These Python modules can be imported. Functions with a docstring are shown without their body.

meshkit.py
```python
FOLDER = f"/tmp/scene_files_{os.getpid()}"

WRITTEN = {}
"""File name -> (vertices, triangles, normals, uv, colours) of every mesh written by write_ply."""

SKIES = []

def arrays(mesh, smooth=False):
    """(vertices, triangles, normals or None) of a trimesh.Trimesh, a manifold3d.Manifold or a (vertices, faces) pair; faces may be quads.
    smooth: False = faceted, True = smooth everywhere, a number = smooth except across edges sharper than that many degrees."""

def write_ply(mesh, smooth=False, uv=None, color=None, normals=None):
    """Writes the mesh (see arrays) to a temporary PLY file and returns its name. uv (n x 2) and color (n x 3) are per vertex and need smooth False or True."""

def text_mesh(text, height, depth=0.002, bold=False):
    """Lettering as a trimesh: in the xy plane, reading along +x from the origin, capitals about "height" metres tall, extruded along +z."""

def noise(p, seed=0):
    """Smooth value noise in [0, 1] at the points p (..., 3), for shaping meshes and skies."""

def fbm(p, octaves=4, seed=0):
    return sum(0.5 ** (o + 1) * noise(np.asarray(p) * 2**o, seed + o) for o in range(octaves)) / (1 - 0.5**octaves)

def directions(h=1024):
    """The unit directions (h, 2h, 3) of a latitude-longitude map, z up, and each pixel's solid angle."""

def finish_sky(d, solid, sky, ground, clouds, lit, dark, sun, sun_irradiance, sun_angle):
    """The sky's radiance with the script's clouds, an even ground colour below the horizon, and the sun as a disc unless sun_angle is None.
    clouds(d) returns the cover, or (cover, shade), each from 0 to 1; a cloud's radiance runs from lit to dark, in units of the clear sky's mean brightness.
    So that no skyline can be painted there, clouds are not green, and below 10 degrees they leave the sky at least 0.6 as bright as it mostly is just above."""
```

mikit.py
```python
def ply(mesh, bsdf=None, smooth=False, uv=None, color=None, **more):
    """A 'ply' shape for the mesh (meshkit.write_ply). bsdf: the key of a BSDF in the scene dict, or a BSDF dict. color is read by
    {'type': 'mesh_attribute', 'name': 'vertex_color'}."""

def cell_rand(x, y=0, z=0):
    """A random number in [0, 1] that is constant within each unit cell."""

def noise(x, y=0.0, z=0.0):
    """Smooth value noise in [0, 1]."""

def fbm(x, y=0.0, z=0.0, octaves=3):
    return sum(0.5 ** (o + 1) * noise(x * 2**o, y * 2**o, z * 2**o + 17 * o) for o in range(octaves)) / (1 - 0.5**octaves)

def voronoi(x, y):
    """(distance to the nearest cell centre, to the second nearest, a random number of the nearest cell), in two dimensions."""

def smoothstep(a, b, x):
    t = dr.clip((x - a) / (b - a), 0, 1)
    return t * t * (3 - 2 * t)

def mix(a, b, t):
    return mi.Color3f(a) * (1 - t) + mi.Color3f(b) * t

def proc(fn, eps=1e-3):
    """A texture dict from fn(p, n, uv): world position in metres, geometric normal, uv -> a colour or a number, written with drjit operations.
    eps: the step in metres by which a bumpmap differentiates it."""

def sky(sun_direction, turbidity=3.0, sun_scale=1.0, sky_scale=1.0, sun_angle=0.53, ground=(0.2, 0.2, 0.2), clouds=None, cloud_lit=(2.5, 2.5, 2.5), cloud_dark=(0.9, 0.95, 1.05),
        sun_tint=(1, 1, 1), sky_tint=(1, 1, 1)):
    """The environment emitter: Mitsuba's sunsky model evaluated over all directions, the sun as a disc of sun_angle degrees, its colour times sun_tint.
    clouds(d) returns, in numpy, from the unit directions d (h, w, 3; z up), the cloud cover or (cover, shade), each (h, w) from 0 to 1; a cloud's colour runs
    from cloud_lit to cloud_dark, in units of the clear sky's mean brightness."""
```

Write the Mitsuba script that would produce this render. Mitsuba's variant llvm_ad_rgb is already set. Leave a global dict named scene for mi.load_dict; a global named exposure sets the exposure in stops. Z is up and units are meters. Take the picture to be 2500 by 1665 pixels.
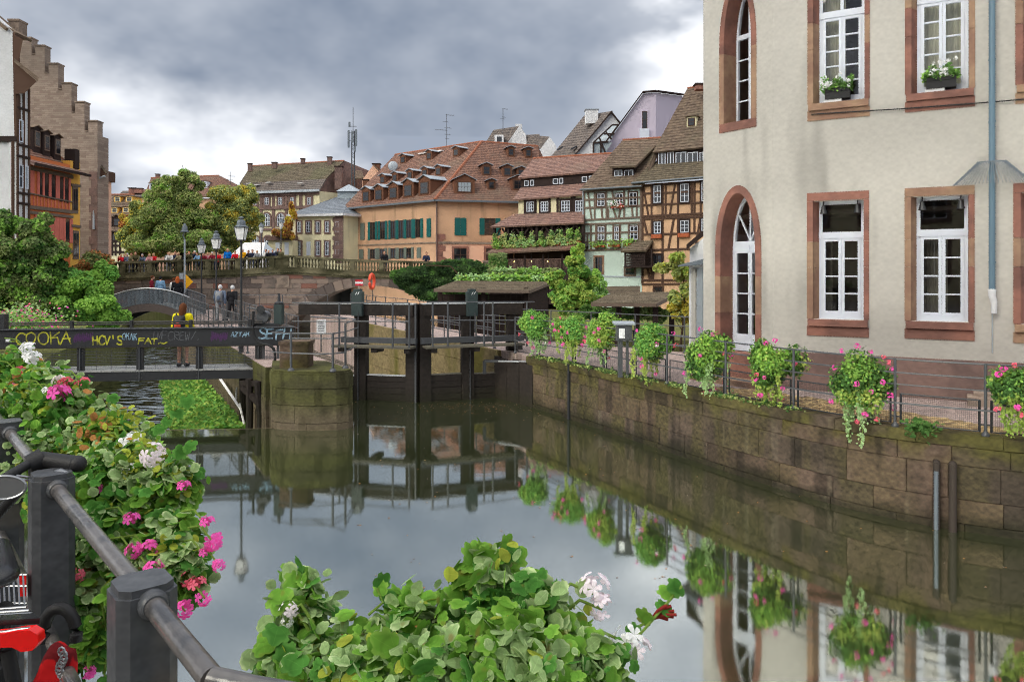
import math, random
import numpy as np, trimesh, manifold3d
import shapely.geometry as sg
import mitsuba as mi, mikit, meshkit
import drjit as dr
from mikit import proc, noise, fbm, cell_rand, smoothstep, mix, voronoi

scene = {'type': 'scene'}
labels = {}
RNG = np.random.default_rng(7)
T = mi.ScalarTransform4f

# ------------------------------------------------------------------ camera, sky, exposure
FPX, CX, CY, EYE = 1850.0, 1250.0, 662.0, 3.8      # focal length in photo pixels, horizon row, eye height over the water
exposure = 2.2
scene['camera'] = {'type': 'perspective', 'fov_axis': 'x', 'fov': 2 * math.degrees(math.atan(1250 / FPX)), 'near_clip': 0.05, 'far_clip': 3000.0,
                   'principal_point_offset_x': 0.0, 'principal_point_offset_y': (832.5 - CY) / 1665.0,
                   'to_world': T().look_at(origin=[0, 0, EYE], target=[0, 10, EYE], up=[0, 0, 1])}

def sky_clouds(d):
    x, y, z = d[..., 0], d[..., 1], np.clip(d[..., 2], 0.0, 1)
    el = np.degrees(np.arcsin(np.clip(z, 0, 1))); az = np.degrees(np.arctan2(x, y))
    q = np.stack([az / 11.0, el / 7.5, el * 0 + 1.7], -1)
    a, b = meshkit.fbm(q * 0.8 + 3.7, 6, 3), meshkit.fbm(q * np.array([1.5, 1.9, 1.0]) + 9.1, 6, 21)
    c = meshkit.fbm(d * 2.2 + 5.3, 4, 8)
    wob = (a - 0.5) + 0.5 * (b - 0.5)
    # pale broken cloud low in the distance (higher to the left), a heavy blue-grey bank above it, the deck thinning towards the zenith and the hidden sun
    low = 2.0 + 6.3 / (1 + np.exp((az + 8) / 1.5)) + 7.0 / (1 + np.exp((az + 23) / 3.5)) + 8 * wob
    bank = 1 / (1 + np.exp(-(el - low) / 1.0))
    pale = np.clip(1.20 + 3.6 * (b - 0.5) + 2.2 * (a - 0.5), 0.55, 1.9)
    heavy = 0.55 + 0.70 * (b - 0.5) + 0.8 * np.clip(a - 0.5, -0.3, 0.5) + 0.26 / (1 + np.exp(-(az + 1) / 4)) * np.exp(-(np.maximum(az - 24, 0) / 14) ** 2) + 0.20 * np.clip((-24 - az) / 8, 0, 1) * np.exp(-(np.maximum(-36 - az, 0) / 14) ** 2)
    rift = np.exp(-np.clip((12 - az) / 4.0, 0, 9) ** 2) * np.exp(-(((el - 17.5) / 5.0) ** 2)) * np.clip(0.8 + 3.0 * (b - 0.5), 0.15, 1.3)
    B = 1.72 * (pale * (1 - bank) + (heavy + 2.0 * rift) * bank)
    up = np.clip((el - 24) / 42, 0, 1); up = up * up * (3 - 2 * up)
    behind = np.clip((0.25 - y / np.sqrt(x * x + y * y + 1e-9)) / 1.25, 0, 1) ** 1.2
    w = np.clip(up + 0.5 * behind * np.clip((el - 12) / 26, 0, 1) * (1 - up), 0, 1)
    B = B * (1 - w) + w * (4.3 + 1.2 * (c - 0.5))
    return np.ones_like(el), np.clip((5.0 - B) / (5.0 - 0.45), 0, 1)

scene['sky'] = mikit.sky([-0.62, -0.60, 0.56], turbidity=3, sun_scale=0.42, sun_angle=34, sky_scale=1.0, sun_tint=(0.80, 0.95, 1.18), clouds=sky_clouds,
                         cloud_lit=(5.0, 5.0, 5.0), cloud_dark=(0.30, 0.455, 0.73))

# ------------------------------------------------------------------ scene bookkeeping
_used = {}
def key_for(base):
    n = _used.get(base, 0)
    _used[base] = n + 1
    return base if n == 0 else f'{base}_{n:03d}'

def thing(name, label, cat, group=None):
    k = key_for(name)
    labels[k] = {'label': label, 'category': cat}
    if group: labels[k]['group'] = group
    return k

def shape(mesh, mat, smooth=False):
    if isinstance(mesh, MB): mesh = mesh.mesh()
    return mikit.ply(mesh, mat, smooth=smooth)

def obj(name, mesh, mat, parent=None, smooth=False, label=None, kind=None, to_world=None):
    k = key_for((parent + '__' if parent else '') + name)
    d = mesh if isinstance(mesh, dict) else shape(mesh, mat, smooth)
    if to_world is not None: d = {**d, 'to_world': to_world}
    scene[k] = d
    if label or kind:
        labels[k] = {}
        if label: labels[k]['label'] = label
        if kind: labels[k]['kind'] = kind
    return k

def solo(name, label, cat, mesh, mat, group=None, smooth=False, kind=None, to_world=None):
    k = thing(name, label, cat, group)
    if kind: labels[k]['kind'] = kind
    d = mesh if isinstance(mesh, dict) else shape(mesh, mat, smooth)
    if to_world is not None: d = {**d, 'to_world': to_world}
    scene[k] = d
    return k

def structure(name, mesh, mat, label=None, smooth=False):
    k = key_for(name)
    scene[k] = mesh if isinstance(mesh, dict) else shape(mesh, mat, smooth)
    labels[k] = {'kind': 'structure'}
    if label: labels[k]['label'] = label
    return k

# ------------------------------------------------------------------ mesh building
def V(*a): return np.array(a, float)
def nrm(v): v = np.asarray(v, float); return v / (np.linalg.norm(v) + 1e-12)

class MB:
    def __init__(s): s.v, s.f, s.n = [], [], 0
    def add(s, v, f):
        v = np.asarray(v, float).reshape(-1, 3); f = np.asarray(f, int)
        if f.ndim == 2 and f.shape[1] == 4: f = np.vstack([f[:, [0, 1, 2]], f[:, [0, 2, 3]]])
        s.v.append(v); s.f.append(f.reshape(-1, 3) + s.n); s.n += len(v); return s
    def mesh(s): return np.vstack(s.v), np.vstack(s.f)
    def hexa(s, c):                                   # 8 corners: bottom ring of 4, top ring of 4
        c = np.asarray(c, float)
        f = np.array([[3, 2, 1, 0], [4, 5, 6, 7], [0, 1, 5, 4], [1, 2, 6, 5], [2, 3, 7, 6], [3, 0, 4, 7]])
        m = c.mean(0); a = c[f[0]]
        if np.dot(np.cross(a[1] - a[0], a[2] - a[0]), a.mean(0) - m) < 0: f = f[:, ::-1]
        return s.add(c, f)
    def box(s, x0, x1, y0, y1, z0, z1):
        return s.hexa([[x0, y0, z0], [x1, y0, z0], [x1, y1, z0], [x0, y1, z0], [x0, y0, z1], [x1, y0, z1], [x1, y1, z1], [x0, y1, z1]])
    def quad(s, a, b, c, d): return s.add([a, b, c, d], [[0, 1, 2, 3]])
    def tube(s, pts, r, n=8, cap=True, r2=None):
        p = np.asarray(pts, float); m = len(p)
        r = np.broadcast_to(r if r2 is None else np.linspace(r, r2, m), (m,))
        t = np.gradient(p, axis=0); t /= np.linalg.norm(t, axis=1, keepdims=True) + 1e-12
        ref = V(0, 0, 1) if np.abs(t[:, 2]).mean() < 0.9 else V(1, 0, 0)
        a = np.cross(t, ref); a /= np.linalg.norm(a, axis=1, keepdims=True) + 1e-12
        b = np.cross(t, a); g = np.arange(n) * 2 * np.pi / n
        v = p[:, None] + r[:, None, None] * (np.cos(g)[None, :, None] * a[:, None] + np.sin(g)[None, :, None] * b[:, None])
        i, j = np.meshgrid(np.arange(m - 1), np.arange(n), indexing='ij'); j2 = (j + 1) % n
        f = np.stack([i * n + j, (i + 1) * n + j, (i + 1) * n + j2, i * n + j2], -1).reshape(-1, 4)
        v = v.reshape(-1, 3)
        s.add(v, f)
        if cap:
            s.add(np.vstack([v[:n], p[:1]]), [[k, (k + 1) % n, n] for k in range(n)])
            s.add(np.vstack([v[-n:], p[-1:]]), [[(k + 1) % n, k, n] for k in range(n)])
        return s
    def bar(s, a, b, w, h, up=(0, 0, 1)):             # rectangular bar from a to b
        a, b = V(*a), V(*b); t = nrm(b - a)
        u = V(*up)
        if abs(np.dot(t, u)) > 0.95: u = V(1, 0, 0) if abs(t[0]) < 0.9 else V(0, 1, 0)
        r = nrm(np.cross(t, u)); u = np.cross(r, t); c = []
        for q in (a, b): c += [q - r * w / 2 - u * h / 2, q + r * w / 2 - u * h / 2, q + r * w / 2 + u * h / 2, q - r * w / 2 + u * h / 2]
        return s.hexa(c)
    def lathe(s, prof, c, n=12):                      # prof: (r, z) pairs
        pr = np.asarray(prof, float); g = np.arange(n) * 2 * np.pi / n; m = len(pr)
        v = np.stack([pr[:, 0:1] * np.cos(g) + c[0], pr[:, 0:1] * np.sin(g) + c[1], np.broadcast_to(pr[:, 1:2] + c[2], (m, n))], -1).reshape(-1, 3)
        i, j = np.meshgrid(np.arange(m - 1), np.arange(n), indexing='ij'); j2 = (j + 1) % n
        return s.add(v, np.stack([i * n + j, i * n + j2, (i + 1) * n + j2, (i + 1) * n + j], -1).reshape(-1, 4))
    def poly(s, poly, z0, z1, fn=None):               # shapely polygon extruded from z0 to z1, mapped by fn(xy, z)
        m = trimesh.creation.extrude_polygon(poly, z1 - z0, engine='earcut')
        v = np.array(m.vertices); v[:, 2] += z0
        f = np.array(m.faces)
        if fn is not None:
            v = fn(v)
        tm = trimesh.Trimesh(v, f, process=False)
        if tm.volume < 0: f = f[:, ::-1]
        return s.add(v, f)
    def tm(s, m): return s.add(np.array(m.vertices), np.array(m.faces))
    def ball(s, c, r, sub=2, sc=(1, 1, 1)):
        m = trimesh.creation.icosphere(sub, 1.0); return s.add(np.array(m.vertices) * r * V(*sc) + V(*c), m.faces)

def box(x0, x1, y0, y1, z0, z1): return MB().box(x0, x1, y0, y1, z0, z1)

# the photograph's pixel (2500 x 1665) to a point at a distance along y
def X(u, d): return (u - CX) / FPX * d
def Z(v, d): return EYE + (CY - v) / FPX * d
def P(u, v, d): return V(X(u, d), d, Z(v, d))
def D(v, z): return (EYE - z) * FPX / (v - CY)        # the distance at which height z is seen in row v

class Wall:
    """A vertical plane from A to B (seen from outside, left to right): s along it, n out of it, z up."""
    def __init__(s, ax, ay, bx, by):
        s.A = V(ax, ay); s.L = math.hypot(bx - ax, by - ay); s.e = V(bx - ax, by - ay) / s.L
        s.N = V(s.e[1], -s.e[0])
    @staticmethod
    def px(u0, d0, u1, d1): return Wall(X(u0, d0), d0, X(u1, d1), d1)
    def w(s, S, n, z):
        return V(*(s.A + s.e * S + s.N * n), z)
    def map(s, v):                                    # (s, z, n) columns -> world
        v = np.asarray(v, float); xy = s.A + v[:, :1] * s.e + v[:, 2:3] * s.N
        return np.column_stack([xy, v[:, 1]])
    def s(s, u):
        r = (u - CX) / FPX                            # x = r * y
        k = s.e[0] - r * s.e[1]
        return (r * s.A[1] - s.A[0]) / k
    def d(s, u): return s.A[1] + s.e[1] * s.s(u)
    def z(s, u, v): return Z(v, s.d(u))
    def sz(s, u, v): return s.s(u), s.z(u, v)
    def box(s, m, s0, s1, z0, z1, n0, n1):
        c = [s.w(a, n, z) for z in (z0, z1) for a, n in ((s0, n0), (s1, n0), (s1, n1), (s0, n1))]
        return m.hexa(c)
    def beam(s, m, s0, z0, s1, z1, wd, n0, n1):       # a timber lying on the wall
        a, b = V(s0, z0), V(s1, z1); t = nrm(b - a); r = V(-t[1], t[0]) * wd / 2
        q = [a - r, b - r, b + r, a + r]
        return m.hexa([s.w(p[0], n, p[1]) for n in (n0, n1) for p in q])
    def poly(s, m, poly, n0, n1): return m.poly(poly, n0, n1, s.map)

def rect(a, b, c, d): return sg.box(a, b, c, d)

# ------------------------------------------------------------------ materials
def lin(r, g, b, k=1.0):
    c = np.array([r, g, b]) / 255.0
    return [float(x) for x in np.where(c <= 0.04045, c / 12.92, ((c + 0.055) / 1.055) ** 2.4) * k]

def mat(name, bsdf, two=True):
    scene[name] = {'type': 'twosided', 'nested': bsdf} if two else bsdf
    return name

def flat(name, rgb, rough=0.6, spec=0.3, metal=0.0, k=1.0):
    return mat(name, {'type': 'principled', 'base_color': {'type': 'rgb', 'value': lin(*rgb, k)}, 'roughness': rough, 'specular': spec, 'metallic': metal})

def textured(name, fn, rough=0.8, spec=0.2, bump=None, bscale=1.0):
    b = {'type': 'principled', 'base_color': proc(fn), 'roughness': rough, 'specular': spec}
    if bump is not None:
        b = {'type': 'bumpmap', 'arbitrary': proc(bump, 0.004), 'scale': bscale, 'nested': b}
    return mat(name, b)

def C(*a): return mi.Color3f(*lin(*a))

def plaster(name, rgb, dirt=0.35):
    a, b, c = C(*rgb), C(*[x * 0.86 for x in rgb]), C(*[x * 0.70 for x in rgb])
    def fn(p, n, uv):
        big = fbm(p.x * 0.5 + p.y * 0.37, p.y * 0.31, p.z * 0.45, 3)
        streak = fbm(p.x * 2.6 + p.y * 1.9, p.y * 2.3, p.z * 0.22, 3)
        fine = fbm(p.x * 17, p.y * 17, p.z * 17, 2)
        col = mix(a, b, smoothstep(0.25, 0.85, big) * 0.8)
        col = mix(col, c, smoothstep(0.58, 0.85, streak) * dirt)
        return col * (0.91 + 0.18 * fine)
    return textured(name, fn, 0.9, 0.15, bump=(lambda p, n, uv: fbm(p.x * 30, p.y * 30, p.z * 30, 3)) if dirt > .85 else None, bscale=0.004)

plaster('plaster_cream', (186, 182, 175), 0.9)
plaster('plaster_white', (214, 215, 218), 0.25)
plaster('plaster_orange', (206, 166, 134), 0.6)
plaster('plaster_peach', (212, 174, 140), 0.6)
plaster('plaster_mint', (198, 216, 206), 0.4)
plaster('plaster_yellow', (222, 214, 178), 0.3)
flat('plaster_lilac', (190, 180, 196), 0.9, 0.1)
flat('plaster_pink', (222, 178, 152), 0.9, 0.1)
flat('plaster_ochre', (222, 172, 84), 0.9, 0.1)
flat('wood_orange', (196, 112, 66), 0.7, 0.2)
flat('shutter_coral', (202, 112, 98), 0.7, 0.2)
flat('shutter_green', (22, 92, 90), 0.6, 0.3)
flat('shutter_grey', (104, 112, 104), 0.7, 0.2)
flat('timber_brown', (84, 64, 54), 0.85, 0.15)
flat('timber_grey', (112, 98, 88), 0.85, 0.15)
flat('timber_dark', (52, 42, 40), 0.85, 0.15)
flat('white_paint', (204, 210, 222), 0.35, 0.4)
flat('zinc', (160, 168, 176), 0.45, 0.5, 0.3)
flat('zinc_dark', (104, 112, 120), 0.5, 0.5, 0.3)
flat('pipe_blue', (94, 118, 134), 0.4, 0.5)
flat('iron', (46, 47, 50), 0.42, 0.5)
flat('iron_grey', (74, 76, 80), 0.40, 0.5)
flat('iron_worn', (70, 68, 66), 0.30, 0.5, 0.5)
flat('steel', (150, 152, 156), 0.28, 0.5, 0.8)
flat('rubber', (26, 26, 28), 0.55, 0.4)
flat('green_iron', (50, 62, 62), 0.45, 0.4)
flat('glass_dark', (30, 32, 36), 0.06, 0.8)
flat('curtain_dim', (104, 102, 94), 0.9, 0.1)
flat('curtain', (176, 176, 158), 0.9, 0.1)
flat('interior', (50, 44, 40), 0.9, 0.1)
flat('tent_white', (224, 222, 220), 0.8, 0.2)
flat('lamp_glass', (226, 226, 226), 0.25, 0.5)
flat('orange_buoy', (226, 84, 56), 0.4, 0.4)
flat('sign_red', (196, 40, 52), 0.4, 0.4)
flat('sign_white', (226, 228, 230), 0.4, 0.4)
flat('sign_yellow', (236, 172, 24), 0.4, 0.4)
flat('tile_ridge', (150, 96, 74), 0.8, 0.2)
flat('paint_yellow', (164, 162, 58), 0.7, 0.2)
flat('paint_pale', (138, 168, 186), 0.7, 0.2)
flat('paint_grey', (92, 94, 98), 0.7, 0.2)
flat('paint_purple', (74, 46, 84), 0.7, 0.2)
for _n, _c in (('yellow', (176, 174, 56)), ('pale', (146, 178, 198)), ('grey', (92, 94, 98))):
    textured('worn_' + _n, (lambda q: lambda p, n, uv: mix(q, C(50, 50, 54), smoothstep(.46, .72, fbm(p.x * 9, p.y * 9, p.z * 9, 3)) * .7))(C(*_c)), 0.75, 0.2)
flat('reflector_red', (214, 14, 10), 0.12, 0.6)
flat('bark', (66, 54, 42), 0.9, 0.1)
flat('terracotta', (168, 92, 62), 0.8, 0.2)
flat('planter_black', (34, 34, 36), 0.6, 0.3)
mat('glass_clear', {'type': 'thindielectric', 'int_ior': 1.5}, False)

def sandstone(name, rgb, rgb2):
    a, b = C(*rgb), C(*rgb2)
    def fn(p, n, uv):
        return mix(a, b, smoothstep(0.35, 0.7, fbm(p.x * 2.3, p.y * 2.3, p.z * 1.9, 3))) * (0.82 + 0.36 * fbm(p.x * 14, p.y * 14, p.z * 14, 3))
    return textured(name, fn, 0.9, 0.15)
sandstone('sandstone_red', (144, 102, 90), (118, 86, 78))
sandstone('sandstone_tan', (156, 128, 106), (138, 108, 92))
sandstone('sandstone_dark', (120, 98, 92), (104, 86, 82))
sandstone('sandstone_grey', (140, 124, 112), (110, 98, 90))

def quay_fn(p, n, uv, base=(120, 100, 84)):
    # damp sandstone: moss streaks running down, pale lime runs, a dark tide band near the water
    h = p.x * 0.48 - p.y * 0.88
    blotch = fbm(p.x * 0.9, p.y * 0.9, p.z * 1.3, 3)
    streak = fbm(h * 2.6, p.x * 0.3, p.z * 0.45, 3)
    streak2 = fbm(h * 6.0 + 31, p.x * 0.4, p.z * 0.30, 3)
    fine = fbm(p.x * 19, p.y * 19, p.z * 19, 3)
    col = mix(C(78, 68, 58), C(112, 96, 84), smoothstep(0.32, 0.68, blotch))
    col = mix(col, C(142, 132, 112), smoothstep(0.62, 0.80, streak2) * 0.5)
    moss = smoothstep(0.34, 0.54, streak) * (0.40 + 0.60 * smoothstep(-11.0, 5.0, -p.x * 1.4 + p.y * 0.35 - 4))
    col = mix(col, mix(C(64, 60, 36), C(108, 102, 52), fine), moss * 0.8)
    top = smoothstep(0.95, 1.36, p.z + 0.35 * (fbm(h * 2.1, p.y, 3.0, 2) - 0.5)) * smoothstep(0.35, 0.55, fbm(h * 1.6 + 9, p.y * 1.2, 1.0, 2))
    col = mix(col, C(72, 66, 40), top * 0.8)
    edge = smoothstep(0.80, 1.25, p.z) * smoothstep(0.42, 0.58, fbm(h * 2.2 + 40, p.x, p.z * 2.0, 3))
    col = mix(col, C(106, 102, 50), edge * 0.65)
    tide = smoothstep(0.34, 0.04, p.z + 0.25 * (blotch - 0.5))
    col = mix(col, C(44, 44, 26), tide * 0.8)
    dark = smoothstep(0.50, 0.72, fbm(h * 4.4 + 70, p.x * 0.4, p.z * 0.4, 3))
    col = mix(col, C(40, 36, 30), dark * 0.6)
    return col * (0.26 + 0.76 * fine)
textured('quay_stone', quay_fn, 0.85, 0.25)
def quay_b(p, n, uv): return quay_fn(p + mi.Vector3f(37.0, 11.0, 0.0), n, uv) * mi.Color3f(1.08, 1.02, 1.0)
textured('quay_stone_warm', quay_b, 0.85, 0.25)
def moss_fn(p, n, uv):
    a = fbm(p.x * 2.2, p.y * 2.2, p.z * 2.8, 3); f = fbm(p.x * 23, p.y * 23, p.z * 23, 3)
    low = smoothstep(0.75, 0.15, p.z + 0.5 * (a - 0.5))
    col = mix(C(84, 84, 50), C(70, 68, 48), smoothstep(0.3, 0.7, a))
    col = mix(col, C(104, 92, 78), low * 0.75)
    return mix(col, C(44, 42, 26), smoothstep(.5, .75, fbm(p.x * 5, p.y * 5, p.z * 1.2, 3)) * .6) * (0.45 + 0.75 * f)
textured('moss_stone', moss_fn, 0.9, 0.15)
def lock_fn(p, n, uv):
    s = fbm(p.y * 1.9 + p.x, p.x * 0.7, p.z * 0.3, 3); f = fbm(p.x * 9, p.y * 9, p.z * 9, 3)
    col = mix(C(108, 94, 68), C(132, 118, 86), f)
    return mix(col, C(94, 88, 46), smoothstep(0.4, 0.65, s)) * (0.7 + 0.5 * f)
textured('lock_stone', lock_fn, 0.9, 0.15)

def bridge_fn(p, n, uv):
    a = fbm(p.x * 0.5, p.y * 0.5, p.z * 1.1, 3); f = fbm(p.x * 5, p.y * 5, p.z * 5, 3)
    return mix(C(128, 112, 104), C(96, 88, 82), smoothstep(0.35, 0.7, a)) * (0.75 + 0.5 * f)
textured('bridge_stone', bridge_fn, 0.9, 0.15)
flat('bridge_stone_red', (122, 86, 76), 0.9, 0.15)
flat('bridge_stone_dark', (92, 82, 78), 0.9, 0.15)
flat('bridge_stone_grey', (132, 116, 106), 0.9, 0.15)
def parapet_fn(p, n, uv):
    a = fbm(p.x * 1.1, p.y * 1.1, p.z * 1.6, 3); f = fbm(p.x * 6, p.y * 6, p.z * 6, 3)
    return mix(C(108, 102, 80), C(64, 62, 44), smoothstep(0.3, 0.65, a)) * (0.7 + 0.6 * f)
textured('parapet_stone', parapet_fn, 0.9, 0.15)

def tiles(name, a, b, c, w=0.19, h=0.17):
    A, B, Cc = C(*a), C(*b), C(*c)
    def fn(p, n, uv):
        row = dr.floor(uv.y / h); col = dr.floor(uv.x / w + 0.5 * (row - 2 * dr.floor(row * 0.5)))
        r = cell_rand(col, row, 3.0)
        big = fbm(p.x * 0.35, p.y * 0.35, p.z * 0.35, 3)
        t = mix(A, B, smoothstep(0.15, 0.95, r))
        t = mix(t, Cc, smoothstep(0.48, 0.72, big) * 0.7)
        return t * (0.8 + 0.4 * fbm(p.x * 8, p.y * 8, p.z * 8, 2))
    return textured(name, fn, 0.85, 0.2)
tiles('tiles_red', (130, 98, 84), (106, 82, 74), (114, 98, 86))
tiles('tiles_pink', (142, 112, 102), (120, 96, 90), (128, 108, 98))
tiles('tiles_brown', (116, 100, 86), (92, 78, 68), (104, 96, 80))
tiles('tiles_moss', (106, 96, 80), (84, 76, 64), (94, 92, 70))
tiles('tiles_slate', (116, 106, 100), (92, 86, 84), (104, 98, 92))
def brick_fn(p, n, uv):
    row = dr.floor(p.z / 0.16); col = dr.floor((p.x + p.y * 0.2) / 0.42 + 0.5 * (row - 2 * dr.floor(row * 0.5)))
    r = cell_rand(col, row, 1.0); fz = p.z / 0.16 - row
    big = fbm(p.x * 0.35, p.y * 0.4, p.z * 0.25, 3)
    t = mix(C(158, 142, 130), C(130, 114, 104), r)
    t = mix(t, C(118, 108, 100), smoothstep(0.45, 0.7, big) * 0.6)
    return mix(t, C(120, 104, 92), smoothstep(0.80, 0.9, fz) * 0.8)
textured('tower_brick', brick_fn, 0.9, 0.15)

def paving_fn(p, n, uv):
    x, y = p.x * 0.87 + p.y * 0.5, -p.x * 0.5 + p.y * 0.87
    row = dr.floor(y / 0.11); col = dr.floor(x / 0.22 + 0.5 * (row - 2 * dr.floor(row * 0.5)))
    r = cell_rand(col, row, 2.0)
    fx = x / 0.22 + 0.5 * (row - 2 * dr.floor(row * 0.5)) - col; fy = y / 0.11 - row
    j = dr.maximum(smoothstep(0.88, 0.96, fx), smoothstep(0.82, 0.92, fy))
    t = mix(C(168, 148, 142), C(140, 122, 118), r) * (0.85 + 0.3 * fbm(p.x * 3, p.y * 3, 0.0, 3))
    return mix(t, C(104, 98, 84), j * 0.7)
textured('paving', paving_fn, 0.7, 0.3)
textured('ground_earth', lambda p, n, uv: mix(C(96, 92, 60), C(78, 84, 44), fbm(p.x * 0.8, p.y * 0.8, 0.0, 3)) * (0.7 + 0.6 * fbm(p.x * 9, p.y * 9, 0.0, 2)), 0.95, 0.1)
flat('asphalt', (92, 90, 88), 0.8, 0.25)
flat('cobble_a', (186, 160, 116), 0.75, 0.3)
flat('cobble_b', (160, 136, 98), 0.75, 0.3)
flat('cobble_c', (134, 112, 84), 0.75, 0.3)

# water: a dark green body under a strongly reflecting surface, with faint ripples
def ripple(p, n, uv):
    return fbm(p.x * 0.9, p.y * 2.0, 0.0, 3) * 0.6 + noise(p.x * 4.0, p.y * 7.0, 2.0) * 0.12
def ripple2(p, n, uv):
    return noise(p.x * 1.3, p.y * 3.4, 0.0) + 0.5 * noise(p.x * 3.1, p.y * 7.0, 5.0)
def water_mat(name, fn, sc, body, w=0.62):
    nest = {'type': 'blendbsdf', 'weight': w, 'a': {'type': 'diffuse', 'reflectance': {'type': 'rgb', 'value': body}},
            'b': {'type': 'roughconductor', 'material': 'none', 'alpha': 0.003, 'specular_reflectance': {'type': 'rgb', 'value': [0.90, 0.93, 0.90]}}}
    mat(name, {'type': 'bumpmap', 'arbitrary': proc(fn, 0.01), 'scale': sc, 'nested': nest})
water_mat('water_calm', ripple, 0.0012, [0.042, 0.052, 0.020], 0.70)
water_mat('water_rippled', ripple2, 0.05, [0.020, 0.024, 0.012], 0.62)

# leaves: two-sided thin scattering, several tones
def leafmat(name, rgb, rgb2, trans=0.55):
    a, b = [mi.Color3f(*lin(*[0.88 * c + 0.12 * max(q) for c in q], 1.45)) for q in (rgb, rgb2)]
    def fn(p, n, uv):
        return mix(a, b, smoothstep(0.25, 0.75, fbm(p.x * 1.6, p.y * 1.6, p.z * 1.6, 2))) * (0.7 + 0.6 * noise(p.x * 11, p.y * 11, p.z * 11))
    scene[name] = {'type': 'principledthin', 'base_color': proc(fn), 'roughness': 0.5, 'diff_trans': trans, 'spec_trans': 0.0, 'eta': 1.4}
    return name
leafmat('leaf_ivy', (110, 150, 62), (128, 170, 66))
leafmat('leaf_deep', (58, 92, 44), (76, 112, 48))
leafmat('leaf_lime', (132, 158, 66), (158, 172, 80))
leafmat('leaf_pale', (150, 178, 122), (122, 156, 92))
leafmat('leaf_bright', (102, 156, 70), (92, 140, 60))
leafmat('leaf_dark', (40, 60, 36), (58, 80, 44))
leafmat('leaf_tree', (138, 154, 86), (164, 170, 100))
leafmat('leaf_tree_dark', (98, 116, 70), (122, 134, 78))
leafmat('leaf_yellow', (196, 176, 66), (172, 160, 60))
leafmat('leaf_rust', (168, 108, 60), (140, 96, 56))
def petal(name, rgb):
    scene[name] = {'type': 'principledthin', 'base_color': {'type': 'rgb', 'value': [min(.92, x) for x in lin(*rgb, 1.2)]}, 'roughness': 0.6, 'diff_trans': 0.6, 'spec_trans': 0.0, 'eta': 1.4}
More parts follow.
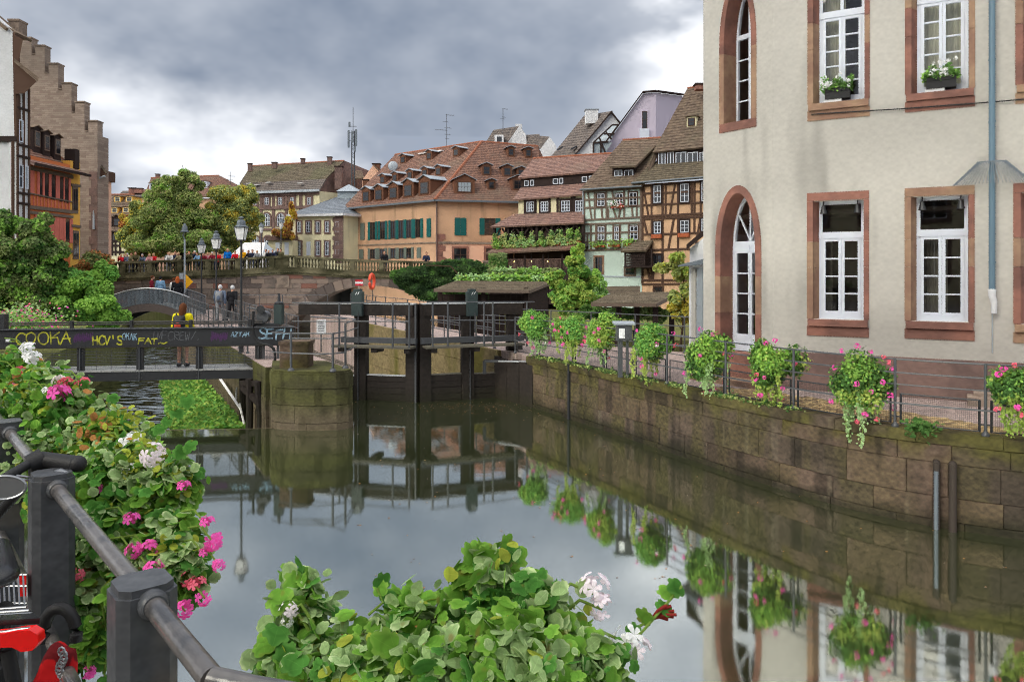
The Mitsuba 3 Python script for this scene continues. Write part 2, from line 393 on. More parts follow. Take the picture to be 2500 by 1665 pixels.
petal('petal_pink', (244, 96, 176))
petal('petal_rose', (238, 112, 132))
petal('petal_white', (236, 230, 234))
petal('stem_green', (116, 142, 66))
petal('stem_red', (140, 52, 48))

def far(m, n0=0): return m
# ------------------------------------------------------------------ paths along water edges
class Path:
    def __init__(s, pts, step=0.2):
        p = np.asarray(pts, float)
        from scipy.interpolate import PchipInterpolator
        q = np.r_[0, np.cumsum(np.linalg.norm(np.diff(p, axis=0), axis=1))]
        t = np.arange(0, q[-1], step); t = np.r_[t, q[-1]]
        s.p = np.column_stack([PchipInterpolator(q, p[:, k])(t) for k in (0, 1)])
        s.q = np.r_[0, np.cumsum(np.linalg.norm(np.diff(s.p, axis=0), axis=1))]; s.L = s.q[-1]
    def at(s, a, off=0.0):                            # point at arc length a, moved off to the right of the direction of travel
        a = np.asarray(a, float)
        xy = np.stack([np.interp(a, s.q, s.p[:, k]) for k in (0, 1)], -1)
        h = 0.15
        d = np.stack([np.interp(a + h, s.q, s.p[:, k]) - np.interp(a - h, s.q, s.p[:, k]) for k in (0, 1)], -1)
        d = d / (np.linalg.norm(d, axis=-1, keepdims=True) + 1e-12)
        return xy + np.stack([-d[..., 1], d[..., 0]], -1) * np.asarray(off, float)[..., None]
    def near(s, x, y):
        return float(s.q[np.argmin((s.p[:, 0] - x) ** 2 + (s.p[:, 1] - y) ** 2)])

WT = 1.40                                             # quay level
# canal edge of the right quay, from the far lock chamber to the near right, water on its left side
EDGE = Path([(-12.2, 45.5), (-5.7, 33.0), (0.528, 21.24), (1.513, 19.44), (3.065, 16.39), (4.44, 13.68), (5.77, 11.72), (7.217, 10.75), (9.4, 10.0), (14.0, 9.1), (22, 8.2)])
Q0 = EDGE.near(0.528, 21.24)                          # arc length where the lock gate stands

def block(path, a0, a1, z0, z1, proud, out, deep=0.25, ch=0.009):
    """One stone of a wall along a path: back, edges and a chamfered face. out = +1 / -1: which side of the path it faces."""
    n = max(2, int(math.ceil((a1 - a0) / 0.5)) + 1)
    m = MB()
    a = np.linspace(a0, a1, n); ai = np.linspace(a0 + ch, a1 - ch, n)
    rows = []
    for off, aa, za, zb in ((-deep, a, z0, z1), (proud - ch, a, z0, z1), (proud, ai, z0 + ch, z1 - ch)):
        xy = path.at(aa, out * off)
        rows.append((np.column_stack([xy, np.full(n, za)]), np.column_stack([xy, np.full(n, zb)])))
    vs = np.vstack([r for pair in rows for r in pair]); f = []
    idx = lambda k, i: k * n + i
    for i in range(n - 1):
        f.append([idx(4, i), idx(4, i + 1), idx(5, i + 1), idx(5, i)])
        f.append([idx(3, i), idx(5, i), idx(5, i + 1), idx(3, i + 1)]); f.append([idx(2, i), idx(2, i + 1), idx(4, i + 1), idx(4, i)])
        f.append([idx(1, i), idx(3, i), idx(3, i + 1), idx(1, i + 1)]); f.append([idx(0, i), idx(0, i + 1), idx(2, i + 1), idx(2, i)])
    for i, fl in ((0, 0), (n - 1, 1)):
        f.append([idx(2, i), idx(4, i), idx(5, i), idx(3, i)]); f.append([idx(0, i), idx(2, i), idx(3, i), idx(1, i)])
    return m.add(vs, f)

def stone_wall(key, path, a0, a1, z0, z1, ch, lens, mats, out=-1, jit=0.02, gap=0.012, seed=1, name='stone'):
    r = np.random.default_rng(seed); z = z0
    while z < z1 - 0.05:
        h = min(ch * r.uniform(0.75, 1.25), z1 - z)
        if z1 - z - h < 0.12: h = z1 - z
        a = a0 - r.uniform(0, lens[0])
        while a < a1 - 0.05:
            L = r.uniform(*lens); b0, b1 = max(a, a0), min(a + L, a1)
            if b1 - b0 > 0.08:
                obj(name, block(path, b0 + gap / 2, b1 - gap / 2, z + gap / 2, z + h - gap / 2, r.uniform(0, jit), out), mats[r.integers(len(mats))], key)
            a += L
        z += h

def strip(path, a0, a1, off0, off1, z0, z1, n=None):
    """A solid along a path between two offsets and two heights."""
    n = n or max(2, int((a1 - a0) / 0.4)); a = np.linspace(a0, a1, n)
    p, q = path.at(a, off0), path.at(a, off1); m = MB()
    vs = np.vstack([np.column_stack([p, np.full(n, z0)]), np.column_stack([q, np.full(n, z0)]), np.column_stack([q, np.full(n, z1)]), np.column_stack([p, np.full(n, z1)])])
    f = []
    for k in range(4):
        for i in range(n - 1): f.append([k * n + i, k * n + i + 1, ((k + 1) % 4) * n + i + 1, ((k + 1) % 4) * n + i])
    f.append([0, n, 2 * n, 3 * n]); f.append([n - 1, 4 * n - 1, 3 * n - 1, 2 * n - 1])
    t = trimesh.Trimesh(vs, MB().add(vs, f).mesh()[1], process=False)
    ff = np.array(t.faces)
    return (vs, ff if t.volume > 0 else ff[:, ::-1])

def slab(poly, z0, z1): return MB().poly(poly, z0, z1)

# ------------------------------------------------------------------ ground and water
structure('ground', MB().quad((-900, -60, -2.2), (900, -60, -2.2), (900, 1200, -2.2), (-900, 1200, -2.2)), 'ground_earth')
LOW = -0.85
structure('water', MB().poly(sg.Polygon([(-45, -6), (40, -6), (40, 23.3), (-5.2, 23.3), (-5.6, 18.33), (-15.5, 17.64), (-45, 15.6)]), -0.012, 0.0), 'water_calm', 'still dark green water of the upper pool mirroring the sky')
structure('lower_water', MB().quad((-60, 17.0, LOW), (30, 17.0, LOW), (30, 110, LOW), (-60, 110, LOW)), 'water_rippled', 'rippled water of the lower channel beyond the weir')
# the land: right quay, back street level, left bank, near bank (under the camera)
qp = [tuple(x) for x in EDGE.at(np.linspace(0, EDGE.L, 120), 0.10)]
quay_poly = sg.Polygon(qp + [(22, 24), (5.2, 22.4), (-0.3, 27.5), (-3.5, 33.2), (-10.2, 46.0)]).buffer(0)
structure('quay', slab(quay_poly, -2.0, WT - 0.004), 'paving', 'brick paved quay in front of the cream building')
structure('street', slab(sg.box(-140, 63.5, 160, 240).difference(sg.box(-19, 63, -1.5, 84)), -2.0, 3.6), 'asphalt')
structure('canal_bank', slab(sg.Polygon([(0.5, 34.5), (60, 26), (60, 63.6), (-5.5, 63.6)]), -2.0, 0.75), 'ground_earth')
structure('left_bank', slab(sg.Polygon([(-60, 19.3), (-12.4, 19.3), (-14.6, 24), (-18.6, 36), (-22.5, 45), (-24.5, 52), (-26.5, 62), (-60, 64)]), -2.0, 1.15), 'ground_earth')
structure('near_bank', slab(sg.Polygon([(-30, -8), (1.9, -8), (1.6, 0.6), (-0.30, 0.93), (-0.55, 1.2), (-1.2, 1.97), (-6.5, 7.5), (-14, 14.5), (-16, 19.4), (-30, 19.4)]), -2.0, 2.2), 'asphalt', 'near bank under the railing')

# ------------------------------------------------------------------ right quay wall
qw = thing('quay_wall', 'long mossy sandstone canal wall under the railing with flower baskets', 'canal wall')
stone_wall(qw, EDGE, Q0 - 0.2, EDGE.near(9.6, 9.9), -0.35, WT - 0.17, 0.40, (0.55, 1.25), ['quay_stone', 'quay_stone', 'quay_stone_warm'], out=-1, jit=0.018, gap=0.004, seed=5)
obj('backing', strip(EDGE, Q0 - 0.2, EDGE.L, 0.02, 0.3, -0.6, WT - 0.02), 'quay_stone', qw)
a = Q0 - 0.2; rr = np.random.default_rng(8)
while a < EDGE.near(10, 9.9):
    L = rr.uniform(1.1, 1.9)
    m = MB().add(*strip(EDGE, a + 0.004, a + L - 0.004, -0.035 - rr.uniform(0, 0.01), 0.34, WT - 0.165, WT + rr.uniform(-0.004, 0.012)))
    obj('coping_stone', m, 'quay_stone', qw); a += L
flat('fender_wood', (58, 50, 44), 0.7, 0.3)
# iron groove in the wall and the pipe line where wall and water meet
g = EDGE.near(1.50, 19.45)
obj('groove', strip(EDGE, g - 0.035, g + 0.035, -0.06, 0.06, -0.3, WT + 0.02), 'iron', qw)
for a, w in ((EDGE.near(X(2278, 11.3), 11.3), 0.05), (EDGE.near(X(2312, 11.15), 11.15), 0.055)):
    p = EDGE.at(a, -0.10); m = MB().tube([(p[0], p[1], -0.4), (p[0], p[1], 0.98)], w, 10).ball((p[0], p[1], .98), w, 2)
    solo('fender_post', 'dark round topped fender post on the canal wall at right' if w < 0.052 else 'second dark fender post, right of the pale drain pipe', 'fender', m, 'fender_wood', smooth=40)
p = EDGE.at(EDGE.near(X(2296, 11.25), 11.25), -0.13)
solo('drain_pipe', 'pale grey vertical pipe between the two fender posts', 'pipe', MB().tube([(p[0], p[1], -0.4), (p[0], p[1], 0.86)], 0.032, 10), 'zinc_dark', smooth=40)

# ------------------------------------------------------------------ right building (cream, red sandstone windows)
RK = V(5.415, 15.7)
e = nrm(V(3270, -1850)); WR = Wall(RK[0], RK[1], *(RK + e * 9.0))
CA = V(4.355, 17.256); WC = Wall(CA[0], CA[1], RK[0], RK[1])
bld = thing('cream_building', 'cream rendered building with red sandstone window frames on the right quay', 'building')
ZT = 11.2
def recess(wall, n):
    w = Wall(0, 0, 1, 0); w.e, w.N, w.L = wall.e, wall.N, wall.L; w.A = wall.A + wall.N * n; return w
def px_rect(wall, u0, u1, v0, v1):                    # rectangle on the wall from a pixel box (rows measured at its left edge)
    return wall.s(u0), wall.s(u1), wall.z(u0, v1), wall.z(u0, v0)
REC = -0.24
RCC = -0.42; WRr, WCr = recess(WR, REC), recess(WC, RCC)
low_w = [px_rect(WR, 1970, 2122, 472, 818.6), px_rect(WR, 2208, 2380, 460, 826), px_rect(WR, 2473, 2640, 448, 837)]
up_w = [px_rect(WR, 1971, 2124, -60, 297.6), px_rect(WR, 2209, 2381, -60, 276), px_rect(WR, 2478, 2645, -60, 255.5)]
up_w = [(a, b, c, c + 3.05) for a, b, c, d in up_w]
JW = 0.17
holesR = [rect(a + 0.10, c + 0.34, b - 0.08, d - 0.17) for a, b, c, d in low_w + up_w]
faceR = rect(0, 1.72, 9.0, ZT)
for h in holesR: faceR = faceR.difference(h)
def arch(s0, s1, z0, zs, za, n=14):
    c, r = (s0 + s1) / 2, (s1 - s0) / 2
    t = np.linspace(0, np.pi, 2 * n + 1)
    return sg.Polygon([(s0, z0)] + [(c - r * np.cos(k), zs + (za - zs) * np.sin(k) ** 0.92) for k in t] + [(s1, z0)])
def arch_px(u0, u1, vb, vs, va):
    um = (u0 + u1) / 2
    return WC.s(u0), WC.s(u1), WC.z(um, vb), WC.z(um, vs), WC.z(um, va)
dA = arch_px(1747, 1859, 872, 619, 452.5); uA = arch_px(1757, 1847, 318, 112, -52)
def shrink(a, j, jb, jt): return (a[0] + j, a[1] - j, a[2] + jb, a[3], a[4] - jt)
dI, uI = shrink(dA, 0.15, 0.0, 0.17), shrink(uA, 0.13, 0.19, 0.14)
faceC = rect(0, WT - 0.1, WC.L, ZT).difference(arch(*shrink(dA, .05, 0, .05))).difference(arch(*shrink(uA, .05, .05, .05)))
m = MB(); WR.poly(m, faceR, -0.30, 0); obj('wall', m, 'plaster_cream', bld)
m = MB(); WC.poly(m, faceC, -0.50, 0); obj('wall', m, 'plaster_cream', bld)
m = MB(); WR.box(m, 0.0, 9.0, WT - 0.1, WR.z(1990, 861), -0.30, 0.045); obj('plinth', m, 'sandstone_dark', bld, label='red sandstone plinth')
m = MB(); WR.box(m, 0.02, 9.0, WR.z(1990, 861), 1.72, -0.28, 0.0); obj('wall', m, 'plaster_cream', bld)
back = [tuple(CA), (6.6, 22.0), (16, 17.0), tuple(RK + e * 9.0)]
m = MB()
for i in range(3):
    w = Wall(*back[i + 1], *back[i]); w.box(m, 0, w.L, WT - 0.1, ZT, -0.3, -0.002)
obj('wall', m, 'plaster_cream', bld)
obj('roof', MB().poly(sg.Polygon([tuple(x) for x in (CA, RK, RK + e * 9.0)] + [(16, 17.0), (6.6, 22.0)]).buffer(0.35, join_style=2), ZT, ZT + 0.3), 'tiles_brown', bld)
# a dim room behind the windows
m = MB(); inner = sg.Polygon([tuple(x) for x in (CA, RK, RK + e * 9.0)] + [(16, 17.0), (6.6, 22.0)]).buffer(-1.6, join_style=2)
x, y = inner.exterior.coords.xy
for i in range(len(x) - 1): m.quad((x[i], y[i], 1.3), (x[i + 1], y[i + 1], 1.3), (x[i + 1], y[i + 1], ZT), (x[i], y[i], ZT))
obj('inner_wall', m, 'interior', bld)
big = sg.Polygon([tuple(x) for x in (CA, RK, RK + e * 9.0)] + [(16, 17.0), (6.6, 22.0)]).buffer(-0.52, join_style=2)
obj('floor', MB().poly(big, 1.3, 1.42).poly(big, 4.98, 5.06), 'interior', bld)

def ring(o, i): return o.difference(i)
STN = ['sandstone_red', 'sandstone_tan']
def stone_window(k, r, seed, tint, win, transom, rows, sill_out):
    a, b, c, d = r; q = np.random.default_rng(seed)
    ia, ib, ic, idd = a + 0.20, b - 0.10, c + 0.34, d - 0.17
    zj = [c + 0.34, c + 0.34 + (d - c) * 0.36, c + 0.34 + (d - c) * 0.54, d - 0.17]
    def st(nm, s0, s1, z0, z1, n1, t, n0=REC - 0.06, lab=None):
        m = MB(); WR.box(m, s0 + .004, s1 - .004, z0 + .004, z1 - .004, n0, n1); obj(nm, m, t, win, label=lab)
    for side, (s0, s1) in enumerate(((a, a + 0.12), (ib, b))):
        for j in range(3):
            if side == 0:                             # splayed inner reveal of the left jamb
                m = MB(); WR.poly(m, sg.Polygon([(a + .12, zj[j] + .002), (ia, zj[j] + .002), (ia, zj[j + 1] - .002), (a + .12, zj[j + 1] - .002)]), REC - .06, -.01)
                v_, f_ = m.mesh(); loc = np.column_stack([(v_[:, :2] - WR.A) @ WR.e, (v_[:, :2] - WR.A) @ WR.N]); far_ = (loc[:, 0] > ia - .02) & (loc[:, 1] > -.02); v_[far_, :2] += WR.N * (REC + .03)
                obj('jamb_reveal', (v_, f_), STN[tint[0][j]], win)
            st('jamb_stone', s0, s1, zj[j], zj[j + 1], 0.022 + 0.003 * q.random(), STN[tint[side][j]])
    st('lintel', a, b, d - 0.17, d, 0.024, STN[tint[2]])
    st('apron', a, b, c, c + 0.20, 0.024, STN[tint[3]])
    st('sill', a + 0.02, b - 0.02, c + 0.20, c + 0.34, 0.024 + sill_out, STN[tint[3]])
    # white timber frame with glazing bars, each pane its own sheet of glass
    n0, n1 = REC - 0.05, REC + 0.015; w = ib - ia; f = 0.065
    m = MB()
    zt = idd - transom if transom else None
    top = zt if zt else idd
    WR.box(m, ia, ia + f, ic, idd, n0, n1); WR.box(m, ib - f, ib, ic, idd, n0, n1); WR.box(m, ia + f, ib - f, idd - f, idd, n0, n1)
    WR.box(m, ia + f, ib - f, ic, ic + 0.10, n0, n1 + 0.02)
    if zt: WR.box(m, ia - 0.0, ib + 0.0, zt - 0.13, zt, n0, n1 + 0.03)
    obj('frame', m, 'white_paint', win)
    z0, z1 = ic + 0.10, (zt - 0.13 if zt else idd - f); mid = (ia + ib) / 2
    for s0, s1 in ((ia + f, mid), (mid, ib - f)):
        m = MB(); g = 0.058
        WR.box(m, s0 + .002, s0 + g, z0 + .002, z1 - .002, n0 + .01, n1 + .012); WR.box(m, s1 - g, s1 - .002, z0 + .002, z1 - .002, n0 + .01, n1 + .012)
        WR.box(m, s0 + g, s1 - g, z0 + .002, z0 + g, n0 + .01, n1 + .012); WR.box(m, s0 + g, s1 - g, z1 - g, z1 - .002, n0 + .01, n1 + .012)
        hh = (z1 - z0 - 2 * g) / rows
        for j in range(1, rows): WR.box(m, s0 + g, s1 - g, z0 + g + j * hh - 0.014, z0 + g + j * hh + 0.014, n0 + .015, n1 + .006)
        obj('casement', m, 'white_paint', win)
        for j in range(rows):
            za, zb = z0 + g + j * hh + (0.014 if j else 0), z0 + g + (j + 1) * hh - (0.014 if j < rows - 1 else 0)
            pm = MB().quad(WR.w(s0 + g, REC - .02, za), WR.w(s1 - g, REC - .02, za), WR.w(s1 - g, REC - .02, zb), WR.w(s0 + g, REC - .02, zb))
            obj('pane', pm, 'glass_clear', win)
    if zt:
        for s0, s1 in (((ia + f, ib - f),) if rows == 4 else ((ia + f, mid - .03), (mid + .03, ib - f))):
            obj('pane', MB().quad(WR.w(s0, REC - .02, zt), WR.w(s1, REC - .02, zt), WR.w(s1, REC - .02, idd - f), WR.w(s0, REC - .02, idd - f)), 'glass_clear', win)
        if rows != 4:
            m = MB(); WR.box(m, mid - .03, mid + .03, zt, idd - f, n0, n1); obj('mullion', m, 'white_paint', win)
    return ia, ib, ic, idd

def win_key(lbl): 
    k = key_for(bld + '__window'); labels[k] = {'label': lbl}; return k
RT = 'red'
tints = [[(1, 1, 0), (0, 0, 0), 0, 0], [(1, 1, 1), (0, 1, 0), 1, 0], [(0, 1, 0), (0, 0, 0), 0, 1]]
open_low = [stone_window(k, low_w[k], 3 + k, tints[k], win_key(['ground floor window nearest the corner', 'ground floor window left of the downpipe', 'ground floor window cut by the right edge'][k]), 0.62, 4, 0.07) for k in range(3)]
tints = [[(1, 1, 0), (0, 1, 0), 0, 1], [(0, 0, 1), (1, 1, 0), 1, 0], [(0, 1, 0), (0, 0, 0), 0, 1]]
open_up = [stone_window(k, up_w[k], 13 + k, tints[k], win_key(['upper window nearest the corner', 'upper window left of the downpipe', 'upper window cut by the right edge'][k]), 0.66, 5, 0.05) for k in range(3)]
# pleated curtains behind the upper panes, half-drawn below
def curtain(s0, s1, z0, z1, n, k):
    t = np.linspace(0, 1, 41); s = s0 + (s1 - s0) * t; nn = n + 0.025 * np.sin(t * 2 * np.pi * 9 + k)
    lo = np.array([WR.w(a, b, z0) for a, b in zip(s, nn)]); hi = np.array([WR.w(a, b, z1) for a, b in zip(s, nn)])
    i = np.arange(40); return MB().add(np.vstack([lo, hi]), np.stack([i, i + 1, i + 42, i + 41], 1))
for k, (ia, ib, ic, idd) in enumerate(open_up):
    for s0, s1 in (((ia, ia + 0.55 * (ib - ia)),) if k == 0 else ((ia, ib),)):
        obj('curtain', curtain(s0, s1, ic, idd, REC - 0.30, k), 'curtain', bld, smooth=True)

for k, (ia, ib, ic, idd) in enumerate(open_low):
    m_ = (ia + ib) / 2
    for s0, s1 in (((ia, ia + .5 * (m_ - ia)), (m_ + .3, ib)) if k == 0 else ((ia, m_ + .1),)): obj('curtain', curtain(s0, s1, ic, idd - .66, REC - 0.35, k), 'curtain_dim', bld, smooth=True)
# arched door and arched window on the chamfered corner
def arch_part(nm, parent, o, i, z0, z1, mt, n0, n1):
    o2 = arch(*o).difference(arch(*i)).intersection(rect(-1, z0, 3, z1))
    for g in getattr(o2, 'geoms', [o2]):
        if g.area > 1e-4: m = MB(); WC.poly(m, g.buffer(-0.001), n0, n1); obj(nm, m, mt, parent)
door = key_for(bld + '__door'); labels[door] = {'label': 'tall arched double door of white glazed leaves'}
dz = [dA[2] - 0.06, dA[2] + 0.95, dA[2] + 1.75, dA[3], dA[4] + 0.05]
for j in range(4):
    arch_part('arch_stone' if j == 3 else 'jamb_stone', door, dA, dI, dz[j], dz[j + 1], ['sandstone_red', 'sandstone_tan', 'sandstone_red', 'sandstone_red'][j], RCC - 0.1, 0.02)
d2 = shrink(dI, -0.06, 0, -0.06)
dF = shrink(dI, 0.055, 0.0, 0.06); m = MB()
zs = WCr.z(1815, 595)                                  # transom
WC.poly(m, arch(*dI).difference(arch(*dF)), RCC - 0.05, RCC + 0.02)
WC.box(m, dF[0], dF[1], zs - 0.05, zs + 0.05, RCC - 0.05, RCC + 0.03)
cm = (dI[0] + dI[1]) / 2
for ds in (-0.30, 0.0, 0.30): WC.beam(m, cm, zs + 0.05, cm + ds, dF[4] - 0.02 - abs(ds) * 1.25, 0.028, RCC - 0.03, RCC + 0.005)
obj('frame', m, 'white_paint', door)
m = MB(); WC.poly(m, arch(*dF).intersection(rect(-1, zs + .05, 3, 9)), RCC - 0.022, RCC - 0.02); obj('pane', m, 'glass_clear', door)
zb = dA[2] + 0.10
for s0, s1 in ((dF[0], cm), (cm, dF[1])):
    leaf = MB(); g = 0.05; zk = WCr.z(1815, 815)
    WC.box(leaf, s0 + .003, s0 + g, zb, zs - .05, RCC - 0.04, RCC + 0.015); WC.box(leaf, s1 - g, s1 - .003, zb, zs - .05, RCC - 0.04, RCC + 0.015)
    WC.box(leaf, s0 + g, s1 - g, zb, zk, RCC - 0.035, RCC + 0.008); WC.box(leaf, s0 + g, s1 - g, zs - .05 - 0.16, zs - .05, RCC - 0.035, RCC + 0.012)
    hh = (zs - .21 - zk) / 4
    for j in range(1, 4): WC.box(leaf, s0 + g, s1 - g, zk + j * hh - .015, zk + j * hh + .015, RCC - .03, RCC + .006)
    obj('leaf', leaf, 'white_paint', door)
    for j in range(4):
        za, zz = zk + j * hh + .015 * (j > 0), zk + (j + 1) * hh - .015 * (j < 3)
        obj('pane', MB().quad(*[WC.w(a, RCC - .02, b) for a, b in ((s0 + g, za), (s1 - g, za), (s1 - g, zz), (s0 + g, zz))]), 'glass_clear', door)
m = MB(); WC.box(m, dA[0] - .05, dA[1] + .05, WT, dA[2] + 0.10, -0.30, 0.10); obj('threshold', m, 'sandstone_red', door)
m = MB(); WC.box(m, dA[0] - .25, dA[1] + .25, WT - .02, WT + 0.11, 0.10, 0.55); obj('step', m, 'sandstone_tan', door)
uw = win_key('tall narrow arched window above the arched door')
for j, (z0, z1) in enumerate(((uA[2], uI[2]), (uI[2], uI[2] + 1.55), (uI[2] + 1.55, uA[3]), (uA[3], uA[4] + .05))):
    arch_part(['sill', 'jamb_stone', 'jamb_stone', 'arch_stone'][j], uw, uA, uI, z0, z1, ['sandstone_red', 'sandstone_tan', 'sandstone_red', 'sandstone_red'][j], RCC - 0.1, 0.02)
uF = shrink(uI, 0.05, 0.07, 0.05); m = MB()
WC.poly(m, arch(*uI).difference(arch(*uF)), RCC - 0.05, RCC + 0.02)
zs = WCr.z(1815, 92); cm = (uI[0] + uI[1]) / 2
WC.box(m, uF[0], uF[1], zs - 0.05, zs + 0.05, RCC - 0.05, RCC + 0.03)
WC.box(m, cm - .03, cm + .03, uF[2], uF[4] - 0.02, RCC - 0.04, RCC + 0.018)
hh = (zs - .05 - uF[2]) / 4
for j in range(1, 4): WC.box(m, uF[0], uF[1], uF[2] + j * hh - .014, uF[2] + j * hh + .014, RCC - .03, RCC + .008)
obj('frame', m, 'white_paint', uw)
for s0, s1 in ((uF[0], cm - .03), (cm + .03, uF[1])):
    for j in range(4): obj('pane', MB().quad(*[WC.w(a, RCC - .02, b) for a, b in ((s0, uF[2] + j * hh), (s1, uF[2] + j * hh), (s1, uF[2] + (j + 1) * hh), (s0, uF[2] + (j + 1) * hh))]), 'glass_clear', uw)
m = MB(); WC.poly(m, arch(*uF).intersection(rect(-1, zs + .05, 3, 19)), RCC - 0.022, RCC - 0.02); obj('pane', m, 'glass_clear', uw)

# downpipe with spiked collar, cable, lamps in the window heads
sp = WR.s(2421); n = 0.12
pz = [WR.z(2421, 708), ZT]
dp = thing('downpipe', 'blue grey rain downpipe on the cream wall', 'pipe')
obj('pipe', MB().tube([WR.w(sp, n, pz[0]), WR.w(sp, n, pz[1])], 0.052, 14), 'pipe_blue', dp, smooth=40)
for v in (300, 150, 640): z = WR.z(2421, v); obj('clip', MB().tube([WR.w(sp, n, z - .015), WR.w(sp, n, z + .015)], 0.060, 14), 'pipe_blue', dp, smooth=40)
obj('shoe', MB().tube([WR.w(sp, n, pz[0] + .02), WR.w(sp, n, pz[0] - .10), WR.w(sp + .03, n, pz[0] - .22), WR.w(sp + .03, n, pz[0] - .42)], 0.066, 14, r2=0.045), 'plaster_white', dp, smooth=40)
obj('conduit', MB().tube([WR.w(sp + .01, .012, pz[0] - .4), WR.w(sp + .01, .012, WR.z(2421, 862))], 0.010, 6), 'zinc', dp)
m = MB(); zt, zb = WR.z(2421, 397), WR.z(2421, 452)
for t in np.linspace(-1.0, 1.0, 30):
    ang = t * 1.45; a0 = WR.w(sp + 0.30 * math.sin(ang) * 0.75, n + 0.07 * math.cos(ang), zt); a1 = WR.w(sp + 0.62 * math.sin(ang), n + 0.22 * math.cos(ang) + .02, zb)
    m.tube([a0, a1], 0.0065, 5)
m.tube([WR.w(sp + 0.30 * math.sin(t) * 0.75, n + 0.07 * math.cos(t), zt) for t in np.linspace(-1.45, 1.45, 16)], 0.012, 6)
obj('spike_collar', m, 'zinc_dark', dp)
cab = [WR.w(WR.s(u), 0.05, WR.z(u, v)) for u, v in ((1981, 281), (2040, 277), (2124, 272), (2209, 267), (2300, 260), (2381, 254), (2421, 251), (2478, 246), (2560, 238))]
solo('wall_cable', 'black cable slung along the cream wall below the upper windows', 'cable', MB().tube(cab, 0.012, 6), 'rubber')
for k in range(3):
    for j, s in enumerate((low_w[k][0] + 0.30, low_w[k][1] - 0.22)):
        if k == 2 and j == 1: continue
        t = thing('window_lamp', f"small dark bell spotlight at {['left', 'right'][j]} in the head of the {['corner', 'middle', 'far right'][k]} ground floor window", 'lamp', 'spotlights in the ground floor window heads')
        c = WR.w(s, REC + 0.12, low_w[k][3] - 0.17)
        obj('bracket', MB().tube([c, c - V(0, 0, 0.10)], 0.012, 6), 'iron', t)
        obj('shade', MB().lathe([(0.0, 0), (0.035, -0.01), (0.045, -0.08), (0.075, -0.17), (0.07, -0.17), (0.04, -0.1), (0, -0.09)], c - V(0, 0, 0.08), 12), 'iron', t, smooth=40)
# stone bench-like step by the wall
sb0 = WR.s(2360)
m = MB(); WR.box(m, sb0, sb0 + 1.3, WT - .02, WT + 0.15, 0.06, 0.55); m2 = MB(); WR.box(m2, sb0 + .1, sb0 + 1.3, WT + 0.15, WT + 0.22, 0.06, 0.42)
t = thing('stone_step', 'low grey stone step against the red plinth at right', 'step'); obj('slab', m, 'sandstone_grey', t); obj('tread', m2, 'sandstone_grey', t)

# cobbles of the quay near the right edge: individually laid while they are large in view
cob = [[], [], []]; q = np.random.default_rng(4)
cobble = key_for('cobbles'); 
for i in range(170):
    for j in range(46):
        a = Q0 + 6.6 + i * 0.105 + (0.05 if j % 2 else 0); off = 0.42 + j * 0.115
        p = EDGE.at(a, off)
        if (p - WR.A) @ WR.N < 0.62 or (p - WC.A) @ WC.N < 0.6 or p[0] > 9.2: continue
        cob[q.integers(3)].append((p, q.uniform(-0.006, 0.010), q.uniform(0, 6.28)))
for k in range(3):
    m = MB()
    for p, dz, an in cob[k]:
        w = 0.046; c, s_ = math.cos(.53), math.sin(.53)
        top = [(p[0] + x * c - y * s_, p[1] + x * s_ + y * c) for x, y in ((-w * .8, -w * .8), (w * .8, -w * .8), (w * .8, w * .8), (-w * .8, w * .8))]
        bot = [(p[0] + x * c - y * s_, p[1] + x * s_ + y * c) for x, y in ((-w, -w), (w, -w), (w, w), (-w, w))]
        m.hexa([(*b, WT - .006) for b in bot] + [(*b, WT + .018 + dz) for b in top])
    kk = cobble if k == 0 else f'{cobble}__{k:03d}'
    scene[kk] = shape(m, ['cobble_a', 'cobble_b', 'cobble_c'][k])
labels[cobble] = {'label': 'rough ochre cobblestones laid between railing and red plinth', 'category': 'cobbles', 'kind': 'stuff'}
# ------------------------------------------------------------------ lock chamber, path, weir and pier
PR = Path([(-3.85, 18.5), (-6.4, 22.9), (-12.1, 34.0), (-14.6, 38.9), (-18.6, 47.5)])     # lock side of the left path
PL = Path([(-5.95, 18.6), (-8.15, 22.7), (-14.2, 34.0), (-17.8, 41.0), (-20.8, 47.5)])    # channel side
lp = sg.Polygon([tuple(x) for x in PR.at(np.linspace(0.6, PR.L, 40), 0.0)] + [tuple(x) for x in PL.at(np.linspace(PL.L, 0.6, 40), 0.0)])
structure('path', MB().poly(lp, WT - 0.10, WT - 0.004), 'paving', 'narrow paved path between lock and weir channel')
structure('path_base', MB().poly(lp.buffer(-.01), -2.0, WT - 0.101), 'moss_stone')
lw = thing('lock_wall', 'mossy ochre lock chamber wall seen through the lock gate', 'lock wall')
stone_wall(lw, EDGE, Q0 - 15.5, Q0 - 2.0, -1.0, WT, 0.50, (1.0, 1.9), ['lock_stone'], out=-1, jit=0.012, seed=9)
cw = thing('channel_wall', 'mossy retaining wall of the path beside the weir channel', 'retaining wall')
stone_wall(cw, PL, 0.5, 16, -1.0, WT - 0.02, 0.48, (0.9, 1.7), ['moss_stone'], out=1, jit=0.02, seed=10)
# weir crest: a thin sill that holds the upper pool
solo('weir_sill', 'straight weir edge where the still pool drops to the lower channel', 'weir', MB().hexa([(-15.5, 17.75, -2), (-5.8, 18.40, -2), (-5.8, 18.62, -2), (-15.5, 17.95, -2), (-15.5, 17.64, -0.012), (-5.8, 18.28, -0.012), (-5.8, 18.46, -0.02), (-15.5, 17.85, -0.02)]), 'moss_stone')

